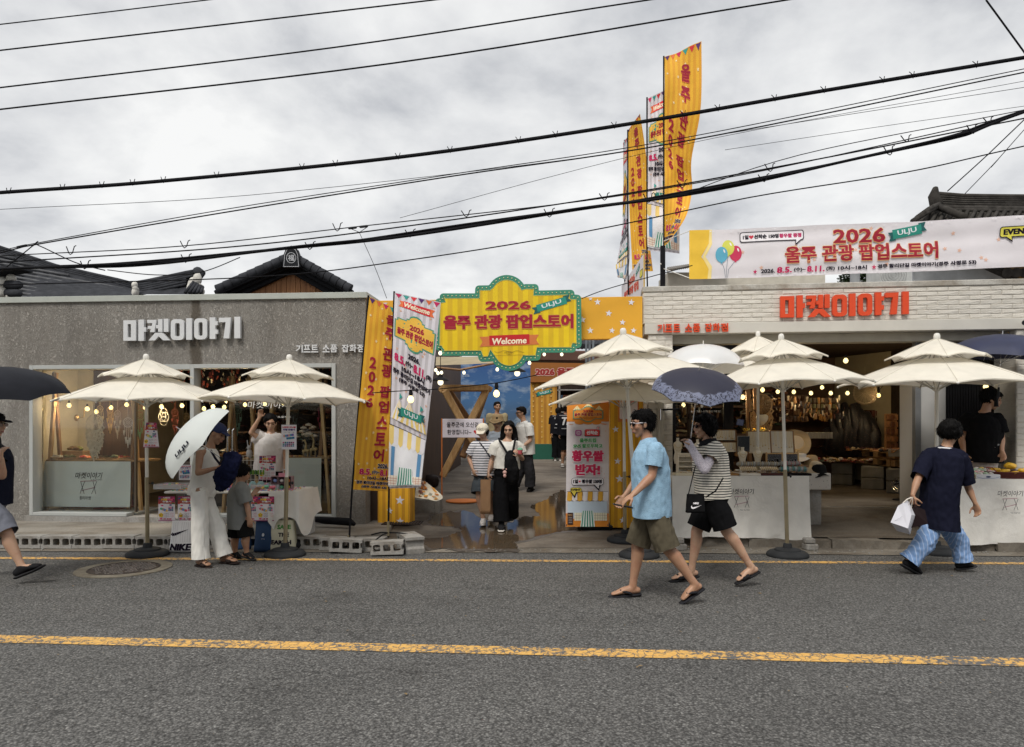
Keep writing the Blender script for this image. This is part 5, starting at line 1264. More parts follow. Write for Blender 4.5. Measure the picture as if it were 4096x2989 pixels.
def flag(kind,Lp,Rp,pole,label,w=.6,h=3.0,ripple=.02,freq=2,seed=0,prt=True,base=None,grp=None):
 t=thing('feather_flag' if base else 'roof_flag',label,'flag',pole[-1][0]if isinstance(pole[-1][0],Vector)else pole[-1],grp)
 t.location=pole[-1]
 fn=edgefn(w,h,Lp,Rp,ripple,freq,seed);sheet('flag_cloth',w,h,fn,fo if kind=='o' else fw,t,16,64)
 if prt:
  cv=Canvas(w,h,fn,.12);(orange_print if kind=='o' else white_print)(cv,w,h);cv.build('print',t,.0011,.003)
 MB().tube(pole,.012,8).build('pole',black_metal,t,smooth=True)
 if base:
  b=pole[-1];mb=MB()
  for a in(.3,2.3,4.4):mb.tube([b+Vector((0,0,.06)),b+Vector((math.cos(a)*.16,math.sin(a)*.1,.05)),b+Vector((math.cos(a)*.36,math.sin(a)*.22,.006))],.009,6)
  mb.build('cross_base',black_metal,t)
  MB().tube([b+Vector((0,0,.02)),b+Vector((0,0,.2))],.016,8).build('spigot',steel,t)
 return t
YF=8.62
flag('o',[W(1476,1187,YF),W(1440,1590,YF-.03),W(1406,1958,YF)],[W(1636,1258,YF+.16),W(1604,1600,YF+.18),W(1566,1968,YF+.15)],[W(1474,1182,YF),W(1437,1600,YF),W(1408,1962,YF),W(1394,2206,YF)],'orange popup store banner flag leaning left on its black pole beside the grey shop',w=.62,h=2.42,ripple=.012,base=True,grp='banner flags on poles at the roadside')
flag('w',[W(1579,1170,YF),W(1567,1500,YF-.02),W(1555,1955,YF)],[W(1763,1210,YF-.05),W(1722,1600,YF-.10),W(1684,1950,YF-.05)],[W(1577,1166,YF+.01),W(1568,1500,YF+.01),W(1556,1955,YF+.01),W(1553,2150,YF+.01)],'white Welcome banner flag standing beside the marquee sign',w=.6,h=2.42,ripple=.015,freq=1.7,seed=2,base=True,grp='banner flags on poles at the roadside')
YR=10.7
flag('o',[W(2658,228,YR),W(2658,620,YR),W(2658,985,YR)],[W(2806,165,YR-.35),W(2803,430,YR-.35),W(2766,640,YR-.1),W(2768,760,YR),W(2742,870,YR-.3),W(2672,972,YR-.2)],[W(2655,225,YR),W(2655,990,YR),W(2650,1150,YR)],'tallest orange roof flag, twisting towards its foot',w=.6,h=3.0,ripple=.035,grp='flags on the right shop roof')
flag('w',[W(2591,392,YR+.5),W(2590,1000,YR+.5)],[W(2700,340,YR+.3),W(2716,700,YR+.3),W(2718,1015,YR+.3)],[W(2588,390,YR+.5),W(2588,1080,YR+.5),W(2590,1165,YR+.5)],'white Welcome roof flag half covered by the tallest orange one',w=.6,h=3.0,ripple=.03,seed=1,grp='flags on the right shop roof')
flag('o',[W(2513,520,YR+1),W(2516,800,YR+1),W(2530,1090,YR+1)],[W(2560,455,YR+.6),W(2588,660,YR+.7),W(2592,900,YR+.8),W(2612,1085,YR+.8)],[W(2511,520,YR+1),W(2512,1100,YR+1),W(2514,1180,YR+1)],'orange roof flag seen edge on, left of the white Welcome one',w=.6,h=3.0,ripple=.02,seed=2,grp='flags on the right shop roof')
flag('w',[W(2493,570,YR+1.6),W(2490,900,YR+1.6),W(2468,1050,YR+1.6),W(2478,1112,YR+1.6)],[W(2512,545,YR+1.2),W(2509,830,YR+1.3),W(2520,1010,YR+1.2),W(2506,1120,YR+1.3)],[W(2498,560,YR+1.6),W(2499,1110,YR+1.6),W(2500,1190,YR+1.6)],'narrow white roof flag folded nearly edge on, farthest left',w=.6,h=3.0,ripple=.03,seed=3,grp='flags on the right shop roof')
t=thing('flag_post','thick black post carrying the tallest flag on the roof corner','post',W(2651,1150,YR-.05));MB().tube([W(2651,985,YR-.05),W(2651,1160,YR-.05)],.04,10).build('post',black_metal,t)
MB().tube([W(2651,1060,YR-.07),W(2640,1055,YR-.07)],.01,6).build('tie',white_metal,t)
t=thing('long_banner','long pale popup store banner with balloons stretched over the right shop','banner',W(3450,1100,9.9))
bw_,bh_=6.4,.72
fn=edgefn(bw_,bh_,[W(2757,922,10.0),W(2757,1117,10.0)],[W(4560,838,9.2),W(4560,1046,9.2)],.012,1.1,1)
def fnl(u,v):
 p,n=fn(u,v);return p+Vector((0,.02*math.sin(u*2.3)+.008*math.sin(u*7+v*5),-.018*math.sin(math.pi*u/bw_))),n
pr=m_cloth('banner_cloth',hexc(236,231,235),.03,.6,.15,200,.15,3)
sheet('banner_sheet',bw_,bh_,fnl,pr,t,90,26)
cv=Canvas(bw_,bh_,fnl,.15);
def bx(px):return(px-2757)/(4560-2757)*bw_
U=bw_/(4560-2757)
cv.poly([(0,0),(bx(2838),0),(bx(2842),bh_*.2),(bx(2822),bh_*.38),(bx(2810),bh_*.45),(bx(2822),bh_*.55),(bx(2842),bh_*.72),(bx(2845),bh_),(0,bh_)],P((240,196,62)))
cv.poly([(bx(2838),0),(bx(2854),0),(bx(2856),bh_*.25),(bx(2828),bh_*.45),(bx(2856),bh_*.7),(bx(2856),bh_),(bx(2845),bh_),(bx(2842),bh_*.72),(bx(2815),bh_*.45),(bx(2842),bh_*.2)],P((250,226,150)))
q=random.Random(11)
for i in range(34):x=bx(2880)+(bw_-bx(2880))*(i+q.random())/34;cv.poly(star(x,q.uniform(.12,.9)*bh_,.035,q.uniform(-.3,.3)),P((232,188,166)),.02)
for(x,y,c)in((2965,.60,(122,180,200)),(2942,.66,(212,214,96)),(2905,.55,(92,172,198))):
 pass
for(x,y,c)in((2958,.50,(206,54,92)),(2926,.62,(214,214,92)),(2897,.48,(96,176,204))):
 cv.line([(bx(x),y*bh_-.1),(bx(2915+(x-2915)*.3),bh_*.18),(bx(2918+(x-2918)*.15),.01)],P((70,96,120)),.005);cv.poly(ell(bx(x),y*bh_,.095,.115),P(c));cv.poly([(bx(x)-.018,y*bh_-.13),(bx(x)+.018,y*bh_-.13),(bx(x),y*bh_-.10)],P(c));cv.poly(rotp(ell(bx(x)+.04,y*bh_+.05,.012,.03,8),bx(x)+.04,y*bh_+.05,.4),P((244,240,240)))
def bubble(cv,x0,x1,y0,y1,tail,fill=wht,edge=blk,t=.012):
 cv.poly(rrect(x0-t,y0-t,x1+t,y1+t,.035),edge);cv.poly([(tail[0]-.05,y0),(tail[0]+.05,y0),(tail[0]+tail[1],y0-.085)],edge);cv.poly(rrect(x0,y0,x1,y1,.028),fill);cv.poly([(tail[0]-.035,y0+.005),(tail[0]+.035,y0+.005),(tail[0]+tail[1]*.8,y0-.055)],fill)
bubble(cv,bx(2980),bx(3240),bh_*.73,bh_*.91,(bx(3222),-.05))
cv.text('1일',bx(3002),bh_*.82,.062,blk,bold=.05);cv.poly(heart(bx(3025),bh_*.82,.035),P((206,50,70)));cv.text('선착순 150명',bx(3088),bh_*.82,.062,blk,bold=.05,w=.36);cv.text('황우쌀 증정',bx(3188),bh_*.82,.062,P((196,36,100)),bold=.05,w=.32)
cv.text('2026',bx(3470),bh_*.755,.20,crim,w=bx(3575)-bx(3362),bold=.03,ol=P((240,196,130)),olw=.05,ex=orn)
cv.text('울주 관광 팝업스토어',bx(3477),bh_*.42,.235,crim,w=bx(3790)-bx(3165),bold=.03,ol=P((240,196,130)),olw=.04,ex=orn)
ulju(cv,(bx(3668),bh_*.80),.56,.16,.17)
cv.poly(star(bx(3042),bh_*.115,.035),mg);yb=bh_*.12
cv.text('2026.',bx(3095),yb,.055,blk,bold=.05,w=.2);cv.text('8.5.',bx(3162),yb+.005,.08,mg,w=.21,bold=.05);cv.text('(수)~',bx(3225),yb,.062,blk,bold=.04,w=.17);cv.text('8.11.',bx(3292),yb+.005,.08,mg,w=.25,bold=.05);cv.text('(화)',bx(3352),yb,.062,blk,bold=.04,w=.12);cv.text('10시~18시',bx(3442),yb,.062,blk,bold=.05,w=.42)
cv.poly(star(bx(3532),yb,.04),P((200,56,96)));cv.text('경주 황리단길 마켓이야기(경주 사정로 53)',bx(3740),yb+.005,.066,blk,bold=.05,w=bx(3935)-bx(3550))
bubble(cv,bx(4030),bx(4150),bh_*.60,bh_*.78,(bx(4060),.05),fill=P((224,214,84)));cv.text('EVENT',bx(4090),bh_*.69,.075,blk,bold=.07,w=.34)
for i in range(150):
 x=q.uniform(.3,bw_-.05);y=q.choice([q.uniform(.95,.985),q.uniform(.015,.045)])*bh_
 if 0.01<y<bh_-.02:cv.poly(ell(x,y,q.uniform(.006,.02),q.uniform(.004,.012),6),P((240,238,242)),.02)
cv.build('print',t,.0011,.003)
for(a,b)in(((2757,925),(2655,965)),((2757,1112),(2655,1075))):MB().tube([W(*a,10.0),W(*b,YR-.08)],.006,5).build('tie_rope',white_metal,t)
t=thing('side_banner','small white popup store banner running into the alley below the roof flags','banner',W(2530,1190,11))
fn=edgefn(2.4,.75,[W(2486,1146,12.4),W(2488,1215,12.4)],[W(2580,1008,10.6),W(2580,1180,10.6)],.01,1)
sheet('banner_sheet',2.4,.75,fn,pr,t,14,6);cv=Canvas(2.4,.75,fn,.2);cv.text('2026',1.1,.52,.16,P((206,44,50)),w=.7,bold=.05,ol=P((240,180,130)));cv.text('울주 관광 팝업',1.05,.27,.18,P((206,44,50)),w=1.5,bold=.05,ol=P((240,180,130)))
ulju(cv,(1.75,.58),.4,.12,.2);bubble(cv,1.95,2.2,.38,.50,(2.05,.03),fill=P((224,214,84)));cv.poly([(2.3,0),(2.4,0),(2.4,.75),(2.3,.75)],P((240,196,62)));cv.build('print',t)
YX=9.9
t=thing('event_standee','tall orange and white event standee sign at the right of the alley mouth','sign',W(2356,2105,YX))
xa,xb,za,zc=W(2270,0,YX).x,W(2440,0,YX).x,W(0,2103,YX).z,W(0,1583,YX).z;w_,h_=xb-xa,zc-za
def xf(u,v):
 f=v/h_;return Vector((xa-.035+u+.04*f,YX+.22*f-.1,za+v)),Vector((0,-1,.11)).normalized()
sheet('banner_sheet',w_,h_,xf,P((228,222,224)),t,2,6);cv=Canvas(w_,h_,xf);orb=P((228,142,48))
cv.poly([(0,h_*.80),(w_,h_*.80),(w_,h_),(0,h_)],orb)
for i in range(5):cv.poly(ell(w_*(i+.5)/5,h_*.795,w_*.12,h_*.018,14),orb)
for cx,s_ in((.5,1),(.24,.6),(.76,.6)):
 for i in range(6):a0,a1=-.5+i/6,-.5+(i+1)/6;cv.poly([(w_*cx,h_*(.895+.05*s_)),(w_*cx+a0*w_*.34*s_,h_*.89),(w_*cx+a1*w_*.34*s_,h_*.89)],ltan if i%2 else P((246,236,200)))
ulju(cv,(w_*.70,h_*.945),w_*.26,.035,.2)
fs=frame_shape(w_*.5,h_*.855,w_*.72,h_*.115);cv.poly(fs,grn);cv.poly([((x-w_*.5)*.93+w_*.5,(y-h_*.855)*.88+h_*.855)for x,y in fs],orb)
cv.text('2026',w_*.5,h_*.880,.036,crim,w=w_*.24,bold=.06);cv.text('울주 관광 팝업스토어',w_*.5,h_*.854,.046,crim,w=w_*.64,bold=.06,ol=ltan);cv.text('2026. 8.5.~8.11. 10시~18시',w_*.5,h_*.833,.012,blk,w=w_*.42);cv.text('경주 황리단길 마켓이야기',w_*.5,h_*.822,.010,blk,w=w_*.34)
cv.poly(rrect(w_*.20,h_*.69,w_*.35,h_*.735,.02),P((170,60,140)));cv.outline(rrect(w_*.235,h_*.70,w_*.315,h_*.725,.012),wht,.006);cv.outline(ell(w_*.275,h_*.7125,.012,n=12),wht,.005)
cv.poly(rrect(w_*.42,h_*.685,w_*.78,h_*.735,.012),blk);cv.poly(rrect(w_*.43,h_*.69,w_*.77,h_*.74,.012),P((214,60,66)));cv.text('선착순',w_*.60,h_*.714,.052,wht,bold=.05,w=w_*.26)
cv.poly(ell(w_*.74,h_*.75,.026,n=14),blk);cv.poly(ell(w_*.74,h_*.75,.022,n=14),wht);cv.poly(heart(w_*.74,h_*.75,.014),rd)
g3=P((76,156,92));cv.text('울쭈트립',w_*.5,h_*.655,.058,g3,w=w_*.38,bold=.06,ol=P((240,246,240)),olw=.12);cv.text('SNS 팔로우하고',w_*.5,h_*.612,.056,g3,w=w_*.68,bold=.06,ol=P((240,246,240)),olw=.12)
cv.text('황우쌀',w_*.5,h_*.535,.150,P((206,30,84)),w=w_*.72,bold=.06,ol=wht,olw=.09,ex=P((230,140,160)));cv.text('받자!',w_*.5,h_*.43,.150,P((206,30,84)),w=w_*.56,bold=.06,ol=wht,olw=.09,ex=P((230,140,160)))
bubble(cv,w_*.13,w_*.87,h_*.315,h_*.365,(w_*.72,.03),t=.005);cv.text('1일',w_*.22,h_*.341,.052,blk,bold=.06);cv.poly(heart(w_*.315,h_*.341,.016),rd);cv.text('황우쌀 150명',w_*.60,h_*.341,.052,blk,w=w_*.46,bold=.06)
starfield(cv,w_,h_*.78,26,.009,P((226,170,150)),8)
cv.poly([(0,0),(w_,0),(w_,h_*.10),(0,h_*.10)],orb)
cv.poly([(w_*.04,h_*.06),(w_*.96,h_*.06),(w_*.96,h_*.19),(w_*.04,h_*.19)],P((206,222,236)))
for i in range(8):x0,x1=w_*(.02+.12*i),w_*(.02+.12*(i+1));cv.poly([(x0+.01,h_*.265),(x1,h_*.265),(x1,h_*.20),((x0+x1)/2,h_*.188),(x0,h_*.20)],P((232,176,60))if i%2==0 else wht)
cv.line([(w_*.02,h_*.265),(w_*.98,h_*.265)],blk,.004);cv.poly([(w_*.2,h_*.045),(w_*.96,h_*.045),(w_*.96,h_*.105),(w_*.2,h_*.105)],P((242,236,210)))
for i in range(1,14):cv.line([(w_*(.2+.76*i/14),h_*.045),(w_*(.2+.76*i/14),h_*.105)],P((90,84,70)),.0025)
for i in range(1,3):cv.line([(w_*.2,h_*(.045+.02*i)),(w_*.96,h_*(.045+.02*i))],P((90,84,70)),.0025)
cv.poly([(w_*.34,0),(w_*.68,0),(w_*.64,h_*.12),(w_*.38,h_*.12)],P((232,240,236)))
for i in range(5):a=.36+.065*i;cv.poly([(w_*a,0),(w_*(a+.03),0),(w_*(.5+(a+.03-.5)*.75),h_*.12),(w_*(.5+(a-.5)*.75),h_*.12)],P((54,146,122)))
cv.poly(rrect(w_*.04,h_*.015,w_*.17,h_*.105,.004),P((70,44,36)));cv.text('MENU',w_*.105,h_*.088,.014,P((236,190,120)),w=w_*.09)
for i in range(4):cv.line([(w_*.065,h_*(.07-.013*i)),(w_*.145,h_*(.07-.013*i))],P((230,226,220)),.003)
bubble(cv,w_*.10,w_*.36,h_*.262,h_*.292,(w_*.18,.01),fill=P((232,214,84)),t=.005);cv.text('EVENT',w_*.23,h_*.277,.030,blk,w=w_*.22,bold=.07)
cv.build('print',t,.0007)
MB().tube([W(2350,2100,YX+.15),W(2352,1580,YX+.25)],.009,6).build('rear_pole',black_metal,t)
c=W(2365,2100,YX+.1);MB().bev((c.x+.05,c.y,gz(YX)+.04),(.5,.3,.08),.03).build('weight_base',black_plastic,t)
for u in(.02,.98):
 for v in(.012,.988):p,n=xf(w_*u,h_*v);MB().tube([p-n*.02,p+n*.02],.010,8).build('corner_hook',chrome,t)
def strand(pts,lab):
 q=smooth_pts([W(*p)for p in pts],7);return tag(MB().tube(q,.0055,6).build('light_string_cable',wire_black,smooth='all'),lab,'cable')
strand([(1488,1572,8.3),(1640,1562,8.2),(1760,1556,8.2),(1985,1532,8.3),(2150,1500,8.35)],'black string light cable between the two middle parasols')
def bl(px,py,Y,lab,grp,r=.034,light=0,cool=False):return bulb(W(px,py,Y),lab,grp,r,light,cool)
G1,G2,G3,G4='bulbs on the roadside light string','bulbs in the grey shop window','bulbs under the marquee sign','bulbs in the brick shop'
bl(1643,1598,8.18,'large glowing bulb hanging in front of the white Welcome flag',G1,.038);bl(1986,1575,8.28,'large glowing bulb hanging alone in the middle of the alley mouth',G1,.038)
for(px,y,Y)in((1643,1573,8.18),(1986,1545,8.28)):tag(MB().tube([W(px,y-14,Y),W(px,y+6,Y)],[.018,.026],10).build('bulb_holder',black_metal,smooth=True),'black rubber holder of the bulb at the %s'%('Welcome flag' if px<1700 else 'alley mouth'),'bulb holder')
bl(976,1570,8.25,'bulb under the gap between the two left parasols',G1,.036);bl(1307,1572,8.4,'bulb at the right rim of the key ring stall parasol',G1,.036)
Gs='warm bulbs in the grey shop window'
L1=[(276,1622,10.9),(349,1636,10.9),(385,1647,11.2),(444,1631,11.4),(507,1619,11.2),(581,1630,11.0),(646,1627,11.3),(728,1623,11.4),(816,1635,11.6),(852,1627,11.7),(897,1629,11.6),(925,1620,11.8),(980,1619,11.8),(1012,1634,12),(1060,1616,11.6),(1134,1612,10.8)]
for i,(x,y,Y)in enumerate(L1):bulb(W(x,y,Y),'small warm bulb in the row hung inside the grey shop window',Gs,.032,16 if i%2==0 else 0)
for x,y,Y,cl in((1761,1413,9.7,0),(2177,1418,11.5,0),(2247,1418,11.5,0),(2118,1452,10.6,0),(1989,1478,10.6,1),(1743,1481,10.9,1),(1752,1493,11.2,1),(1766,1491,11.4,1),(1856,1491,11.6,1)):
 bulb(W(x,y,Y),'small bulb strung around the lower edge of the marquee','bulbs strung around the marquee',.026,0,True)
for(x,y,lab)in((2069,1494,'shaded pendant lamp below the marquee sign'),(1762,1530,'shaded pendant lamp at the dark left alley wall')):
 c=W(x,y,12);t=thing('pendant_lamp',lab,'lamp',c);MB().lathe(c,[(.15,.03),(.14,.045),(.05,.09),(.03,.14)],20).build('shade',black_metal,t,smooth=True)
 MB().ball(c,(.05,.05,.05),12,9).build('glass_bulb',bulb_cool,t,smooth='all');MB().tube([c+Vector((0,0,.13)),c+Vector((0,0,.7))],.006,6).build('cord',wire_black,t)
R1=[(3383,1443,9.9),(3567,1520,10.6),(3562,1531,12.4),(3514,1582,12.3),(3630,1573,12.3),(3921,1500,9.3),(3943,1547,9.9),(3111,1567,12.5),(3175,1568,12.5),(3244,1573,12.6),(3323,1573,12.6),(3390,1573,12.6),(3288,1550,13),(2865,1604,11),(2971,1589,10.6),(2723,1582,11.4),(2734,1620,11.6),(2748,1560,11.6),(3050,1560,11)]
for i,(x,y,Y)in enumerate(R1):bulb(W(x,y,Y),'small warm bulb strung inside the open brick shop','warm bulbs in the brick shop',.033,{3:15,4:15,8:13,11:13,13:12,14:12,18:11,16:8}.get(i,0))
strand([(3470,1545,12.35),(3514,1562,12.35),(3560,1515,12.3),(3630,1552,12.35),(3680,1515,12.3)],'drooping black cable of the bulbs on the olive wall')
for x in(3514,3630):tag(MB().tube([W(x,1548,12.32),W(x,1570,12.32)],[.02,.03],8).build('bulb_holder',black_metal),'black holder of the %s bulb on the olive wall'%('left' if x<3600 else 'right'),'bulb holder')
bh,bd_,bl_=.15,.19,.385
def block_mesh(nm,seed):
 q=random.Random(seed);mb=MB();L,H=bl_,bh
 o=[(-L/2,0),(L/2,0),(L/2,H*.28),(L/2-.022,H*.4),(L/2-.022,H*.72),(L/2,H*.82),(L/2,H),(-L/2,H),(-L/2,H*.82),(-L/2+.022,H*.72),(-L/2+.022,H*.4),(-L/2,H*.28)]
 o=[(x+q.uniform(-.003,.003),z+q.uniform(-.003,.003))for x,z in o]
 holes=[rrect(x-.042,.035,x+.042,H-.028,.020,4)for x in(-.118,0,.118)]
 mb.prism(o,Matrix.Identity(4),bd_,holes);b=mb.build(nm,conc_block,None,origin=(0,bd_/2,0));return b
protos=[block_mesh('cinder_block',s)for s in range(4)]
for p in protos:p['category']='cinder block';p['group']='cinder blocks along the pavement edge'
used=[False]*4
def put_block(p,rz=0,ry=0,rx=0,lab='hollow grey cinder block lying in the straight row along the pavement edge',row=True):
 i=rnd.randrange(4)
 if not used[i]:o=protos[i];used[i]=True
 else:o=protos[i].copy();COL.objects.link(o)
 o.location=p;o.rotation_euler=(rx,ry,rz);o['label']=lab
 if not row:
  if 'group' in o:del o['group']
 else:o['group']='cinder blocks in the straight row along the pavement edge'
 return o
px=80
x0=W(-260,0,8.78).x;i=0
while True:
 x=x0+i*(bl_+.006);y=8.80-.012*(x+5)
 if x>W(1290,0,8.7).x:break
 put_block((x,y,.010+rnd.uniform(0,.006)),rnd.gauss(0,.012));i+=1
put_block((W(1345,0,8.62).x,8.66,.012),-.08,0,0,'cinder block lying loose at the end of the straight row',False)
put_block((W(1385,0,8.5).x,8.50,.02),.12,.05,0,'tilted cinder block on the base of the orange banner flag',False)
put_block((W(1478,0,8.55).x,8.62,.012),-.1,-.04,0,'cinder block half hidden between the two banner flag poles',False)
put_block((W(1548,0,8.3).x,8.34,.02),.10,-.03,0,'bright edged cinder block weighing down the white banner flag',False)
o=put_block((W(1640,0,8.6).x,8.62,.0),-1.15,0,0,'chipped cinder block turned end on at the alley corner',False);o.scale=(1.15,1.2,1.35)
for(x,y,z0,lab)in((2718,8.66,.0,'pair of rough paving stones under the left leg of the jewellery table'),(3240,8.66,.0,'pair of rough paving stones under the right leg of the jewellery table')):
 t=thing('prop_stones',lab,'paving stones',(W(x,0,y).x,y,0));c=Vector((W(x,0,y).x,y,0))
 MB().bev(c+Vector((0,0,.045)),(.15,.15,.075),.012,Matrix.Rotation(.1,3,'Z')).build('stone',conc_block,t);MB().bev(c+Vector((-.01,.01,.118)),(.13,.12,.065),.014,Matrix.Rotation(-.15,3,'Z')).build('stone',conc_block,t)
def drape(name,pa,pb,zt,zb,mat,parent,back=0,wav=.018,n=48,m=14,flare=.03,lift=0):
 """front fall of a table cloth from pa to pb (top edge), hanging from zt to zb with folds"""
 pa,pb=Vector(pa),Vector(pb);u=(pb-pa).normalized();nn=Vector((u.y,-u.x,0));L=(pb-pa).length;mb=MB();sd=rnd.uniform(0,50)
 for j in range(m+1):
  f=j/m
  for i in range(n+1):
   x=i/n;p=pa+(pb-pa)*x;w=wav*f*(math.sin(x*L*9+sd)+.6*math.sin(x*L*21+sd*2+f*2)+1.2*noise.noise(Vector((x*L*3,f*2,sd))))
   z=zt+(zb-zt)*f+(.018*math.sin(x*L*3+sd)*f)+lift*f*max(0,x-.8)*2;mb.v.append(Vector((p.x,p.y,z))+nn*(flare*f+w))
 mb.f=[(j*(n+1)+i,j*(n+1)+i+1,(j+1)*(n+1)+i+1,(j+1)*(n+1)+i)for j in range(m)for i in range(n)];mb.mi=[0]*len(mb.f)
 return mb.build(name,mat,parent,smooth='all',fix=False)
def onwall(mb,pts3,n=None):return mb.add(pts3,[tuple(range(len(pts3)))])
cloth_print=P((36,34,38),.8)
def market_doodle(cv,cx,cy,s,col=None,legs=True):
 col=col or cloth_print
 cv.text('마켓이야기',cx,cy+.12*s,.095*s,col,w=.42*s,shear=.15,off=.008)
 r=P((176,140,148))
 cv.line([(cx-.13*s,cy+.03*s),(cx+.12*s,cy+.04*s)],r,.012*s);cv.line([(cx-.10*s,cy-.11*s),(cx+.11*s,cy-.06*s)],r,.012*s)
 for a in(-.09,.10):
  cv.line([(cx+(a-.035)*s,cy+.03*s),(cx+(a+.03)*s,cy-.16*s)],col,.007*s);cv.line([(cx+(a+.03)*s,cy+.03*s),(cx+(a-.04)*s,cy-.16*s)],col,.007*s)
COLS=[(196,60,60),(70,110,60),(220,190,90),(200,190,176),(110,80,50),(60,80,130),(170,120,150),(90,150,140),(230,226,214),(50,44,40),(226,140,60)]
def pile(name,label,cat,box0,box1,n,s,cols,kind='stuff',shape='mix',seed=1,parent=None):
 q=random.Random(seed);mb=MB();ms_=[P(c,.6)for c in cols]
 for i in range(n):
  mb.m=q.randrange(len(ms_));c=Vector([a+(b-a)*q.random()for a,b in zip(box0,box1)]);r=q.uniform(.6,1.4)*s;k=shape if shape!='mix' else q.choice(['ball','box','ring','flat'])
  rot=Matrix.Rotation(q.uniform(0,6.3),3,'Z')@Matrix.Rotation(q.uniform(-.5,.5),3,'X')
  if k=='ball':mb.ball(c+Vector((0,0,r*.5)),(r,r*q.uniform(.6,1),r*.6),8,5,rot)
  elif k=='box':mb.bev(c+Vector((0,0,r*.4)),(r*2,r*1.2,r*.8),r*.15,rot)
  elif k=='flat':mb.bev(c+Vector((0,0,r*.15)),(r*2.6,r*1.8,r*.3),r*.1,rot)
  elif k=='ring':mb.tube([c+rot@Vector((math.cos(a)*r,math.sin(a)*r,.01))for a in[j*math.pi/4 for j in range(9)]],r*.18,4,cap=False)
  elif k=='up':mb.bev(c+Vector((0,0,r*1.2)),(r*.9,r*.5,r*2.4),r*.2,rot)
 o=mb.build(name,ms_,parent,smooth=True)
 if parent is None:tag(o,label,cat)
 o['kind']='stuff' if n>12 else 'thing'
 return o
S=FL.s_
def trestle(F,p0,p1,ztop,d0,d1,label,zf=zs,ext_=.0,post_h=None,name='trestle_table'):
 a,b=F.s_(p0),F.s_(p1);t=thing(name,label,'table',F.P((a+b)/2,d0,zf));dm=(d0+d1)/2
 MB().add([],[]);mb=MB();F.box(mb,a-.05,b+.05,d0,d1,ztop-.03,ztop,.004);mb.build('tabletop',wood_pale,t)
 H=post_h or ztop
 for x in(a+.04,b-.04):
  sg=1 if x<(a+b)/2 else-1
  for(fx,tx,d)in((-.10,.06,d0+.03),(.14,-.02,d0+.09)):
   mb=MB();mb.beam(F.P(x+fx*sg*1.0,d,zf),F.P(x+tx*sg,d,H),.055,.045);mb.build('leg',wood_light if fx<0 else wood_mid,t)
 return t
F_=FL.off(.42);t=trestle(F_,195,545,F_.z(350,1840),0,.58,'wooden trestle display table behind the first shop window',post_h=2.36)
F_=FL.off(.36);zt_=F_.z(350,1846);zb_=F_.z(350,2028)
ps=m_cloth('market_sheet',(.80,.84,.82),.03,.7,0,200,.6,2.2)
def sheet_banner(F,p0,p1,z0,z1,d,label,mat,s=1.0,sub=True,p0b=None,p1b=None):
 t=thing('cloth_banner',label,'banner',F.P((F.s_(p0)+F.s_(p1))/2,d,z1));w=F.s_(p1)-F.s_(p0);h=z0-z1
 def fn(u,v):
  x,y=u/w,v/h;sag=.022*math.exp(-((x-.28-.3*(1-y))/.09)**2)+.02*math.exp(-((x-.86+.34*(1-y))/.08)**2)+.008*math.sin(x*9+y*3)
  e=lambda uu,vv:F.P(F.s_(p0)-(.05 if sub else 0)*(1-vv/h)+uu*(1+(.03 if sub else 0)*(1-vv/h)),d-sag,z1+vv)
  return e(u,v),-F.n
 sheet('banner_sheet',w,h,fn,mat,t,30,16);cv=Canvas(w,h,fn,.06);market_doodle(cv,w*.53,h*.52,s*1.0)
 if sub:cv.text('by 모니프로젝트',w*.62,h*.52+.055,.025,cloth_print,w=.19,off=0);cv.text('플리마켓',w*.50,h*.2,.055,cloth_print,w=.2,off=0)
 cv.build('print',t,.0006,.004);return t
sheet_banner(F_,180,522,zt_,zb_,0,'pale sheet with handwritten market lettering hung under the first window table',ps,1.0)
names=['white knitted','olive green woollen','red patterned','dark floral','green and black','crimson and orange']
cols6=[[(214,208,196),(196,186,170)],[(96,96,52),(120,112,70)],[(190,60,50),(220,120,80),(222,210,190)],[(70,60,60),(96,100,60),(140,70,70)],[(80,90,40),(50,50,44),(150,156,120)],[(150,30,40),(200,110,60),(96,110,50)]]
for i in range(6):
 xa_,xb_=FL.off(.5).s_(195+i*54),FL.off(.5).s_(195+i*54+48);ds=.50;z=zt_+.035
 tr=thing('wicker_tray',names[i]+' goods laid on a flat tray on the window table','tray',FL.P((xa_+xb_)/2,ds,z))
 MB().lathe(FL.P((xa_+xb_)/2,ds,z),[(.085,0),(.095,.012),(.09,.02),(.07,.012),(.001,.012)],20).build('tray',wood_pale,tr,smooth=True)
 g=pile('goods','','',FL.P(xa_+.03,ds-.04,z+.015),FL.P(xb_-.03,ds+.05,z+.03),14,.026,cols6[i],seed=20+i,parent=tr)
t=thing('wooden_box','low wooden box of brown knitted slippers at the left of the window table','box',FL.P(FL.off(.78).s_(290),.78,zt_+.035));MB().bev(FL.P(FL.off(.78).s_(290),.78,zt_+.09),(.36,.2,.11),.008,FL.rot()).build('box',wood_pale,t)
pile('slippers','','',FL.P(FL.off(.78).s_(258),.72,zt_+.15),FL.P(FL.off(.78).s_(322),.84,zt_+.16),9,.045,[(104,80,56),(120,96,66),(110,116,56)],shape='ball',seed=3,parent=t)
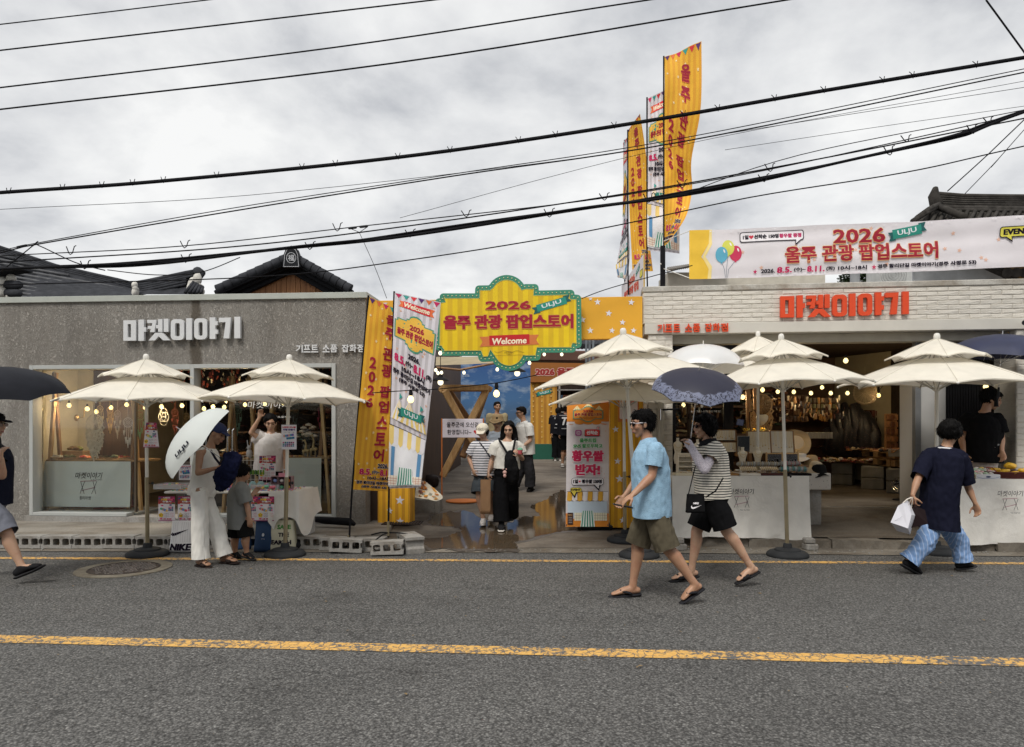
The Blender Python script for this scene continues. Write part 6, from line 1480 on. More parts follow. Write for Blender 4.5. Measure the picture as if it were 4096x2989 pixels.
def dreamcatcher(c,r,L,label,grp=None,mat=None,big=False,lab_cat='dream catcher'):
 mat=mat or M('macrame_cord',(.60,.52,.41),.9,.2,20);c=Vector(c);t=thing('dream_catcher',label,lab_cat,c,grp);ring=lambda rr,tr,y=0:MB().tube([c+Vector((math.cos(a)*rr,y,math.sin(a)*rr))for a in[k*math.pi/12 for k in range(25)]],tr,6,cap=False)
 ring(r,r*.06).build('hoop',mat,t)
 n=9 if big else 3;mb=MB()
 for i in range(1,n):
  rr=r*i/n;m2=24
  for k in range(m2):
   a0,a1=2*math.pi*k/m2,2*math.pi*(k+.8)/m2;mb.tube([c+Vector((math.cos(a0)*rr,-.004,math.sin(a0)*rr)),c+Vector((math.cos(a1)*(rr+r*.06),.004,math.sin(a1)*(rr+r*.06)))],r*.028 if big else r*.03,4)
 for k in range(12):a=k*math.pi/6;mb.tube([c,c+Vector((math.cos(a)*r,0,math.sin(a)*r))],r*.012,4)
 mb.build('knotted_web',mat,t)['kind']='stuff'
 mb=MB();nf=26 if big else 5
 for i in range(nf):
  x=-r*1.05+2.1*r*i/(nf-1);z0=-math.sqrt(max(0,r*r-min(x*x,r*r)));l=L*(.6+.4*(1-abs(x)/r/1.1))*rnd.uniform(.8,1.05)
  if big:
   pts=[c+Vector((x*.98,0,z0))]
   for j in range(1,7):pts.append(c+Vector((x+(.022 if(i+j)%2 else-.022)*(1 if j<4 else.3),rnd.uniform(-.01,.01),z0-l*j/6)))
   mb.tube(pts,.0085,5)
  else:mb.tube([c+Vector((x*.8,0,z0)),c+Vector((x*.8+.01,0,z0-l*.6)),c+Vector((x*.8,0,z0-l*.62)),c+Vector((x*.8,.0,z0-l))],[.003,.003,.018,.003],5)
 mb.build('fringe' if big else 'feather',mat,t)['kind']='stuff'
 MB().tube([c+Vector((0,0,r)),c+Vector((0,0,r+.25))],.003,4).build('cord',mat,t);return t
dreamcatcher(W(378,1690,10.7),.125,.48,'large round knotted macrame hanging with long fringe in the first window',big=True)
for(px,py,Y,r,col,lab)in((400,1636,11.0,.05,(210,190,150),'small cream feather dream catcher left of the row of bulbs'),(470,1655,11.0,.05,(200,190,180),'grey white feather dream catcher beside the big macrame'),(440,1640,11.1,.05,(214,180,120),'golden lit feather dream catcher behind the big macrame'),(512,1690,10.6,.07,(220,214,206),'white feather dream catcher at the window edge'),(560,1660,10.7,.075,(110,150,110),'green hoop dream catcher with pale flowers'),(950,1640,10.8,.06,(110,140,120),'green dream catcher beside the door handle'),(1284,1640,10.75,.05,(150,60,80),'crimson bead dream catcher with white tassels near the corner'),(1180,1620,11.4,.06,(80,90,84),'dim dream catcher behind the raised arm'),(700,1650,11.6,.055,(120,60,50),'reddish dream catcher deep behind the shop door'),(745,1665,11.9,.05,(90,80,60),'brown dream catcher beside the shop door frame')):
 dreamcatcher(W(px,py,Y),r,.34,lab,mat=P(col,.9))
t=thing('wall_lamp','brass swing arm wall lamp on the dark door behind the macrame','lamp',W(310,1670,11.35));br=M('brass',(.5,.36,.16),.3,.1,metal=1)
MB().tube([W(318,1672,11.3),W(336,1668,11.2),W(336,1640,11.2)],.008,6).build('arm',br,t);MB().ball(W(306,1672,11.3),(.04,.02,.055),12,8).build('mount',br,t,smooth='all')
t=thing('wire_flower','white looping wire flower outline hung in the dark doorway','ornament',W(655,1670,11.4));mb=MB()
for k in range(4):cc=W(655+6*math.cos(k*1.6),1668+16*math.sin(k*1.6),11.4);mb.tube([cc+Vector((math.cos(a)*.06,0,math.sin(a)*.075))for a in[j*math.pi/8 for j in range(17)]],.004,5,cap=False)
mb.build('wire',white_metal,t)
def carton(F,p0,p1,y0,y1,d,dep,label,mat,txt=None,tc=None,name='cardboard_box'):
 a,b=F.s_(p0),F.s_(p1);z1,z0=F.z((p0+p1)/2,y0),F.z((p0+p1)/2,y1);t=thing(name,label,'box',F.P((a+b)/2,d,z0));mb=MB();F.box(mb,a,b,d,d+dep,z0,z1,.004);mb.build('carton',mat,t)
 if txt:
  cv=Canvas(b-a,z1-z0,flatfn(F.P(a,d-.001,z0),F.u,Vector((0,0,1))));cv.text(txt,(b-a)*.6,(z1-z0)*.55,(z1-z0)*.16,tc,w=(b-a)*.4);cv.poly([(0,(z1-z0)*.62),((b-a)*.75,(z1-z0)*.92),((b-a)*.75,(z1-z0)*.96),(0,(z1-z0)*.68)],tc);cv.build('print',t)
kraft=P((150,112,76));redc=P((128,40,38))
carton(FL.off(.62),268,370,2012,2058,0,.3,'plain brown cardboard box under the first window table',kraft)
carton(FL.off(.5),371,478,2008,2062,0,.35,'red parcel box lettered KOREA POST under the first window table',redc,'KOREA POST',P((206,150,90)))
F_=FL.off(.45);t=trestle(F_,1068,1302,F_.z(1180,1828),0,.55,'wooden trestle display table behind the second shop window',post_h=2.3)
t=thing('table_cloth','plain white sheet hung under the second window table','table cloth',F_.P(F_.s_(1180),0,F_.z(1180,2030)))
a_,b_=F_.P(F_.s_(1062),-.03,0),F_.P(F_.s_(1288),-.03,0);drape('cloth',a_,b_,F_.z(1180,1832),F_.z(1180,2030),m_cloth('plain_sheet',(.64,.66,.64),.03,.8,0,200,.3,3),t,wav=.006,flare=.01)
F_=FL.off(.5);t=trestle(F_,905,1020,F_.z(960,1835),0,.5,'narrow display table behind the door handle',post_h=2.3,name='trestle_table')
pile('ornaments','row of small painted gourd ornaments on the narrow table','ornaments',F_.P(F_.s_(930),.05,F_.z(960,1834)),F_.P(F_.s_(1010),.25,F_.z(960,1834)),11,.030,[(180,60,50),(196,170,70),(90,110,60),(120,80,50)],shape='ball',seed=5)
F_=FL.off(.6);c=F_.P(F_.s_(1228),0,F_.z(1228,1735));zz_=FL.off(.45).z(1180,1828);t=thing('rose_bouquet','bouquet of cream white roses in a glass vase in the second window','flowers',Vector((c.x,c.y,zz_)))
MB().lathe((c.x,c.y,zz_),[(.05,0),(.055,.02),(.045,.12),(.06,.18)],16).build('vase',M('vase_glass',(.25,.27,.26),.15),t,smooth=True)
rose=P((206,192,176),.8);
for i in range(14):
 a,rr=rnd.uniform(0,6.3),rnd.uniform(.02,.15);p=c+Vector((math.cos(a)*rr*1.1,math.sin(a)*rr*.6-.03,.06+.05*math.sin(a*2)+rnd.uniform(-.03,.05)-rr*.3));mb=MB()
 for j in range(3):mb.tube([p+Vector((math.cos(b)*(.012+.012*j),math.sin(b)*(.012+.012*j),.008*math.sin(b*3+j)-j*.006))for b in[k*math.pi/5 for k in range(11)]],[.012]*11,5,cap=False)
 mb.ball(p,(.018,.018,.02),8,6);mb.build('rose',rose,t,smooth='all')
mb=MB()
for i in range(70):
 p=c+Vector((rnd.gauss(0,.07),rnd.gauss(0,.05),rnd.uniform(-.10,.03)));T=Matrix.Translation(p)@Matrix.Rotation(rnd.uniform(0,6),4,'Z')@Matrix.Rotation(rnd.uniform(-1.2,1.2),4,'X');mb.add([(-.035,0,0),(0,-.018,.005),(.035,0,0),(0,.018,.005)],[(0,1,2,3)],T)
mb.build('leaves',M('rose_leaf',(.03,.06,.03),.6),t,fix=False)['kind']='stuff'
def giraffe(px,py,h,label):
 b=F_.P(F_.s_(px),-.1,zz_);t=thing('giraffe_figure',label,'figurine',b);m=M('giraffe_spots',(.42,.30,.14),.6,.6,22)
 mb=MB();mb.tube([b+Vector((0,0,h*.35)),b+Vector((.01,0,h*.7)),b+Vector((-.01,0,h*.95))],[.022,.014,.012],8,rnd_end=True);mb.tube([b+Vector((-.012,0,h*.95)),b+Vector((-.05,0,h*.92))],[.015,.008],8,rnd_end=True);mb.tube([b+Vector((-.03,0,h*.32)),b+Vector((.04,0,h*.34))],[.024,.026],8,rnd_end=True)
 for dx in(-.03,.035):
  for dy in(-.015,.015):mb.tube([b+Vector((dx,dy,h*.3)),b+Vector((dx,dy,0))],.008,6)
 mb.build('body',m,t,smooth='all')
giraffe(1232,1828,.26,'shorter wooden giraffe figure beside the rose bouquet');giraffe(1262,1828,.34,'taller wooden giraffe figure beside the rose bouquet')
b=F_.P(F_.s_(1003),-.05,F_.z(1000,1832));t=thing('rabbit_figure','white rabbit figurine with upright ears behind the vendor','figurine',b);mb=MB();mb.ball(b+Vector((0,0,.07)),(.05,.04,.07),12,8);mb.ball(b+Vector((0,-.01,.16)),(.035,.035,.035),10,8)
for dx in(-.02,.02):mb.tube([b+Vector((dx,0,.18)),b+Vector((dx*1.6,0,.27))],[.010,.007],8,rnd_end=True)
mb.build('body',P((214,208,214)),t,smooth='all')
pile('trinkets','gold and colourful little figurines crowded under the roses','figurines',F_.P(F_.s_(1165),-.12,zz_),F_.P(F_.s_(1298),-.05,zz_),40,.016,[(170,130,60),(150,50,50),(60,60,90),(190,180,170)],seed=9)
pile('shelf_goods','dim jumble of hats bags and ornaments on shelves deep in the grey shop','goods',FL.P(S(460),2.6,.9),FL.P(S(1400),4.3,2.4),260,.09,[(60,50,44),(90,70,50),(40,44,54),(130,110,90),(70,30,28),(36,30,28),(110,100,92)],seed=12)
pile('hanging_charms','dense hanging keyrings and charms behind the second window','charms',FL.P(S(800),1.4,1.9),FL.P(S(1330),2.4,2.55),240,.035,[(150,40,40),(60,80,60),(180,160,120),(40,36,34),(96,70,50),(150,140,130)],seed=13,shape='up')
pile('hanging_charms','cluster of hanging charms behind the first window and the doorway','charms',FL.P(S(450),1.2,1.9),FL.P(S(760),2.2,2.5),140,.032,[(150,60,40),(190,180,160),(60,50,40),(110,40,36)],seed=14,shape='up')
for i in range(3):
 mb=MB();FL.box(mb,S(470),S(1400),2.5,2.9,.85+i*.55,.88+i*.55);tag(mb.build('shelf',wood_dark),('lowest','middle','top')[i]+' dark shelf along the inside of the grey shop','shelf')
t=thing('counter','dark cloth covered counter standing in the open doorway','counter',FL.P(S(640),1.3,zs));mb=MB();mb.beam(FL.P(S(600),.9,.62),FL.P(S(760),2.2,.62),.5,.80);mb.build('counter_body',M('counter_dark',(.07,.06,.055),.8),t)
mb=MB();mb.beam(FL.P(S(595),.86,1.05),FL.P(S(760),2.2,1.05),.56,.04);mb.build('counter_top',wood_mid,t)
pile('goods','dark goods heaped on the doorway counter','goods',FL.P(S(610),1.0,1.08),FL.P(S(720),1.9,1.1),50,.04,[(50,50,60),(200,196,190),(30,30,30),(120,90,70)],seed=15)
YA=8.55
t=thing('folding_table','white cloth covered folding table full of key ring parts','table',(W(930,0,YA).x,YA+.3,.0))
xa_,xb_=W(655,0,YA).x,W(1195,0,YA).x;zt2=.735
MB().bev(((xa_+xb_)/2,YA+.33,zt2-.012),(xb_-xa_,.68,.03),.014).build('tabletop',white_cloth,t)
for x in(xa_+.2,xb_-.18):
 for a,b in(((-.07,.02),(.05,.58)),((-.07,.58),(.05,.02))):MB().tube([(x+a[0],YA+a[1],.01),(x,YA+.3,.45),(x+b[0],YA+b[1],zt2-.03)],.013,8).build('leg',M('leg_grey',(.16,.17,.18),.4),t)
t2=thing('table_cloth','white cloth hanging in a pointed corner from the right end of the key ring stall','table cloth',(xb_,YA,.5))
mb=MB();n,m=26,10
for j in range(m+1):
 f=j/m
 for i in range(n+1):
  x=i/n;L_=.20+.17*math.exp(-((x-.72)/.14)**2)+.10*math.exp(-((x-.1)/.1)**2);px_=xa_+(xb_-xa_)*(.78+.22*min(1,x/.6))if x<.6 else xb_+(x-.6)*.12;py_=YA-.012 if x<.6 else YA+(x-.6)/.4*.66
  mb.v.append(Vector((px_+.10*f*max(0,x-.45)+.012*math.sin(x*26)*f,py_-.03*f+.014*math.sin(x*19)*f,zt2+.006-L_*f*1.55)))
mb.f=[(j*(n+1)+i,j*(n+1)+i+1,(j+1)*(n+1)+i+1,(j+1)*(n+1)+i)for j in range(m)for i in range(n)];mb.mi=[0]*len(mb.f);mb.build('cloth',white_cloth,t2,smooth='all',fix=False)
def key_poster(o,u,v,w,h,label,cut=False,style=0,hang=None):
 """o: lower left corner"""
 t=thing('price_poster',label,'poster',o);n=u.cross(v).normalized();fnn=lambda a,b:(o+u*(a if not cut else w/2+(a-w/2)*(1-.30*max(0,b/h-.0))),Vector((0,0,0)))
 f0=lambda a,b:((o+u*(a if not cut else w/2+(a-w/2)*(1-.35*b/h))+v*b+n*.004*math.sin(b/h*3)),n)
 sheet('card',w,h,f0,P((236,232,238)),t,4,6);cv=Canvas(w,h,f0,.06)
 if style==0:
  cv.poly([(0,h*.80),(w,h*.74),(w,h),(0,h)],P((150,52,96)));cv.poly([(0,h*.72),(w,h*.68),(w,h*.76),(0,h*.84)],P((176,80,70)))
  cv.text('나만의',w*.5,h*.94,h*.06,wht,w=w*.4,bold=.06);cv.text('키캡',w*.34,h*.865,h*.085,P((244,204,70)),w=w*.34,bold=.08,ol=blk,olw=.07);cv.text('키링',w*.70,h*.865,h*.085,P((240,110,130)),w=w*.34,bold=.08,ol=blk,olw=.07);cv.text('만들기',w*.52,h*.785,h*.06,wht,w=w*.5,bold=.06,ol=blk,olw=.09)
  q_=random.Random(int(o.x*1000)%97)
  for k_ in range(8):cv.poly(rotp(rrect(w*(.16+.045*k_)-.012,h*(.50-.012*k_)-.012,w*(.16+.045*k_)+.012,h*(.50-.012*k_)+.012,.003),w*(.16+.045*k_),h*.5,.3),P(q_.choice([(220,90,110),(100,190,160),(240,200,90),(110,130,210)])))
  for k_ in range(12):cx,cy=w*(.66+.10*(k_%3)),h*(.56-.045*(k_//3));cv.poly(rrect(cx-w*.045,cy-h*.018,cx+w*.045,cy+h*.018,.004),P(q_.choice([(120,90,160),(80,160,150),(230,120,150),(60,90,130)])))
  cv.poly(star(w*.17,h*.24,w*.15,0,.82),P((240,200,60)));cv.text('4월 2개',w*.17,h*.24,h*.03,blk,w=w*.18,bold=.05)
  for k_,yy in enumerate((.32,.28,.21,.17)):cv.text('키캡 만들기 체험',w*.52,h*yy,h*.02,blk,w=w*.3);cv.text('10,000원',w*.84,h*yy,h*.022,P((200,40,60)),w=w*.2)
  cv.text('1분 완성!',w*.55,h*.085,h*.055,P((190,30,60)),w=w*.5,bold=.06);cv.poly(ell(w*.17,h*.09,w*.09,h*.03),P((226,90,130)));cv.poly([(0,0),(w,0),(w,h*.03),(0,h*.03)],P((160,50,110)))
  for(x_,y_,c_)in((.1,.92,(40,90,150)),(.92,.92,(220,70,120)),(.08,.72,(196,40,50)),(.9,.72,(60,110,60)),(.25,.63,(214,70,120)),(.75,.65,(50,90,150))):cv.poly(ell(w*x_,h*y_,w*.08,h*.028,10),P(c_))
 else:
  cv.text('나만의 이니셜',w*.5,h*.90,h*.065,P((206,60,96)),w=w*.86,bold=.07);cv.text('키링 만들기',w*.5,h*.80,h*.075,P((66,50,130)),w=w*.78,bold=.07);cv.text('기념 · 선물 · 커플',w*.5,h*.70,h*.025,blk,w=w*.7)
  for k_ in range(6):cv.poly(rotp(rrect(w*(.2+.11*k_)-.013,h*.57-.013,w*(.2+.11*k_)+.013,h*.57+.013,.003),w*.5,h*.57,.15),P([(214,160,140),(90,160,190),(120,100,180)][k_%3]))
  for k_ in range(5):cv.poly(rotp(rrect(w*(.4+.1*k_)-.012,h*.46-.012,w*(.4+.1*k_)+.012,h*.46+.012,.003),w*.6,h*.46,.1),P([(40,110,160),(70,140,150)][k_%2]))
  for k_ in range(18):cx,cy=w*(.14+.13*(k_%6)),h*(.28-.07*(k_//6));cv.poly(rrect(cx-w*.05,cy-h*.026,cx+w*.05,cy+h*.026,.004),P([(190,70,130),(90,60,150),(40,120,110),(120,60,90),(70,140,180)][(k_*7)%5]))
 cv.build('print',t,.0004,.001);return t
ux,uz=Vector((1,0,0)),Vector((0,0,1));yp=YA-.02
def pp(px,py,Y):return W(px,py,Y)
kx=YA/FPX
for px,lab in((634,'leftmost key cap poster hanging from the stall table edge'),(712,'second key cap poster on the stall table edge, by the bag'),(965,'key cap poster on the table edge just behind the boy'),(1031,'rightmost key cap poster on the stall table edge')):
 key_poster(pp(px,2084,yp),ux,uz,66*kx,98*kx,lab)
key_poster(pp(1036,1921,9.0),ux,Vector((0,.05,1)).normalized(),66*9/FPX,98*9/FPX,'key cap poster held upright on a wire rack in front of the vendor')
key_poster(pp(573,1790,8.15),ux,Vector((0,.02,1)),64*8.1/FPX,100*8.1/FPX,'tapered key cap poster taped to the leftmost parasol pole',cut=True)
key_poster(pp(1126,1798,8.15),ux,uz,61*8.1/FPX,99*8.1/FPX,'initial key ring poster taped to the key ring stall parasol pole',style=1)
key_poster(pp(716,1920,8.7),ux,uz,50*8.7/FPX,60*8.7/FPX,'small initial key ring card half behind the white umbrella',style=1)
pastel=[(224,120,140),(120,200,160),(240,200,100),(150,170,230),(236,230,230),(230,140,80),(190,110,190)]
pile('key_caps','hundreds of pastel plastic key caps spread over the stall table','key caps',(xa_+.05,YA+.03,zt2+.004),(xb_-.08,YA+.5,zt2+.012),700,.010,pastel,shape='box',seed=31)
for i,(px,py,lab)in enumerate(((692,1955,'clear tray of key caps beside the white umbrella'),(1075,1962,'clear tray of key caps right of the boy'))):
 c=W(px,py,YA+.3);t=thing('clear_tray',lab,'tray',(c.x,c.y,zt2+.01));MB().bev((c.x,c.y,zt2+.02),(.34,.3,.012),.004).build('tray_base',M('clear_plastic',(.5,.52,.54),.2),t)
 for dx,dy,sx,sy in((-.17,0,.006,.3),(.17,0,.006,.3),(0,-.15,.34,.006),(0,.15,.34,.006)):MB().box((c.x+dx,c.y+dy,zt2+.045),(sx,sy,.06)).build('side',m_film('clear_acrylic',(.8,.82,.84),.3)if i+dx<-1 else(_mats.get('clear_acrylic')or m_film('clear_acrylic',(.8,.82,.84),.3)),t)
 pile('key_caps','','',(c.x-.15,c.y-.13,zt2+.03),(c.x+.15,c.y+.13,zt2+.06),120,.012,pastel,shape='box',seed=40+i,parent=t)
t=thing('cubby_shelf','pink topped cubby box of boxed key rings at the right end of the stall','display box',(W(1125,0,8.75).x,8.8,zt2));c=Vector((W(1125,0,8.75).x,8.8,zt2))
MB().bev(c+Vector((0,.05,.085)),(.25,.02,.17),.003).build('back',P((120,96,104)),t)
for dx in(-.125,-.042,.042,.125):MB().bev(c+Vector((dx,0,.085)),(.008,.12,.17),.002).build('divider',P((140,112,118)),t)
for dz in(0.004,.085,.168):MB().bev(c+Vector((0,0,dz)),(.25,.12,.007),.002).build('shelf',P((140,112,118)),t)
MB().bev(c+Vector((.03,-.06,.19)),(.12,.006,.05),.002).build('pink_card',P((226,150,170)),t)
for i in range(6):MB().ball(c+Vector((-.083+.083*(i%3),-.03,.035+.082*(i//3))),(.026,.02,.022),10,7).build('key_ring',P(pastel[i%7]),t,smooth='all')
t=thing('wire_rack','white wire rack of green charms behind the stall table','rack',(W(1010,0,8.95).x,8.95,zt2));c=Vector((W(1010,0,8.95).x,8.95,zt2));mb=MB()
for i in range(8):mb.tube([c+Vector((-.17+.05*i,0,0)),c+Vector((-.17+.05*i,0,.42))],.0025,4)
for i in range(8):mb.tube([c+Vector((-.17,0,.06*i)),c+Vector((.18,0,.06*i))],.0025,4)
mb.build('wire_grid',white_metal,t)
for i in range(10):MB().bev(c+Vector((-.15+.033*i,-.02,.21)),(.024,.012,.06),.006).build('charm',P((110,150,60)if i%2 else(70,120,60)),t)
for i,lab in enumerate(('left fluffy pale blue slipper shaped pouch on the stall','right fluffy pale blue slipper shaped pouch on the stall')):
 c=W(1010+i*32,1944,YA+.25);tag(MB().ball((c.x,c.y,zt2+.05),(.05,.04,.06),12,9,Matrix.Rotation(.25,3,'Y')).build('pouch',P((150,186,190)),smooth='all'),lab,'pouch')
def soft_bag(name,label,px0,px1,py0,py1,Y,dep,mat,cat='bag',taper=.1,hnd=True,prt=None,bulge=.03):
 a,b=W(px0,py1,Y),W(px1,py1,Y);zt=W(px0,py0,Y).z;zb=max(a.z,.012);w=b.x-a.x;h=zt-zb;t=thing(name,label,cat,((a.x+b.x)/2,Y+dep/2,zb));mb=MB();nx,nz=10,8;cx=(a.x+b.x)/2
 def F_(x,v,s):k=1-taper*v;return Vector((cx+(x-.5)*w*k,Y+dep/2+s*(dep/2*(1-.5*v)+bulge*math.sin(math.pi*x)*math.sin(math.pi*min(1,v+.1)))+.008*noise.noise(Vector((x*4,v*4,s*3+cx))),zb+v*h))
 for s in(-1,1):
  bse=len(mb.v)
  for j in range(nz+1):
   for i in range(nx+1):mb.v.append(F_(i/nx,j/nz,s))
  for j in range(nz):
   for i in range(nx):mb.f.append((bse+j*(nx+1)+i,bse+j*(nx+1)+i+1,bse+(j+1)*(nx+1)+i+1,bse+(j+1)*(nx+1)+i));mb.mi.append(0)
 N_=(nx+1)*(nz+1)
 for j in range(nz):
  for i in(0,nx):q0=j*(nx+1)+i;q1=q0+nx+1;mb.f.append((q0,q1,N_+q1,N_+q0));mb.mi.append(0)
 for i in range(nx):mb.f.append((i,i+1,N_+i+1,N_+i));mb.mi.append(0)
 mb.build('bag_body',mat,t,smooth='all')
 if prt:
  cv=Canvas(w,h,lambda u,v:(F_(u/w,v/h,-1),Vector((0,-1,0))),.05);prt(cv,w,h);cv.build('print',t,.0006,.003)
 if hnd:MB().tube([Vector((cx-w*.2,Y+dep*.3,zt-.01)),Vector((cx-w*.15,Y+dep*.2,zt+.08)),Vector((cx+w*.15,Y+dep*.2,zt+.08)),Vector((cx+w*.2,Y+dep*.3,zt-.01))],.006,6).build('handle',mat,t)
 return t
def swoosh(cv,cx,cy,s,mat):
 top=[(-1.0,.22),(-.92,-.12),(-.62,-.30),(-.2,-.22),(1.0,.34)];bot=[(-.25,.02),(-.55,-.05),(-.72,-.02),(-.80,.12)]
 pts=[(-.82,.30),(-.98,.05),(-.95,-.20),(-.70,-.34),(-.30,-.26),(1.05,.36),(-.30,.02),(-.62,-.06),(-.78,.02),(-.82,.15)]
 cv.poly([(cx+x*s,cy+y*s)for x,y in pts],mat)
def nike(cv,w,h):cv.text('NIKE',w*.5,h*.17,h*.20,blk,w=w*.88,bold=.07,shear=.2);swoosh(cv,w*.4,h*.62,w*.42,blk);[cv.line([(w*x_,h*.34),(w*x_,h*.95)],P((150,150,156)),.0025)for x_ in(.1,.2,.3,.5,.6,.7,.8,.9)]
soft_bag('shopping_bag','white sports brand shopping bag with black lettering under the stall',676,768,2085,2213,8.45,.22,P((214,214,216)),prt=nike)
soft_bag('tote_bag','dark blue insulated tote bag under the middle of the stall',1015,1090,2085,2210,8.5,.2,P((30,60,96)),prt=lambda cv,w,h:(cv.poly(ell(w*.5,h*.55,.015,.02),P((200,206,214))),cv.text('cool bag',w*.5,h*.42,.012,P((200,206,214)))))
def earth(cv,w,h):cv.text('SAVE',w*.6,h*.78,h*.13,P((70,130,60)),w=w*.6,bold=.06);cv.text('THE',w*.6,h*.54,h*.12,blk,w=w*.45,bold=.06);cv.text('EARTH',w*.5,h*.30,h*.13,blk,w=w*.85,bold=.06)
soft_bag('tote_bag','cream tote bag lettered SAVE THE EARTH under the stall',1078,1172,2082,2207,8.5,.18,P((206,202,178)),prt=earth)
soft_bag('tote_bag','second blue tote bag behind the legs of the boy',936,1000,2120,2212,8.65,.2,P((40,74,112)))
t=thing('storage_box','clear lidded plastic storage box under the right end of the stall','storage box',(W(1190,0,8.85).x,9.0,.0));c=Vector((W(1190,0,8.85).x,9.0,.135))
MB().bev(c+Vector((0,0,.13)),(.30,.24,.24),.02).build('tub',m_film('milky_plastic',(.62,.63,.64),.65),t);MB().bev(c+Vector((0,0,.26)),(.33,.27,.03),.012).build('lid',P((190,192,194)),t);t.location.z=.135
for o in t.children:o.location=(0,0,0)
for o in t.children:
 for v in o.data.vertices:v.co.z-=.135
tag(MB().ball((W(1165,0,8.75).x,8.72,.06),(.16,.12,.07),14,8).build('black_bag',M('nylon_black',(.02,.02,.022),.5,.2),smooth='all'),'slumped black nylon bag by the parasol base of the key ring stall','bag')
mb=MB();mb.tube([W(1235,2075,9.75),W(1300,2082,9.7),W(1400,2088,9.6),W(1415,2096,9.6)],[.03,.05,.055,.03],10,rnd_end=True);tag(mb.build('rolled_tarp',M('nylon_black2',(.015,.015,.017),.5,.2),smooth='all'),'rolled black tarpaulin lying along the foot of the grey wall','tarp')
YJ=8.9;xa_,xb_=W(2690,0,YJ).x,W(3232,0,YJ).x;zj=.90
t=thing('jewellery_table','long jewellery sales table with white cloth in front of the brick shop','table',((xa_+xb_)/2,YJ+.3,.13))
MB().bev(((xa_+xb_)/2,YJ+.34,zj-.02),(xb_-xa_,.68,.04),.01).build('tabletop',white_cloth,t)
for x in(xa_+.06,xb_-.06):
 for y in(YJ+.06,YJ+.6):MB().tube([(x,y,.13 if y>YJ+.3 else.15),(x,y,zj-.03)],.015,8).build('leg',M('leg_grey',(.16,.17,.18),.4),t)
t2=thing('table_cloth','long white cloth with handwritten market drawing on the jewellery table','table cloth',((xa_+xb_)/2,YJ,.1))
drape('cloth_front',(xa_-.01,YJ-.012,0),(xb_+.01,YJ-.012,0),zj+.004,.115,white_cloth,t2,wav=.030,flare=.04)
drape('cloth_side',(xb_+.01,YJ-.012,0),(xb_+.01,YJ+.62,0),zj+.004,.15,white_cloth,t2,wav=.01,flare=.01,n=16);drape('cloth_side',(xa_-.01,YJ+.62,0),(xa_-.01,YJ-.012,0),zj+.004,.13,white_cloth,t2,wav=.015,flare=.04,n=16)
cv=Canvas(.6,.4,flatfn(Vector((W(2895,0,YJ-.05).x,YJ-.068,W(0,2050,YJ-.05).z)),ux,uz));market_doodle(cv,.22,.18,.72,P((34,32,36)));cv.text('flea market',.26,.035,.02,P((90,88,90)),w=.12,off=0);cv.build('drawing',t2)
linen=m_cloth('linen_board',(.78,.71,.58),.04,.9,0,300,.1,8);gold_m=M('gold_chain',(.62,.46,.20),.3,.1,metal=.9);silver_m=M('silver_chain',(.6,.6,.62),.3,.1,metal=.9)
def neck_board(p0,p1,y0,y1,Y,label,n,frame=True):
 a,b=W(p0,y1,Y),W(p1,y1,Y);z1=W(p0,y0,Y).z;z0=a.z;t=thing('necklace_board',label,'display board',((a.x+b.x)/2,Y,z0));th=.025;cx=(a.x+b.x)/2;w=b.x-a.x
 R_=Matrix.Rotation(R(-9),3,'X');T_=lambda x,y,z:Vector((cx,Y,z0))+R_@Vector((x,y,z));h=z1-z0
 MB().bev(T_(0,0,h/2),(w,th,h),.004,R_).build('board',linen,t)
 if frame:
  for s in(-1,1):MB().bev(T_(s*(w/2+.008),.0,h/2),(.016,th+.01,h+.02),.003,R_).build('side_rail',wood_mid,t)
 MB().bev(T_(0,-.004,h+.004),(w,.02,.012),.003,R_).build('peg_rail',wood_mid,t)
 for i in range(n):
  x=-w/2+w*(i+.7)/(n+.4);l=h*rnd.uniform(.55,.8);mb=MB();mb.tube([T_(x-.008,-th/2-.003,h),T_(x-.010,-th/2-.004,h-l*.6),T_(x,-th/2-.006,h-l),T_(x+.010,-th/2-.004,h-l*.6),T_(x+.008,-th/2-.003,h)],.0016,4);mb.ball(T_(x,-th/2-.008,h-l-.008),(.008,.004,.010),8,6);mb.build('necklace',gold_m if rnd.random()<.6 else silver_m,t)
 MB().box(T_(0,.11,h*.35),(.03,.2,.02),R_).build('rear_strut',wood_mid,t);return t
neck_board(2995,3082,1727,1813,YJ+.50,'left tall linen necklace board behind the necklace busts',7);neck_board(3086,3174,1725,1811,YJ+.52,'right tall linen necklace board behind the parasol pole',8)
neck_board(2843,2941,1722,1761,YJ+.56,'upper low linen board of fine necklaces right of the striped top',14);neck_board(2845,2944,1771,1808,YJ+.5,'lower low linen board of fine necklaces right of the striped top',12)
def shift_up():pass
c0=W(2975,1776,YJ+.45);t=thing('table_mirror','rectangular table mirror between the necklace boards','mirror',(c0.x,c0.y,zj));a,b=W(2949,1808,YJ+.45),W(2999,1744,YJ+.45)
MB().bev((c0.x,YJ+.46,(a.z+b.z)/2),(b.x-a.x,.012,b.z-a.z),.003).build('frame',M('mirror_frame',(.25,.23,.2),.5),t);MB().box((c0.x,YJ+.452,(a.z+b.z)/2),(b.x-a.x-.016,.003,b.z-a.z-.016)).build('mirror_glass',M('mirror_silver',(.82,.83,.82),.08,0,bump=0,metal=1),t);MB().box((c0.x,YJ+.5,zj+(a.z-zj)/2+.02),(.03,.05,a.z-zj+.05)).build('stand',wood_mid,t)
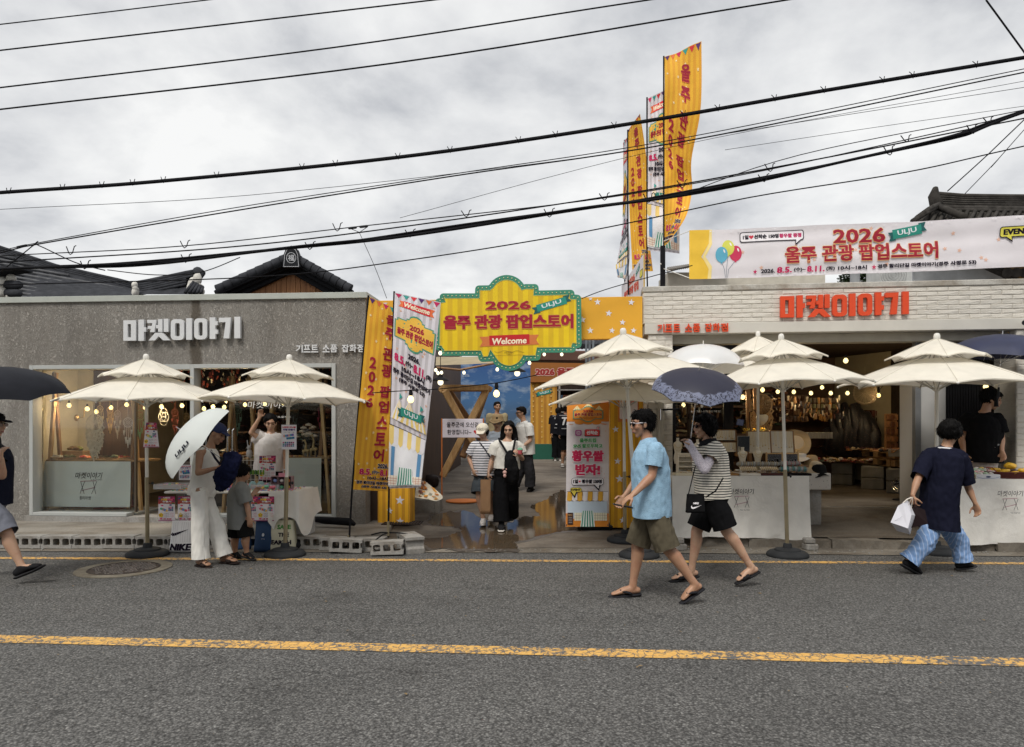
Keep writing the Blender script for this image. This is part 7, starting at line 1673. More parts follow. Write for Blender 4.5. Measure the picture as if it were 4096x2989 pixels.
def bust(px,y0,y1,Y,label,full=False):
 c=W(px,y1,Y);zt=W(px,y0,Y).z;h=zt-c.z;t=thing('necklace_bust',label,'display bust',c);kk=h/.3
 if full:prof=[(.05,0),(.058,.04),(.066,.08),(.060,.13),(.048,.18),(.062,.25),(.070,.30),(.066,.33),(.028,.355),(.021,.37),(.023,.41)];kk=h/.45
 else:prof=[(.055,0),(.052,.02),(.066,.10),(.088,.17),(.092,.195),(.07,.215),(.034,.235),(.030,.26),(.036,.30)]
 mb=MB();vs=[];n=20
 for r,z in prof:
  for k in range(n):th=2*math.pi*k/n;vs.append(Vector((c.x+math.cos(th)*r*kk,c.y+math.sin(th)*r*kk*.55,c.z+z*kk)))
 m_=len(prof);mb.add(vs,[(i*n+k,i*n+(k+1)%n,(i+1)*n+(k+1)%n,(i+1)*n+k)for i in range(m_-1)for k in range(n)]+[tuple((m_-1)*n+k for k in range(n))]);mb.build('bust_form',linen,t,smooth='all')
 top=c.z+prof[-1][1]*kk*.82
 for l,rr in((.06,.045),(.11,.055)):MB().tube([Vector((c.x+math.cos(a)*rr*kk*1.2,c.y-.03*kk-.02*kk*math.sin(-a),top-l*kk*(-math.sin(a))-.02))for a in[-math.pi*j/12 for j in range(13)]],.0025,5).build('necklace',gold_m,t)
 if full:
  MB().ball(Vector((c.x,c.y,zt)),(.016,.016,.016),10,7).build('neck_cap',wood_light,t,smooth='all');MB().tube([Vector((c.x,c.y,zj)),Vector((c.x,c.y,c.z))],.015,8).build('stand',black_metal,t)
bust(2970,1789,1852,YJ+.36,'left linen necklace bust with layered gold chains');bust(3031,1789,1852,YJ+.36,'right linen necklace bust with layered gold chains')
bust(2711,1742,1855,YJ+.42,'tall slim mannequin bust at the left end of the jewellery table',True);bust(2790,1748,1860,YJ+.55,'mannequin bust hidden behind the striped shirt arm',True)
a,b=W(2712,1896,YJ+.22),W(2775,1812,YJ+.22);t=thing('earring_stand','cream tiered earring stand at the left end of the jewellery table','display stand',((a.x+b.x)/2,YJ+.22,zj));cx,w=(a.x+b.x)/2,b.x-a.x
MB().bev((cx,YJ+.30,zj+.14),(w,.02,.28),.004).build('back_panel',linen,t)
for i in range(4):MB().bev((cx,YJ+.26-.015*i,zj+.235-.065*i),(w,.06,.012),.003).build('tier',linen,t)
for s in(-1,1):MB().bev((cx+s*w/2,YJ+.25,zj+.14),(.012,.12,.28),.003).build('side',linen,t)
g=pile('earrings','','',(cx-w*.45,YJ+.19,zj+.04),(cx+w*.45,YJ+.24,zj+.24),90,.004,[(190,160,90),(180,180,184),(120,90,60)],shape='ball',seed=51,parent=t)
for p0,p1,lab in((3066,3128,'left wooden framed black board of silver chains'),(3136,3192,'right wooden framed black board of silver chains')):
 a,b=W(p0,1852,YJ+.30),W(p1,1815,YJ+.30);t=thing('chain_board',lab,'display board',((a.x+b.x)/2,YJ+.3,zj));cx,w,zc_,hh=(a.x+b.x)/2,b.x-a.x,(a.z+b.z)/2,b.z-a.z
 MB().box((cx,YJ+.31,zc_),(w-.02,.012,hh-.01)).build('black_panel',M('velvet_black',(.012,.012,.014),.9),t)
 for s in(-1,1):MB().bev((cx+s*w/2,YJ+.3,zc_-.01),(.016,.03,hh+.06),.003).build('frame_side',wood_light,t)
 for s in(-1,1):MB().bev((cx,YJ+.3,zc_+s*hh/2),(w,.03,.014),.003).build('frame_rail',wood_light,t)
 mb=MB()
 for i in range(14):x=cx-w*.42+w*.84*i/13;l=rnd.uniform(.5,.9)*hh;mb.tube([(x,YJ+.297,b.z-.01),(x+.003,YJ+.295,b.z-l*.5),(x,YJ+.294,b.z-l)],.0022,4);mb.ball((x,YJ+.29,b.z-l),.005,6,4)
 mb.build('chains',silver_m,t)['kind']='stuff'
def roll(p0,p1,py,Y,label,cols,n):
 a,b=W(p0,py,Y),W(p1,py,Y);t=thing('bracelet_roll',label,'bracelet stand',((a.x+b.x)/2,Y,zj));MB().tube([a,b],.028,14,rnd_end=True).build('velvet_roll',m_cloth('grey_velvet',(.30,.30,.28),.1),t,smooth=True)
 MB().bev(((a.x+b.x)/2,Y+.0,(zj+a.z)/2-.01),(.05,.05,a.z-zj-.02),.004).build('stand',wood_mid,t)
 for i in range(n):
  x=a.x+(b.x-a.x)*(i+.5)/n;MB().tube([Vector((x+.004*math.sin(k),Y+math.cos(k)*.032,a.z+math.sin(k)*.032))for k in[j*math.pi/6 for j in range(13)]],.0042,5,cap=False).build('bracelet',P(cols[i%len(cols)],.4),t)
mtl=[(190,170,130),(200,200,200),(160,140,110)];tq=[(60,150,150),(50,130,136),(190,196,196),(200,200,206),(150,140,130)]
roll(2953,3028,1857,YJ+.22,'left grey velvet roll of thin bracelets',mtl,9);roll(3036,3110,1857,YJ+.22,'middle grey velvet roll of thin bracelets',mtl,9);roll(3122,3196,1855,YJ+.24,'right upper velvet roll of pale and pink bracelets',[(190,190,186),(180,110,120),(170,170,170)],14);roll(3120,3222,1877,YJ+.14,'right front velvet roll of turquoise bracelets',tq,22)
for p0,p1,lab in((2960,3028,'left small white ring pad below the velvet roll'),(3042,3112,'middle small white ring pad below the velvet roll')):
 a,b=W(p0,1884,YJ+.12),W(p1,1873,YJ+.12);t=thing('ring_pad',lab,'display pad',((a.x+b.x)/2,YJ+.12,zj));MB().bev(((a.x+b.x)/2,YJ+.12,(a.z+b.z)/2+.01),(b.x-a.x,.07,.022),.004,Matrix.Rotation(.5,3,'X')).build('pad',linen,t);MB().bev(((a.x+b.x)/2,YJ+.13,zj+.02),(.04,.04,.05),.004).build('foot',wood_mid,t)
 mb=MB()
 for i in range(9):mb.box(((a.x+(b.x-a.x)*(i+.5)/9),YJ+.10,(a.z+b.z)/2+.012),(.003,.06,.02),Matrix.Rotation(.5,3,'X'))
 mb.build('bar_rings',gold_m,t)['kind']='stuff'
for p0,p1,col,lab in((2900,2955,(150,110,64),'wooden earring case on the front of the jewellery table'),(2958,3042,(226,220,208),'white flat jewellery tray in the middle of the table front'),(3045,3130,(70,34,32),'dark red tray of silver bangles on the table front'),(3128,3245,(28,26,28),'black tray of tiny studs at the right end of the table'),(2700,2790,(226,216,190),'cream tray at the left end of the jewellery table')):
 a,b=W(p0,1903,YJ+.02),W(p1,1903,YJ+.02);t=thing('jewellery_tray',lab,'tray',((a.x+b.x)/2,YJ+.1,zj));MB().bev(((a.x+b.x)/2,YJ+.09,zj+.018),(b.x-a.x-.01,.20,.028),.004).build('tray',P(col),t)
 pile('jewellery','','',(a.x+.02,YJ+.01,zj+.033),(b.x-.02,YJ+.17,zj+.036),60,.006,[(200,200,204),(200,170,110),(230,226,220)],shape='ring',seed=p0,parent=t)
def hat(c,r,h,mat,label,brim=1.9,tilt=(0,0),band=None,grp=None):
 t=thing('sun_hat',label,'hat',c);rot=Matrix.Rotation(tilt[0],3,'X')@Matrix.Rotation(tilt[1],3,'Y');mb=MB();n=28;prof=[(.001,h),(r*.55,h*.98),(r*.85,h*.82),(r*.98,h*.4),(r,h*.05),(r*1.2,0),(r*brim*.8,-.01),(r*brim,-.03)];vs=[]
 for i,(a,z)in enumerate(prof):
  for k in range(n):th=2*math.pi*k/n;wv=(.02*math.sin(3*th+c[0]*9)if i>=5 else 0)*(i-4)/3;vs.append(Vector(c)+rot@Vector((math.cos(th)*a,math.sin(th)*a,z+wv)))
 mb.add(vs,[(i*n+k,i*n+(k+1)%n,(i+1)*n+(k+1)%n,(i+1)*n+k)for i in range(len(prof)-1)for k in range(n)]);mb.build('hat_shell',mat,t,smooth='all')
 if band:MB().lathe(c,[(r*1.01,h*.08),(r*1.02,h*.1),(r*1.0,h*.32),(r*.99,h*.33)],28,rot).build('hat_band',band,t)
 return t
straw=m_stripes('straw_weave',(.42,.30,.16),(.28,.19,.09),.008,axis=2,soft=.2,wob=.01)
strawp=m_stripes('pale_straw',(.52,.44,.32),(.36,.29,.20),.008,axis=2,soft=.2,wob=.01)
t=thing('hat_table','low spotted box table stacked with summer hats right of the jewellery table','table',(W(3250,0,9.4).x,9.4,.2));a,b=W(3190,0,9.3),W(3318,0,9.3)
sp_=NT('spotted_cover');sp_.col(sp_.ramp(sp_.vor(sp_.coord(),30),[(.12,(.12,.11,.1)),(.2,(.55,.52,.48))]));spot=reg('spotted_cover',sp_)
MB().bev(((a.x+b.x)/2,9.5,.80),(b.x-a.x,.5,.22),.01).build('spotted_box',spot,t);MB().bev(((a.x+b.x)/2-.02,9.5,.45),(.3,.3,.48),.01).build('support_block',conc_block,t)
hat(W(3262,1875,9.4),.085,.10,strawp,'cream brimmed sun hat on top of the black hat heap',1.8,(.2,.1));hat(W(3275,1895,9.35),.10,.13,M('hat_black',(.012,.012,.012),.8),'black felt bucket hat at the front of the hat heap',1.4);hat(W(3245,1855,9.55),.09,.12,straw,'open weave straw hat behind the cream one',1.5);hat(W(3212,1885,9.5),.1,.09,P((120,96,76)),'brown floppy hat at the left of the hat heap',1.9,(.1,.25));hat(W(3185,1770,9.65),.10,.12,strawp,'large straw hat with white band clipped beside the necklace board',2.0,(-1.2,.6),P((210,204,196)));hat(W(3200,1830,9.6),.09,.06,P((206,202,196)),'flat white hat on the stack behind the chain board',1.7)
c=W(3046,1680,9.6);t=thing('desk_lamp','lit bell shaped lamp on a curved arm above the jewellery displays','lamp',c);rot=Matrix.Rotation(-.9,3,'Y')@Matrix.Rotation(.35,3,'X')
MB().lathe(c,[(.002,.09),(.03,.085),(.05,.05),(.10,-.01),(.098,-.012),(.045,.045),(.002,.07)],20,rot).build('shade',M('lamp_cream',(.7,.6,.42),.4),t,smooth='all');MB().ball(c+rot@Vector((0,0,.015)),.035,12,8).build('glass_bulb',bulb_mat,t,smooth='all')
MB().tube([c+rot@Vector((0,0,.09)),W(3020,1640,9.7),W(2998,1650,9.75),W(3000,1710,9.75),W(3010,1830,9.7)],.007,6).build('arm',black_metal,t,smooth='all');MB().lathe((W(3010,0,9.7).x,9.7,zj+.0),[(.07,0),(.07,.015),(.02,.02)],18).build('base',black_metal,t);lamp(c+rot@Vector((0,0,-.04)),4)
t=thing('back_table','dark side table under the lit desk lamp','table',(W(2960,0,9.9).x,9.9,.3));a,b=W(2700,0,9.9),W(3200,0,9.9);MB().bev(((a.x+b.x)/2,9.9,.87),(b.x-a.x,.5,.05),.01).build('tabletop',wood_dark,t)
for x in(a.x+.08,b.x-.08):MB().box((x,9.9,.58),(.06,.4,.54)).build('leg',wood_dark,t)
tag(MB().bev(W(3040,1745,9.85)+Vector((0,0,-.08)),(.22,.18,.22),.01).build('wooden_crate',wood_mid),'small wooden crate behind the lit desk lamp','box')
pile('yellow_flowers','spray of small yellow dried flowers behind the necklace boards','flowers',tuple(W(2975,1735,9.75)),tuple(W(3065,1715,9.85)),90,.012,[(190,150,50),(150,120,40),(90,90,40)],shape='ball',seed=60)
dreamcatcher(W(3045,1620,10.4),.16,.5,'large woven round wall hanging with net fringe inside the brick shop',big=True,mat=M('woven_ochre',(.32,.20,.09),.9,.2));dreamcatcher(W(3460,1570,12.3),.20,.02,'round spiral rattan plate with fringe on the olive wall',big=True,mat=M('rattan_cream',(.48,.38,.24),.9,.15))
for px,lab,m_ in((2752,'left thick driftwood post inside the shop side window',wood_dark),(2990,'pale timber post behind the navy lace parasol',wood_mid),(3020,'second pale timber post beside the woven hanging',wood_mid)):
 mb=MB();mb.beam(W(px+12,1980,10.5),W(px,1520,10.5),.06,.06,Vector((0,1,0)));tag(mb.build('timber_post',m_),lab,'post')
tag(MB().bev(W(2960,1690,10.1),(.10,.01,.09),.004,Matrix.Rotation(.2,3,'Y')).build('blue_pouch',P((40,60,110))),'small navy pouch hanging from the timber post','pouch')
pile('shop_goods','crowded dark shelves of accessories at the back of the brick shop','goods',FR.P(FR.s_(2720),2.6,.9),FR.P(FR.s_(3400),4.8,2.2),300,.07,[(90,60,40),(140,110,80),(60,40,34),(50,60,50),(120,60,50),(170,160,140),(40,36,40)],seed=70)
pile('hung_goods','hanging accessories behind the glass side window of the brick shop','goods',FR.P(FR.s_(2720),.6,1.5),FR.P(FR.s_(2900),1.4,2.3),110,.035,[(170,130,80),(90,60,40),(60,70,60),(190,180,160),(50,40,36)],seed=71,shape='up')
for i in range(3):mb=MB();FR.box(mb,FR.s_(2720),FR.s_(3330),2.6,3.2,.85+.5*i,.89+.5*i);tag(mb.build('shelf',wood_dark),('lowest','middle','top')[i]+' long shelf inside the brick shop','shelf')
def pallet_at(p,q,z,label):
 p,q=Vector(p),Vector(q);u=(q-p).normalized();L=(q-p).length;nn=Vector((-u.y,u.x,0));
 if nn.y<0:nn=-nn
 rot=Matrix((u,nn,uz)).transposed();t=thing('wooden_pallet',label,'pallet',((p+q)/2).to_tuple()[:2]+(z,));D=.8
 c=(p+q)/2;c=Vector((c.x,c.y,z))
 for k,dz in((0,.008),(1,.118)):
  for i in range(6 if k else 3):MB().bev(c+nn*(D*(i+.5)/(6 if k else 3))+uz*dz,(L-.01,.10,.018),.003,rot).build('deck_board',wood_pale,t)
 for i in range(3):
  for j in range(3):MB().bev(c+u*((i-1)*(L/2-.07))+nn*(.06+j*(D-.12)/2)+uz*.063,(.12,.10,.09),.004,rot).build('spacer_block',wood_pale,t)
 return t
ends=[W(3300,1880,14.6),W(3440,1880,13.4),W(3560,1880,12.5),W(3665,1880,11.75)];ends=[Vector((e.x,e.y,0))for e in ends]
nm_=['far','middle','near']
for i in range(3):
 for k in range(2):pallet_at(ends[i],ends[i+1],.80+k*.135,'%s pallet of the %s stack inside the brick shop'%(('lower','upper')[k],nm_[i]))
 c=(ends[i]*.25+ends[i+1]*.75);t=thing('concrete_plinth','grey concrete block plinth under the %s pallet stack'%nm_[i],'concrete blocks',(c.x,c.y+.3,.36))
 for k in range(2):MB().bev((c.x,c.y+.3,.36+.107+k*.215),(.38,.36,.205),.01,Matrix.Rotation(-.6,3,'Z')).build('block',M('grey_block',(.22,.215,.20),.9,.2),t)
 e=ends[i].lerp(ends[i+1],.5)
 pile('goods','%s spread of small crafts on the pallet counter'%nm_[i].capitalize(),'goods',(e.x-.3,e.y+.05,1.075),(e.x+.45,e.y+.65,1.09),90,.035,[(120,80,50),(160,120,80),(90,40,40),(60,60,66),(180,160,130)],seed=80+i)
tag(sheet('linen_cloth',1,1,edgefn(1,1,[W(3560,1815,12.9),W(3560,1842,12.38)],[W(3680,1828,12.2),W(3682,1868,11.68)],.02,2),m_cloth('dull_linen',(.40,.37,.32),.05),None,12,6)if False else MB().bev((ends[2].lerp(ends[3],.6).x,ends[2].lerp(ends[3],.6).y+.02,1.06),(.5,.015,.12),.004,Matrix.Rotation(-.6,3,'Z')).build('linen_cloth',m_cloth('dull_linen',(.40,.37,.32),.05)),'off white cloth strip hanging over the near pallet','cloth')
def card_rack(px,y0,y1,Y,w,label,cols,seed,mat=wood_dark):
 c=W(px,y1,Y);h=W(px,y0,Y).z-c.z;t=thing('display_rack',label,'rack',c);MB().bev(c+Vector((0,.05,h/2)),(w,.03,h),.004).build('back_board',mat,t);q=random.Random(seed)
 nc,nr=max(3,int(w/.07)),max(3,int(h/.12))
 for i in range(nc):
  for j in range(nr):MB().bev(c+Vector((-w/2+w*(i+.5)/nc,-.0,h*(j+.5)/nr)),(w/nc*.75,.02,h/nr*.75),.004,Matrix.Rotation(q.uniform(-.1,.1),3,'Y')).build('hanging_card',P(q.choice(cols),.4),t)
card_rack(3655,1690,1828,12.6,.28,'rack of silvery packaged trinkets beside the steel post',[(130,130,130),(90,96,96),(170,170,168),(110,60,60)],1);card_rack(3580,1655,1800,13.0,.34,'timber rack of brown charms against the olive wall',[(110,72,46),(130,90,60),(90,56,40)],2,wood_mid)
card_rack(3480,1640,1830,13.6,.5,'dark rack of knitted hats and socks in the brick shop',[(36,30,32),(50,40,40),(60,30,34),(30,40,36),(90,50,44)],3);card_rack(3290,1590,1660,13.8,.55,'pegboard of pale green and beige packets deep in the brick shop',[(120,120,80),(150,130,100),(100,80,60)],4)
card_rack(3180,1580,1690,13.4,.5,'board of framed tags left of the pegboard in the brick shop',[(120,90,60),(90,70,60),(60,40,30)],5)
k_=NT('floral_scarf');k_.col(k_.ramp(k_.vor(k_.coord(),30),[(.16,(.10,.05,.04)),(.26,(.008,.008,.012))]));fl_=reg('floral_scarf',k_);t=thing('scarf_rack','sloping rack draped with dark spotted scarves inside the brick shop','scarf rack',W(3400,1850,13.3))
for i in range(9):
 c=W(3322+i*22,1802,13.6-.04*i);h=(.40,.62,.74,.86,.80,.88,.76,.70,.58)[i];mb=MB();mb.tube([c+Vector((0,.1,0)),c+Vector((.01,.0,h*.5)),c+Vector((0,.12,h))],[(.13,.14),(.125,.10),(.085,.05)],10,side=Vector((1,0,0)),rnd_end=True);mb.v=[v+Vector((.09,.09,.05))*noise.noise(v*6)for v in mb.v];mb.build('scarf',fl_,t,smooth='all')
pile('accessories','bright small accessories crowding the counter behind the jewellery displays','goods',tuple(W(3210,1850,12.2)),tuple(W(3420,1835,12.9)),120,.035,[(200,180,150),(170,140,100),(220,210,196),(120,70,50),(150,60,60),(90,110,90)],seed=91)
pile('accessories','hanging tags and pouches on the dark rear wall above the necklace boards','goods',tuple(W(2960,1690,12.6)),tuple(W(3340,1600,13.0)),150,.035,[(190,150,110),(150,120,90),(210,200,180),(90,50,40),(60,60,70),(170,120,60)],seed=92,shape='up')
mb=MB();a,b=W(3180,1856,12.0),W(3280,1856,12.4);mb.box(((a.x+b.x)/2,12.5,(a.z+.36)/2),(b.x-a.x,.8,a.z-.36));
t=thing('label_maker_box','row of small white boxed bottles deep in the brick shop','boxes',W(3270,1745,12.4));
for i in range(10):MB().bev(W(3225+i*11,1742,12.4),(.04,.05,.11),.004).build('box',P((190,184,172)),t)
c=W(3610,1965,11.0);c.z=.60;t=thing('floor_fan','small tilted metal wire floor fan at the shop threshold','fan',(c.x,c.y,.36));rot=Matrix.Rotation(.9,3,'X')@Matrix.Rotation(-.3,3,'Y');mb=MB()
for r in(.04,.08,.12,.15):mb.tube([c+rot@Vector((math.cos(a)*r,math.sin(a)*r,.06*(1-r/.17)))for a in[i*math.pi/8 for i in range(17)]],.004,4,cap=False)
for k in range(12):a=k*math.pi/6;mb.tube([c+rot@Vector((0,0,.07)),c+rot@Vector((math.cos(a)*.15,math.sin(a)*.15,.005)),c+rot@Vector((math.cos(a)*.12,math.sin(a)*.12,-.06))],.003,4)
mb.build('guard',chrome,t);mb=MB()
for k in range(3):a=k*2.1;mb.add([c+rot@Vector((0,0,0)),c+rot@Vector((math.cos(a)*.12,math.sin(a)*.12,.02)),c+rot@Vector((math.cos(a+.9)*.12,math.sin(a+.9)*.12,-.01))],[(0,1,2)])
mb.build('blades',black_metal,t);MB().tube([c+Vector((0,.02,-.05)),(c.x,c.y+.05,.37)],.012,6).build('stand',black_metal,t);MB().lathe((c.x,c.y+.05,.362),[(.12,0),(.11,.02),(.02,.03)],18).build('base',black_metal,t)
mb=MB();p_,q_=FLR(3230,2028),FLR(3990,2030);mb.beam((2.75,10.32,.368),(7.2,9.85,.368),.03,.012);tag(mb.build('door_track',M('track_metal',(.3,.28,.25),.4,metal=.6)),'metal sliding door track across the shop threshold','door track')
YT=8.55;xa_,xb_=W(3822,0,YT).x,W(4500,0,YT).x;zf_=.885
t=thing('food_table','white clothed rice cake sales table at the right edge','table',((xa_+xb_)/2,YT+.3,.05));MB().bev(((xa_+xb_)/2,YT+.36,zf_-.02),(xb_-xa_,.72,.04),.01).build('tabletop',white_cloth,t)
for x in(xa_+.08,xb_-.08):
 for y in(YT+.08,YT+.6):MB().tube([(x,y,.01),(x,y,zf_-.03)],.015,8).build('leg',M('leg_grey',(.16,.17,.18),.4),t)
t2=thing('table_cloth','white cloth with market drawing falling from the food table at the right','table cloth',((xa_+xb_)/2,YT,.07));drape('cloth_front',(xa_-.01,YT-.012,0),(xb_,YT-.012,0),zf_+.004,.085,white_cloth,t2,wav=.02,flare=.05);drape('cloth_side',(xa_-.01,YT+.65,0),(xa_-.01,YT-.012,0),zf_+.004,.09,white_cloth,t2,wav=.01,flare=.02,n=16)
cv=Canvas(.6,.4,flatfn(Vector((W(3950,0,YT-.08).x,YT-.10,W(0,2062,YT-.08).z)),ux,uz));market_doodle(cv,.26,.18,.72,P((34,32,36)));cv.text('flea market',.32,.035,.02,P((90,88,90)),w=.12,off=0);cv.build('drawing',t2)
def food_pack(px,py,Y,s,col,label,film=True,grp=None,z=None):
 c=W(px,py,Y);c.z=z if z is not None else c.z;t=thing('food_packet',label,'food',c,grp);mb=MB();mb.ball(c+Vector((0,0,s*.45)),(s,s*.7,s*.5),12,8);mb.v=[v+Vector((1,1,1))*s*.28*noise.noise(v*18)for v in mb.v];mb.build('wrapped_food',P(col,.35),t,smooth='all')
t=thing('food_basket','dark red woven basket holding yellow packets at the right edge','basket',(W(4010,0,YT+.2).x,YT+.25,zf_));c=Vector((W(4010,0,YT+.2).x+.1,YT+.25,zf_));bw2=P((92,40,34))
for k in range(5):MB().tube([c+Vector((math.cos(a)*(.25+.008*k),math.sin(a)*(.16+.006*k),.012+.016*k))for a in[i*math.pi/12 for i in range(25)]],.009,6,cap=False).build('woven_rim',bw2,t)
MB().lathe(c,[(.24,.004),(.24,.01),(.001,.01)],24).build('base',bw2,t);MB().tube([c+Vector((-.25,0,.08)),c+Vector((-.28,-.02,.13)),c+Vector((-.22,-.04,.13)),c+Vector((-.2,-.1,.07))],.006,6).build('handle',P((150,40,30)),t)
for(px,Y,s,lab,dz)in((3978,YT+.35,.075,'yellow wrapped rice cake at the left side of the basket',.05),(4040,YT+.42,.08,'yellow wrapped rice cake highest in the basket',.10),(4020,YT+.2,.06,'yellow wrapped rice cake in the middle of the basket',.06),(4060,YT+.1,.05,'yellow wrapped rice cake at the basket front rim',.05),(4090,YT+.3,.06,'yellow wrapped rice cake at the frame edge',.06)):food_pack(px,1880,Y,s,(226,178,48),lab,z=zf_+dz)
t=thing('rice_cake_tray','shallow box of pink green and white wrapped rice cakes','tray',(W(3905,0,YT+.3).x,YT+.32,zf_));c=Vector((W(3905,0,YT+.3).x,YT+.32,zf_));MB().bev(c+Vector((0,0,.02)),(.42,.40,.03),.006).build('tray',P((92,60,54)),t)
q=random.Random(4)
for i in range(6):
 for j in range(5):MB().ball(c+Vector((-.175+.07*i,-.14+.07*j,.055+.012*j)),(.032,.032,.024),10,7).build('rice_cake',P(q.choice([(222,176,180),(186,210,180),(232,226,220),(230,200,110)]),.3),t,smooth='all')
c=W(3878,1905,YT+.06);t=thing('yellow_carton','small yellow snack carton at the left corner of the food table','box',(c.x,c.y,zf_));MB().bev((c.x,c.y,zf_+.035),(.075,.09,.07),.004).build('carton',P((226,196,60)),t)
c=W(3942,1905,YT+.06);t=thing('white_carton','long white box with blue emblem on the food table','box',(c.x,c.y,zf_));MB().bev((c.x,c.y,zf_+.028),(.30,.10,.055),.004).build('carton',P((222,222,226)),t);cv=Canvas(.3,.055,flatfn(Vector((c.x-.15,c.y-.0505,zf_)),ux,uz));cv.poly(ell(.15,.03,.03,.010),P((60,70,110)));cv.line([(.01,.03),(.08,.012),(.22,.012),(.29,.03)],P((90,110,160)),.003);cv.build('emblem',t)
c=W(3925,1880,YT+.5);t=thing('clear_tub','clear plastic tub of yellow sweets behind the rice cake tray','tub',(c.x,c.y,zf_));MB().lathe((c.x+.15,c.y,zf_),[(.07,0),(.08,.07),(.083,.075)],20).build('tub',_mats['clear_acrylic'],t);MB().ball((c.x+.15,c.y,zf_+.04),(.06,.06,.03),12,8).build('sweets',P((230,200,100)),t,smooth='all')
for o in[x for x in SC.objects if x.name.startswith('cinder_block')and x.location.length<.001]:bpy.data.objects.remove(o)
pile('charm_packs','heap of bright packaged charms on the middle of the key ring stall','charms',(W(760,0,YA).x,YA+.1,zt2+.02),(W(1080,0,YA).x,YA+.55,zt2+.05),70,.026,pastel,shape='box',seed=101)
pile('charm_packs','rows of small carded accessories laid along the back of the jewellery table','accessories',(W(2720,0,YJ).x,YJ+.12,zj+.05),(W(3200,0,YJ).x,YJ+.3,zj+.06),60,.020,[(214,206,190),(190,160,110),(150,110,70),(230,228,222)],shape='flat',seed=102)
pile('snack_packs','loose small wrapped snacks between the trays on the food table','snacks',(W(3850,0,YT).x,YT+.08,zf_+.01),(W(4150,0,YT).x,YT+.6,zf_+.03),60,.022,[(226,180,60),(230,220,214),(200,120,130),(150,180,150),(120,60,50)],shape='box',seed=103)
def skin_of(nm,c):return _mats.get(nm)or m_skin(nm,c)
SK1=skin_of('skin_tan',(.42,.235,.145));SK2=skin_of('skin_light',(.52,.32,.215));SK3=skin_of('skin_brown',(.33,.18,.11))
HB=m_hair('hair_black',(.005,.0045,.0045));HD=m_hair('hair_soft_black',(.010,.008,.007))
def remesh(mb,vox,it=3):
 me=bpy.data.meshes.new('tmp');me.from_pydata(mb.v,[],mb.f);bm=bmesh.new();bm.from_mesh(me);bmesh.ops.recalc_face_normals(bm,faces=bm.faces);bm.to_mesh(me);bm.free()
 o=bpy.data.objects.new('tmp',me);TMP.objects.link(o);md=o.modifiers.new('r','REMESH');md.mode='VOXEL';md.voxel_size=vox;md.use_smooth_shade=True
 s=o.modifiers.new('s','SMOOTH');s.iterations=it;s.factor=.5
 TSC.view_layers[0].update();dg=TSC.view_layers[0].depsgraph;ev=o.evaluated_get(dg);m2=bpy.data.meshes.new_from_object(ev,depsgraph=dg)
 bpy.data.objects.remove(o);bpy.data.meshes.remove(me);return m2
TSC=bpy.data.scenes.new('workbench');TMP=TSC.collection
def cloth_obj(mb,name,mat,parent,vox=.011,it=3,cuts=(),fold=.005,ff=7,thick=0,fdir=(1,1,.5)):
 """mb: one solid, or a list of (solid, cuts) that are meshed one by one and joined into one garment"""
 groups=mb if isinstance(mb,list)else[(mb,cuts)];bm=bmesh.new()
 for g_,cts in groups:
  m=remesh(g_,vox,it);b1=bmesh.new();b1.from_mesh(m)
  for(p,n,r)in cts:
   p,n=Vector(p),Vector(n).normalized();near=[f for f in b1.faces if(f.calc_center_median()-p).length<r]
   g=list({v for f in near for v in f.verts})+list({e for f in near for e in f.edges})+near
   bmesh.ops.bisect_plane(b1,geom=g,plane_co=p,plane_no=n,clear_outer=False,dist=1e-5)
   dl=[f for f in b1.faces if(f.calc_center_median()-p).length<r*1.05 and(f.calc_center_median()-p).dot(n)>0];bmesh.ops.delete(b1,geom=dl,context='FACES')
  b1.to_mesh(m);b1.free();bm.from_mesh(m);bpy.data.meshes.remove(m)
 bm.normal_update();sd=rnd.uniform(0,90)
 if fold:
  for v in bm.verts:
   q=Vector((v.co.x*fdir[0],v.co.y*fdir[1],v.co.z*fdir[2]))*ff;k=noise.noise(q+Vector((sd,0,0)))+.6*abs(noise.noise(q*2.1+Vector((0,sd,0))))-.2+.35*noise.noise(q*4.3)
   v.co+=v.normal*fold*k*1.5
 org=Vector(parent.location)
 for v in bm.verts:v.co-=org
 m=bpy.data.meshes.new(name);bm.to_mesh(m);bm.free();m.materials.append(mat);m.polygons.foreach_set('use_smooth',[True]*len(m.polygons))
 o=bpy.data.objects.new(name,m);COL.objects.link(o);o.parent=parent;return o
Z=Vector((0,0,1))
def lerp(a,b,t):return a+(b-a)*t
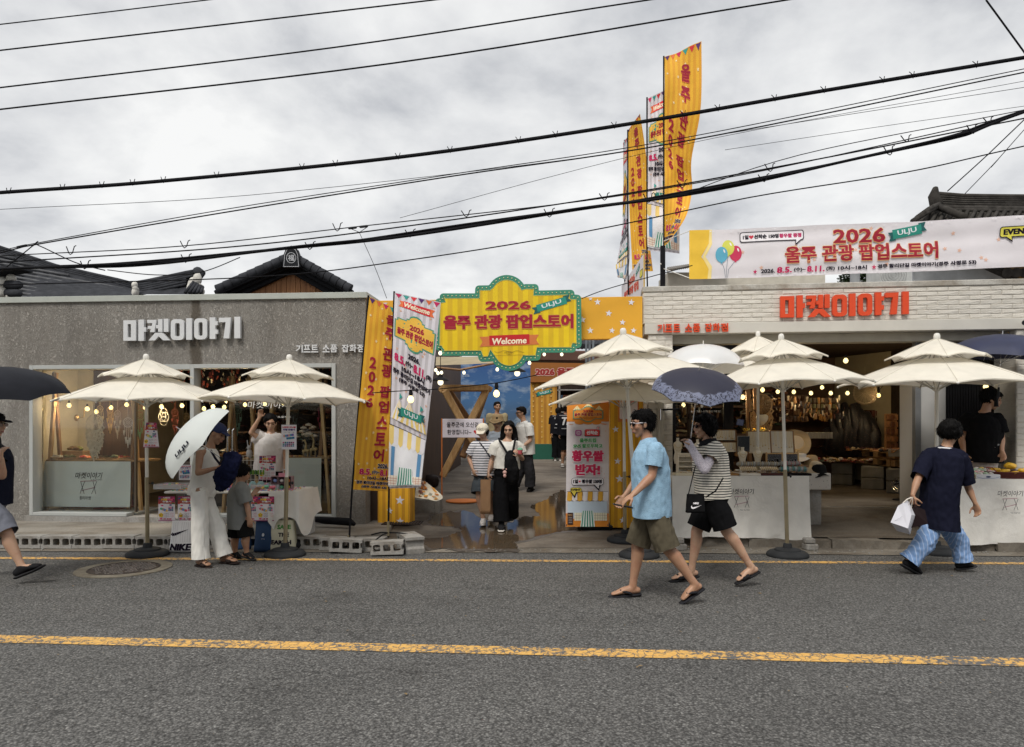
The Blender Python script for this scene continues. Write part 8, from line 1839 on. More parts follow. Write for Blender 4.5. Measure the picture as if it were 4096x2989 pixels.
def hand(mb,wr,d,n,S,curl=.35,side=1,open_=1.0):
 """wr wrist, d pointing dir, n palm-facing dir, side +1/-1 picks where the thumb sits"""
 d=d.normalized();n=(n-d*n.dot(d)).normalized();s=d.cross(n)*side
 mb.tube([wr-d*.01*S,wr+d*.03*S,wr+d*.06*S,wr+d*.085*S],[(.026*S,.019*S),(.034*S,.017*S),(.040*S,.016*S),(.038*S,.013*S)],12,side=s,rnd_end=True)
 for i,(o,L)in enumerate(((.030,.070),(.011,.078),(-.009,.073),(-.028,.058))):
  p=wr+d*.078*S+s*o*S;pts=[p-d*.02*S,p];dd=d.copy();q=p;c=curl*(1+.12*i)
  for k,f in enumerate((.45,.32,.26)):
   a=c*(.7+.5*k);dd=(dd*math.cos(a)+n*math.sin(a)).normalized();q=q+dd*L*f*S;pts.append(q)
  mb.tube(pts,[.0095*S,.0098*S,.0092*S,.0085*S,.0075*S],8,rnd_end=True)
 p=wr+d*.025*S+s*.026*S;a1=(d*.55+s*.75+n*.35).normalized();a2=(d*.8+s*.25+n*.55*(.5+curl)).normalized();mb.tube([p-s*.01*S,p+a1*.035*S,p+a1*.035*S+a2*.03*S,p+a1*.035*S+a2*.054*S],[.013*S,.0115*S,.0105*S,.008*S],8,rnd_end=True)
class Fig:
 def __init__(s,label,Y,J,f,S=1.0,vox=.008,skin=SK1,hf=None,girth=1.0,ground=0.0,fem=False):
  s.S,s.skin,s.vox,s.fem=S,skin,vox,fem
  s.J={k:W(v[0],v[1],Y+(v[2]if len(v)>2 else 0))for k,v in J.items()}
  s.f=Vector((f[0],f[1],0)).normalized();s.l=Z.cross(s.f);s.hf=Vector(hf).normalized()if hf else s.f.copy();s.g=girth;J=s.J
  n,p=J['neck'],J['pelvis'];sw=(.165 if fem else.185)*S
  J.setdefault('shl',n+s.l*sw-Z*.045*S);J.setdefault('shr',n-s.l*sw-Z*.045*S);J.setdefault('hil',p+s.l*.088*S-Z*.01);J.setdefault('hir',p-s.l*.088*S-Z*.01)
  s.t=thing('person',label,'person',(p.x,p.y,ground));s.up=(n-p).normalized()
 def torso_rings(s,k=1.0,extra=0.0,straight=0.0,z0=0.0,z1=1.0):
  J,S=s.J,s.S;n,p=J['neck'],J['pelvis'];L=(n-p).length;sh=(J['shl']+J['shr'])/2
  prof=[(-.14,.10,.08),(-.06,.155,.115),(.08,.168 if not s.fem else.172,.118),(.25,.155 if not s.fem else.145,.108),(.42,.148 if not s.fem else.128,.103),(.60,.165 if not s.fem else.148,.115),(.76,.178 if not s.fem else.158,.112),(.88,.165 if not s.fem else.142,.092),(.96,.10,.075),(1.02,.062,.06)]
  pts,rad=[],[]
  for t,a,b in prof:
   if t<z0 or t>z1:continue
   if straight and t<.85:a=max(a,a+(.185-a)*straight);b=max(b,b+(.128-b)*straight)
   a,b=a*S*k+extra,b*S*k*s.g+extra;sway=s.f*(.018*math.sin(t*3.1)*S);pts.append(p+(n-p)*t-sway*.6);rad.append((a,b))
  return pts,rad
 def head(s,mb):
  S=s.S;h=s.J['head'];f=s.hf;l=Z.cross(f).normalized();u=f.cross(l)*1.0;u=l.cross(f)if u.z<0 else u
  u=(Z-f*Z.dot(f)).normalized();rot=Matrix((l,f,u)).transposed();s.hr=rot;P_=lambda x,y,z:h+rot@(Vector((x,y,z))*S);s.HP=P_;k=S
  mb.ball(P_(0,-.012,.028),(.074*k,.091*k,.085*k),20,14,rot);mb.ball(P_(0,.020,-.022),(.062*k,.066*k,.066*k),16,12,rot)
  mb.tube([P_(0,.012,-.03),P_(0,.035,-.072),P_(0,.052,-.098)],[(.058*k,.052*k),(.044*k,.042*k),(.022*k,.020*k)],14,side=l,rnd_end=True)
  mb.tube([P_(0,.082,.022),P_(0,.096,-.010),P_(0,.098,-.026)],[.008*k,.010*k,.0125*k],10,rnd_end=True);mb.ball(P_(.012,.090,-.030),.009*k,8,6);mb.ball(P_(-.012,.090,-.030),.009*k,8,6)
  mb.tube([P_(-.045,.068,.030),P_(0,.083,.034),P_(.045,.068,.030)],.010*k,8,rnd_end=True)
  mb.tube([P_(-.018,.078,-.055),P_(0,.085,-.055),P_(.018,.078,-.055)],.0105*k,8,rnd_end=True);mb.tube([P_(-.016,.076,-.066),P_(0,.083,-.067),P_(.016,.076,-.066)],.009*k,8,rnd_end=True)
  for sx in(-1,1):mb.ball(P_(sx*.042,.058,-.022),(.022*k,.022*k,.024*k),10,8,rot);mb.ball(P_(sx*.075,-.004,-.008),(.010*k,.020*k,.031*k),10,8,rot)
  J=s.J;nb=J['neck'];mb.tube([nb-Z*.03*S,nb.lerp(P_(0,-.02,-.04),.5),P_(0,-.018,-.03)],[.062*S,.050*S,.052*S]if not s.fem else[.055*S,.044*S,.046*S],14,rnd_end=True)
 def foot(s,mb,an,to,S,inflate=0.0):
  d=(to-an+Z*.06*S);dh=Vector((d.x,d.y,0));dh=dh.normalized()if dh.length>1e-4 else s.f;full=(to-(an-Z*.065*S)).normalized();heel=an-Z*.050*S-full*.045*S;L=(to-heel).length;dr=(to-heel).normalized();sd=Z.cross(dh).normalized();up=sd.cross(dr)*-1;up=up if up.z>0 else-up;i=inflate
  mb.tube([heel+up*.02*S,heel+dr*L*.22+up*.030*S,heel+dr*L*.50+up*.030*S,heel+dr*L*.76+up*.014*S,to-dr*.022*S+up*.006*S],[(.030*S+i,.030*S+i),(.033*S+i,.042*S+i),(.038*S+i,.030*S+i),(.045*S+i,.018*S+i),(.036*S+i,.012*S+i)],14,side=sd,rnd_end=True)
  mb.tube([an,heel+dr*L*.2+up*.04*S],[(.036*S+i,.036*S+i),(.034*S+i,.036*S+i)],12,rnd_end=True)
  return heel,dr,up,sd,L
 def body(s,hands=None,arms='lr',legs='lr',feet=True,shod='bare'):
  J,S=s.J,s.S;mb=MB();s.head(mb);p,r=s.torso_rings(.88);mb.tube(p,r,22,side=s.l,rnd_end=True);fm=.88 if s.fem else 1.0
  for sd in arms:
   sh,el,wr=J['sh'+sd],J['el'+sd],J['wr'+sd];mb.ball(sh,.054*S*fm,14,10);mb.tube([J['neck']-Z*.035*S,sh-Z*.006*S],[.042*S,.040*S],12,rnd_end=True)
   mb.tube([sh,sh.lerp(el,.35),sh.lerp(el,.8),el],[x*S*fm for x in(.050,.047,.038,.037)],14,rnd_end=True);mb.tube([el,el.lerp(wr,.25),el.lerp(wr,.7),wr],[(a*S*fm,b*S*fm)for a,b in((.037,.036),(.041,.038),(.031,.027),(.027,.021))],14,rnd_end=True)
   hp=(hands or{}).get(sd,{});d=Vector(hp['d']).normalized()if 'd' in hp else(wr-el).normalized();n=Vector(hp['n'])if 'n' in hp else(s.l*(-1 if sd=='l' else 1));hand(mb,wr,d,n,S*(.92 if s.fem else 1),hp.get('curl',.35),hp.get('side',1))
  for sd in legs:
   hi,kn,an=J['hi'+sd],J['kn'+sd],J['an'+sd];ft=s.f
   mb.tube([hi+Z*.03,hi.lerp(kn,.3),hi.lerp(kn,.75),kn],[x*S for x in(.092,.084,.062,.056)],16,rnd_end=True);back=-((kn-hi).cross(an-kn));
   bk=(-s.f)*.012*S;mb.tube([kn,kn.lerp(an,.22)+bk,kn.lerp(an,.5)+bk*.6,kn.lerp(an,.8),an],[x*S for x in(.055,.059,.048,.035,.036)],16,rnd_end=True)
   if feet and shod!='none':s.feet=getattr(s,'feet',{});s.feet[sd]=s.foot(mb,an,J['to'+sd],S)
  m=remesh(mb,s.vox,3);org=Vector(s.t.location)
  for v in m.vertices:v.co-=org
  m.materials.clear();m.materials.append(s.skin);m.polygons.foreach_set('use_smooth',[True]*len(m.polygons));m.name='body';o=bpy.data.objects.new('body',m);COL.objects.link(o);o.parent=s.t
  P_=s.HP;k=S
  for sx in(-1,1):
   MB().ball(P_(sx*.031,.078,.008),(.013*k,.006*k,.0065*k),10,7,s.hr).build('eye',M('eye_dark',(.02,.015,.012),.2,0,bump=0),s.t,smooth='all');MB().tube([P_(sx*.016,.089,.030),P_(sx*.033,.086,.035),P_(sx*.050,.074,.030)],[.003*k,.0038*k,.002*k],6).build('eyebrow',HB,s.t)
  MB().tube([P_(-.024,.079,-.060),P_(0,.094,-.060),P_(.024,.079,-.060)],[(.003*k,.002*k),(.0075*k,.0035*k),(.003*k,.002*k)],8,side=Vector((0,0,1))).build('lips',M('lip_rose',(.36,.12,.10),.45,.1),s.t,smooth='all')
  return o
 def top(s,mat,hem=-.05,sleeve=.5,loose=.022,straight=.6,fold=.006,name='shirt',sl_loose=1.35,open_neck=True,vox=.011,arms='lr',sleeve_mat=None,hemflare=0,ff=7):
  J,S=s.J,s.S;mb=MB();pts,rad=s.torso_rings(1.0,loose*S,straight,z0=-.3,z1=.90)
  n,p=J['neck'],J['pelvis'];ax=(n-p);hp=p+ax*hem
  P2,R2=[],[]
  tvals=[hem-.04]+[t for t in(.08,.25,.42,.60,.76,.88)if t>hem+.03]
  pr={.08:(.168,.118),.25:(.150,.108),.42:(.140,.103),.60:(.158,.115),.76:(.170,.112),.88:(.155,.092)}
  for t in tvals:
   a,b=pr.get(t,(.172,.122));st_=straight*(1 if t<.65 else.55 if t<.8 else.12);a+=(.182-a)*st_;b+=(.132-b)*st_
   if t<.08:a+=hemflare;b+=hemflare
   a*=.92 if s.fem else 1;P2.append(p+ax*t-s.f*.01*math.sin(t*3)*S);R2.append((a*S+loose*S,(b*S+loose*S)*s.g))
  P2.append(p+ax*.955);R2.append((.095*S+.01,.075*S+.01));P2.append(p+ax*1.0);R2.append((.072*S,.066*S))
  mb.tube(P2,R2,26,side=s.l);G_=[(mb,[(hp,-ax,.45*S)])]
  for sd in arms:
   sh,el,wr=J['sh'+sd],J['el'+sd],J['wr'+sd];mb.tube([n-Z*.035*S,sh+Z*.004],[.062*S,.058*S],14,rnd_end=True);mb=MB();cuts=[];G_.append((mb,cuts));mb.ball(sh+Z*.004,.064*S+loose*.4,14,10)
   tot=sleeve;a=.058*S*sl_loose;inn=sh.lerp(s.J['pelvis']+ax*.75,.35);mb.tube([sh.lerp(inn,.5),sh.lerp(el,.2)],[a*1.05,a],14,rnd_end=True);G_[0][0].ball(sh.lerp(n,.12),.062*S+loose*.3,14,10)
   if tot<=1:e=sh.lerp(el,tot+.08);mb.tube([sh,e],[a*1.03,a*.95+.006*S],16);cuts.append((sh.lerp(el,tot),el-sh,.13*S))
   else:e=el.lerp(wr,tot-1+.05);mb.tube([sh,el],[a,a*.85],16,rnd_end=True);mb.tube([el,e],[a*.85,a*.75],16);cuts.append((el.lerp(wr,tot-1),wr-el,.10*S))
  return cloth_obj(G_,name,mat,s.t,vox,4,(),fold*S,ff)
 def collar(s,mat,r=.066,h=.035,name='collar'):
  J,S=s.J,s.S;n=J['neck'];mb=MB();vs=[];N_=24
  for j,(rr,z)in enumerate(((r*.95,.018),(r*1.0,h+.008),(r*1.06,h+.010),(r*1.28,.008),(r*1.33,-.004))):
   for k in range(N_):th=2*math.pi*k/N_;fr=math.cos(th);vs.append(n+(s.f*(math.cos(th)*rr)+s.l*(math.sin(th)*rr*1.05))*S+Z*(z-.030*max(0,fr)**2-.012)*S)
  mb.add(vs,[(i*N_+k,i*N_+(k+1)%N_,(i+1)*N_+(k+1)%N_,(i+1)*N_+k)for i in range(4)for k in range(N_)if not(k in(0,N_-1)and False)]);return mb.build(name,mat,s.t,smooth='all')
 def pants(s,mat,length=1.0,wt=.095,wh=.075,fold=.006,name='trousers',waist=.10,vox=.011,ff=8,legs='lr',fdir=(1,1,.5)):
  J,S=s.J,s.S;mb=MB();n,p=J['neck'],J['pelvis'];ax=n-p
  mb.tube([p+ax*(waist+.02),p+ax*.02,p-ax*.10],[(.158*S,.124*S*s.g),(.180*S,.140*S*s.g),(.165*S,.132*S)],24,side=s.l,rnd_end=False);G_=[(mb,[])]
  for sd in legs:
   hi,kn,an=J['hi'+sd],J['kn'+sd],J['an'+sd];mb=MB();cuts=[];G_.append((mb,cuts))
   if length<1:e=hi.lerp(kn,length/.5 if length<.5 else 1.0)if length<=.5 else kn.lerp(an,(length-.5)*2);
   if length<=.5:
    e=hi.lerp(kn,length*2);e2=hi.lerp(kn,length*2+.12);mb.tube([hi+Z*.045,hi,hi.lerp(kn,length),e2],[.094*S,max(wt*.82,.102)*S,(wt*.5+wh*.5)*S,wh*S],18);cuts.append((e,kn-hi,.17*S))
   else:
    k2=(length-.5)*2;e=kn.lerp(an,k2);e2=kn.lerp(an,k2+.08);mb.tube([hi+Z*.05,hi,hi.lerp(kn,.5),kn,kn.lerp(an,.5*k2),e2],[.096*S,max(wt*.84,.104)*S,(wt*.96)*S,(wt*.5+wh*.5)*S,wh*1.0*S,wh*1.05*S],18);cuts.append((e,an-kn,.16*S))
  return cloth_obj(G_,name,mat,s.t,vox,4,(),fold*S,ff,fdir=fdir)
 def hair(s,style='short',mat=HB,vol=1.0,name='hair',fold=.006,back_len=0.0):
  S=s.S;P_=s.HP;mb=MB();k=S*vol;rot=s.hr
  mb.ball(P_(0,-.026,.044),(.083*k,.092*k,.084*k),20,14,rot)
  if style=='short':mb.ball(P_(0,-.045,.002),(.077*k,.066*k,.070*k),16,12,rot);mb.ball(P_(0,.040,.092),(.055*k,.040*k,.028*k),14,10,rot)
  if style=='crop':mb.ball(P_(0,-.050,.0),(.072*k,.058*k,.065*k),16,12,rot);mb.ball(P_(0,.035,.085),(.058*k,.045*k,.030*k),14,10,rot)
  if style=='bowl':mb.ball(P_(0,-.034,.012),(.088*k,.082*k,.062*k),18,12,rot);mb.ball(P_(0,.040,.070),(.066*k,.045*k,.036*k),14,10,rot);[mb.ball(P_(sx*.070,.020,.02),(.018*k,.035*k,.035*k),12,8,rot)for sx in(-1,1)]
  if style=='bob':mb.ball(P_(0,-.052,-.002),(.092*k,.078*k,.090*k),18,12,rot);mb.ball(P_(0,.045,.078),(.062*k,.045*k,.034*k),14,10,rot);[mb.ball(P_(sx*.076,.008,.012),(.020*k,.040*k,.06*k),12,8,rot)for sx in(-1,1)]
  if style=='tied':mb.ball(P_(0,-.030,.030),(.079*k,.082*k,.078*k),18,12,rot);mb.ball(P_(0,-.105,.0),(.032*k,.030*k,.032*k),12,8,rot)
  if style=='long':
   for sx in(-1,1):mb.tube([P_(sx*.045,.040,.085),P_(sx*.074,.02,.03),P_(sx*.086,.018,-.05),P_(sx*.105,.050,-.16),P_(sx*.10,.075,-.26)],[(.022*k,.03*k),(.018*k,.04*k),(.022*k,.045*k),(.030*k,.035*k),(.016*k,.016*k)],12,side=s.hf,rnd_end=True)
   mb.tube([P_(0,-.07,.02),P_(0,-.085,-.08),P_(0,-.08,-.22)],[(.085*k,.045*k),(.095*k,.045*k),(.085*k,.03*k)],16,side=Z.cross(s.hf),rnd_end=True)
  o=cloth_obj(mb,name,mat,s.t,.007 if s.vox<.009 else.010,2,(),fold*S,30)
  if s.vox<.0095 and style not in('tied','long'):
   me=o.data;org=Vector(s.t.location);crown=P_(0,-.035,.13*vol);q=random.Random(5);mb=MB();up=s.hr.col[2];spike=.45 if style=='short' else.05
   for i in range(1000):
    f=me.polygons[q.randrange(len(me.polygons))];p=f.center+org;nn=Vector(f.normal);l_=s.hr.transposed()@(p-s.HP(0,0,0))
    if l_.y>.02*S and l_.z<.06*S:continue
    t_=(p-crown);t_=t_-nn*t_.dot(nn)
    if t_.length<1e-4:continue
    t_=(t_.normalized()+Vector((q.gauss(0,.3),q.gauss(0,.3),q.gauss(0,.2)))).normalized();L_=q.uniform(.014,.034)*S
    mb.tube([p-nn*.004,p+t_*L_*.5+nn*L_*spike*.35,p+t_*L_+nn*L_*spike*q.uniform(.1,1)*.8-up*L_*.2],[.0032*S,.0026*S,.0006*S],3,cap=False)
   mb.build('hair_strands',mat,s.t,smooth='all',fix=False)['kind']='stuff'
  return o
 def sandals(s,mat,kind='flip',sides='lr'):
  for sd in sides:
   heel,dr,up,side,L=s.feet[sd];S=s.S;mb=MB();o=-up*.020*S
   pts=[heel-dr*.022*S+o,heel+dr*L*.2+o,heel+dr*L*.5+o,heel+dr*L*.78+o,heel+dr*(L+.012*S)+o];mb.tube(pts,[(.034*S,.013*S),(.042*S,.016*S),(.040*S,.014*S),(.050*S,.013*S),(.036*S,.010*S)],14,side=side,rnd_end=True)
   sh=mb.build('sandal',mat,s.t,smooth='all');mb=MB()
   if kind=='flip':
    tp=heel+dr*L*.80+up*.020*S
    for sx in(-1,1):mb.tube([tp+up*.004*S,heel+dr*L*.62+side*sx*.026*S+up*.036*S,heel+dr*L*.36+side*sx*.044*S+up*.016*S,heel+dr*L*.24+side*sx*.042*S],[(.006*S,.004*S),(.013*S,.006*S),(.012*S,.006*S),(.012*S,.006*S)],8)
   else:
    for f in((.50,.66)if kind=='slide' else(.62,)):
     mb.tube([heel+dr*L*f+side*math.cos(a)*.047*S+up*(math.sin(a)*.048-.01)*S for a in[math.pi*j/8 for j in range(9)]],[(.022*S,.005*S)]*9,8,side=dr)
   mb.build('strap',mat,s.t,smooth='all')
 def shoes(s,mat,sole,sides='lr',lace=None):
  for sd in sides:
   an,to=s.J['an'+sd],s.J['to'+sd];mb=MB();h,dr,up,side,L=s.foot(mb,an,to,s.S,.009*s.S);o=cloth_obj(mb,'shoe',mat,s.t,.010,3,[(an+Z*.02*s.S,Z,.10*s.S)],0);mb=MB();q=-up*.022*s.S
   mb.tube([h-dr*.028*s.S+q,h+dr*L*.25+q,h+dr*L*.55+q,h+dr*L*.8+q*.9,h+dr*(L+.015*s.S)+q*.4],[(.036*s.S,.014*s.S),(.044*s.S,.015*s.S),(.044*s.S,.013*s.S),(.054*s.S,.012*s.S),(.040*s.S,.011*s.S)],14,side=side,rnd_end=True);mb.build('shoe_sole',sole,s.t,smooth='all')
   if lace:
    mb=MB()
    for f in(.38,.48,.58):mb.tube([h+dr*L*f+side*math.cos(a)*.030*s.S+up*(.028+math.sin(a)*.022*(1.2-f))*s.S for a in[math.pi*j/6 for j in range(7)]],.0035*s.S,5)
    mb.build('laces',lace,s.t)
 def strap(s,pts,mat,name='strap',r=(.016,.003)):return MB().tube(pts,[r]*len(pts),8,side=None).build(name,mat,s.t,smooth='all')
def glasses(F,mat,lens,wrap=False,name='sunglasses'):
 P_=F.HP;k=F.S;mb=MB()
 for sx in(-1,1):mb.tube([P_(sx*.056,.074,.012),P_(sx*.078,.03,.014),P_(sx*.080,-.02,.008)],[(.003,.006)]*3,6)
 mb.tube([P_(-.056,.078,.018),P_(0,.100,.022),P_(.056,.078,.018)],.004*k,6);mb.build(name,mat,F.t,smooth='all')
 for sx in(-1,1):MB().ball(P_(sx*.033,.092,.006),(.026*k,.008*k,.019*k),12,8,F.hr).build('lens',lens,F.t,smooth='all')
lens_m=M('lens_dark',(.012,.010,.012),.12,0,bump=0)
def cl(name,c,**k):return m_cloth(name,c,k.pop('var',.08),k.pop('rough',.85),0,260,k.pop('fold',.3),9)
blue=NT('blue_melange');v_=blue.coord();n1_=blue.noise(blue.coord((1,1,2.2)),60,4,.7);blue.col(blue.ramp(n1_,[(.30,hexc(96,126,148)),(.40,hexc(138,174,200)),(.75,hexc(160,194,218))]));blue.b.inputs['Roughness'].default_value=.9;blue.bump(blue.noise(v_,9,4),.35,.02);blue_m=reg('blue_melange',blue)
F1=Fig('man in light blue polo and olive shorts striding left in black flip flops',6.25,dict(head=(2568,1697),neck=(2592,1765),pelvis=(2606,2050),shl=(2622,1803,-.17),shr=(2580,1800,.17),ell=(2608,1905,-.20),wrl=(2534,1977,-.27),elr=(2560,1900,.22),wrr=(2500,1985,.16),hil=(2622,2062,-.09),hir=(2590,2062,.09),knl=(2672,2196,-.13),knr=(2550,2178,.10),anl=(2782,2340,-.16),anr=(2531,2348,.07),tol=(2722,2404,-.18),tor=(2440,2380,.06)),(-1,0.02),1.0,.0065,SK1,(-.98,-.10,-.10),girth=1.12)
F1.body(hands={'l':dict(d=(-.78,-.05,-.55),n=(.2,.2,-1),curl=.25,side=1)})
F1.top(blue_m,hem=-.05,sleeve=.62,loose=.024,straight=.9,fold=.011,vox=.009);F1.collar(blue_m)
F1.pants(cl('olive_shorts',(.105,.090,.062)),.50,.118,.112,fold=.011,name='shorts',vox=.009)
F1.hair('short',vol=1.10,fold=.008);F1.sandals(M('rubber_flip',(.022,.022,.026),.6,.15),'flip')
glasses(F1,P((226,220,224)),lens_m);
t=thing('phone','black phone held out in the hand of the man in light blue','phone',W(2490,2026,6.0));c=W(2492,2024,5.99);MB().bev(c,(.17,.075,.010),.004,Matrix.Rotation(.18,3,'Y')).build('phone_body',M('phone_black',(.02,.022,.026),.3),t)
MB().tube([F1.J['wrl']+Vector((-.03,0,-.0))+Vector((0,0,0)),F1.J['wrl']+Vector((-.034,-.001,.0))],[(.028,.024)]*2,12).build('wristband',M('band_dark',(.05,.04,.04)),F1.t)if False else None
stripe_m=m_stripes('knit_stripe',hexc(232,226,212),hexc(28,28,36),.0245,axis=2,duty=.36,soft=.05,wob=.02,rough=.9)
lace_m=NT('lace_sleeve_cloth');lace_m.col(lace_m.ramp(lace_m.noise(lace_m.coord(),55,3,.6,2.5),[(.44,hexc(222,214,222)),(.5,hexc(140,132,146)),(.56,hexc(224,216,224))]));lace_m.b.inputs['Roughness'].default_value=.9;lace_m=reg('lace_sleeve_cloth',lace_m)
F2=Fig('woman in black and cream striped top walking left under a lace parasol',6.85,dict(head=(2815,1708),neck=(2833,1768),pelvis=(2850,1990),shl=(2862,1796,-.15),shr=(2812,1796,.15),ell=(2818,1880,-.24),wrl=(2764,1790,-.20),elr=(2790,1880,.20),wrr=(2766,1810,.05),hil=(2858,2000,-.08),hir=(2842,2000,.08),knl=(2906,2126,-.10),knr=(2786,2126,.09),anl=(3008,2272,-.12),anr=(2766,2282,.08),tol=(2944,2326,-.14),tor=(2682,2318,.06)),(-1,-.02),.98,.0065,SK2,(-.985,-.16,-.02),girth=1.15,fem=True)
F2.body(hands={'l':dict(d=(-.35,.1,.9),n=(-.9,.2,-.1),curl=1.0,side=1),'r':dict(d=(-.3,-.3,.8),n=(-.8,-.3,0),curl=.9)})
F2.top(stripe_m,hem=-.01,sleeve=.50,loose=.026,straight=.9,fold=.009,sl_loose=1.4,vox=.009);F2.collar(M('collar_black',(.018,.018,.02),.85),.072,.04)
F2.pants(cl('black_shorts',(.010,.010,.011)),.44,.125,.118,fold=.008,name='shorts',waist=.14,vox=.009)
mb=MB();J=F2.J;mb.tube([J['shl'].lerp(J['ell'],.58),J['ell']],[.050,.048],14,rnd_end=True);mb.tube([J['ell'],J['ell'].lerp(J['wrl'],.3),J['wrl'],J['wrl']+(J['wrl']-J['ell']).normalized()*.05],[.048,.050,.036,.040],14,rnd_end=True);cloth_obj(mb,'lace_sleeve',lace_m,F2.t,.008,3,(),.006,14)
F2.hair('bob',vol=1.15,fold=.008);F2.sandals(M('rubber_slide',(.020,.020,.022),.6,.15),'slide');glasses(F2,M('tortoise',(.10,.02,.02),.3),lens_m)
t=soft_bag('crossbody_bag','small black crossbody bag with white tick logo on the striped top woman',2748,2822,1978,2052,6.62,.06,cl('bag_black',(.012,.012,.013)),hnd=False,bulge=.01,prt=lambda cv,w,h:(cv.text('NIKE',w*.48,h*.52,h*.09,wht,w=w*.3,bold=.08,shear=.2),swoosh(cv,w*.5,h*.32,w*.30,wht)))
for o in t.children:pass
MB().tube([W(2893,1912,6.62),W(2862,1965,6.60),W(2822,1990,6.63)],[(.012,.003)]*3,6).build('strap',black_metal,t);MB().tube([W(2752,1985,6.63),W(2780,1870,6.66),W(2800,1830,6.70)],[(.010,.003)]*3,6).build('strap',black_metal,t)
navy=cl('navy_jersey',(.012,.013,.026));pj=m_stripes('pyjama_stripe',hexc(124,156,202),hexc(172,192,222),.034,axis=0,duty=.20,soft=.05,wob=.05,rough=.9)
F3=Fig('boy in oversized navy shirt and blue striped trousers walking right with bags',7.3,dict(head=(3803,1735),neck=(3783,1792),pelvis=(3752,2062),shl=(3716,1822,.05),shr=(3832,1824,-.06),ell=(3668,1925,-.10),wrl=(3650,1982,-.16),elr=(3872,1948,.0),wrr=(3902,2016,-.04),hil=(3738,2075,-.03),hir=(3772,2075,.06),knl=(3700,2172,-.05),knr=(3838,2172,.10),anl=(3634,2246,-.02),anr=(3852,2246,.10),tol=(3684,2296,.0),tor=(3896,2262,.08)),(.90,.43),.98,.0075,SK1,(.72,.62,-.22),girth=1.08)
F3.body(hands={'l':dict(d=(.05,-.05,-1),n=(.9,.3,0),curl=.95),'r':dict(d=(.25,-.1,-.95),n=(-.8,-.4,0),curl=.6)})
F3.top(navy,hem=-.20,sleeve=.86,loose=.026,straight=.9,fold=.013,sl_loose=1.5,vox=.010,hemflare=.02)
MB().tube([F3.J['neck']+(F3.f*math.cos(a)+F3.l*math.sin(a))*.080+Z*(-.012+.012*math.cos(a+3.14))for a in[i*math.pi/10 for i in range(21)]],[(.011,.007)]*21,8,cap=False,side=Z).build('neckband',P((228,228,232)),F3.t,smooth='all')
J=F3.J;dr_=(J['elr']-J['shr']).normalized();outd=Vector((.45,-.86,.15)).normalized()
for k_ in range(3):
 o_=outd.cross(dr_).normalized()*(.018*(k_-1));MB().tube([J['shr'].lerp(J['elr'],f)+outd*(.074+.004*f)+o_+Vector((.0,0,.0))for f in(.0,.2,.4,.6,.85)],[(.0055,.003)]*5,6).build('sleeve_stripe',P((226,226,232)),F3.t)
F3.pants(pj,.98,.108,.100,fold=.014,name='trousers',waist=.02,vox=.010,fdir=(1,1,.8));F3.hair('bowl',vol=1.34,fold=.006);F3.shoes(M('clog_black',(.02,.02,.022),.5,.1),M('clog_sole',(.03,.03,.032),.6,.1))
def paper_bag(label,corners,mat,name='paper_bag',top=None):
 pass
t=thing('paper_bag','white paper carrier bag swinging from the left hand of the boy','bag',W(3610,2110,7.0));A=[W(3561,2092,7.02),W(3602,1996,7.1),W(3655,2050,6.98),W(3645,2112,6.95)];B_=[p+Vector((.02,.16,-.02))for p in A]
A=[W(3562,2090,7.00),W(3632,2114,6.92),W(3646,2060,6.96),W(3612,2012,7.02),W(3592,2024,7.04)];B_=[W(3588,2124,7.16),W(3640,2138,7.10),W(3664,2062,7.1),W(3632,2002,7.12),W(3612,2012,7.16)]
mb=MB();mb.add(A+B_,[(0,1,2,3,4),(9,8,7,6,5)]+[(i,(i+1)%5,5+(i+1)%5,5+i)for i in range(5)]);mb.build('bag_body',P((214,214,222)),t)
for a,b in((W(3612,2012,7.03),W(3646,1990,7.1)),(W(3630,2030,7.05),W(3650,1990,7.1)),(W(3645,2040,7.0),W(3652,1990,7.1))):MB().tube([a,a.lerp(b,.5)+Vector((0,0,.01)),b],[(.006,.002)]*3,6).build('handle',P((206,200,190)),t)
MB().tube([W(3572,2088,7.0),W(3610,2066,6.955)],.0015,4).build('crease',P((180,180,188)),t)
t=thing('paper_bag','black paper carrier bag beside the white one in the hand of the boy','bag',W(3680,2110,7.15));A=[W(3646,2112,7.06),W(3712,2096,7.0),W(3700,2040,7.05),W(3662,2025,7.1),W(3645,2040,7.1)];B_=[p+Vector((.01,.13,.01))for p in A]
mb=MB();mb.add(A+B_,[(0,1,2,3,4),(9,8,7,6,5)]+[(i,(i+1)%5,5+(i+1)%5,5+i)for i in range(5)]);mb.build('bag_body',P((34,24,26),.5),t);MB().tube([W(3662,2030,7.08),W(3654,1990,7.12)],.004,5).build('handle',P((60,40,40)),t)
F4=Fig('man in black cap and navy shirt stepping in from the left edge',6.95,dict(head=(-22,1700),neck=(-38,1765),pelvis=(-50,2010),shl=(-70,1800,.15),shr=(-30,1800,-.18),ell=(-70,1900,.2),wrl=(-10,1850,.1),elr=(8,1905,-.22),wrr=(4,1835,-.30),hil=(-55,2025,.08),hir=(-42,2025,-.08),knl=(-90,2150,.1),knr=(30,2142,-.12),anl=(-180,2260,.1),anr=(88,2270,-.12),tol=(-120,2320,.1),tor=(166,2262,-.12)),(1,0),1.02,.009,SK2,(1,-.05,-.05),girth=1.25)
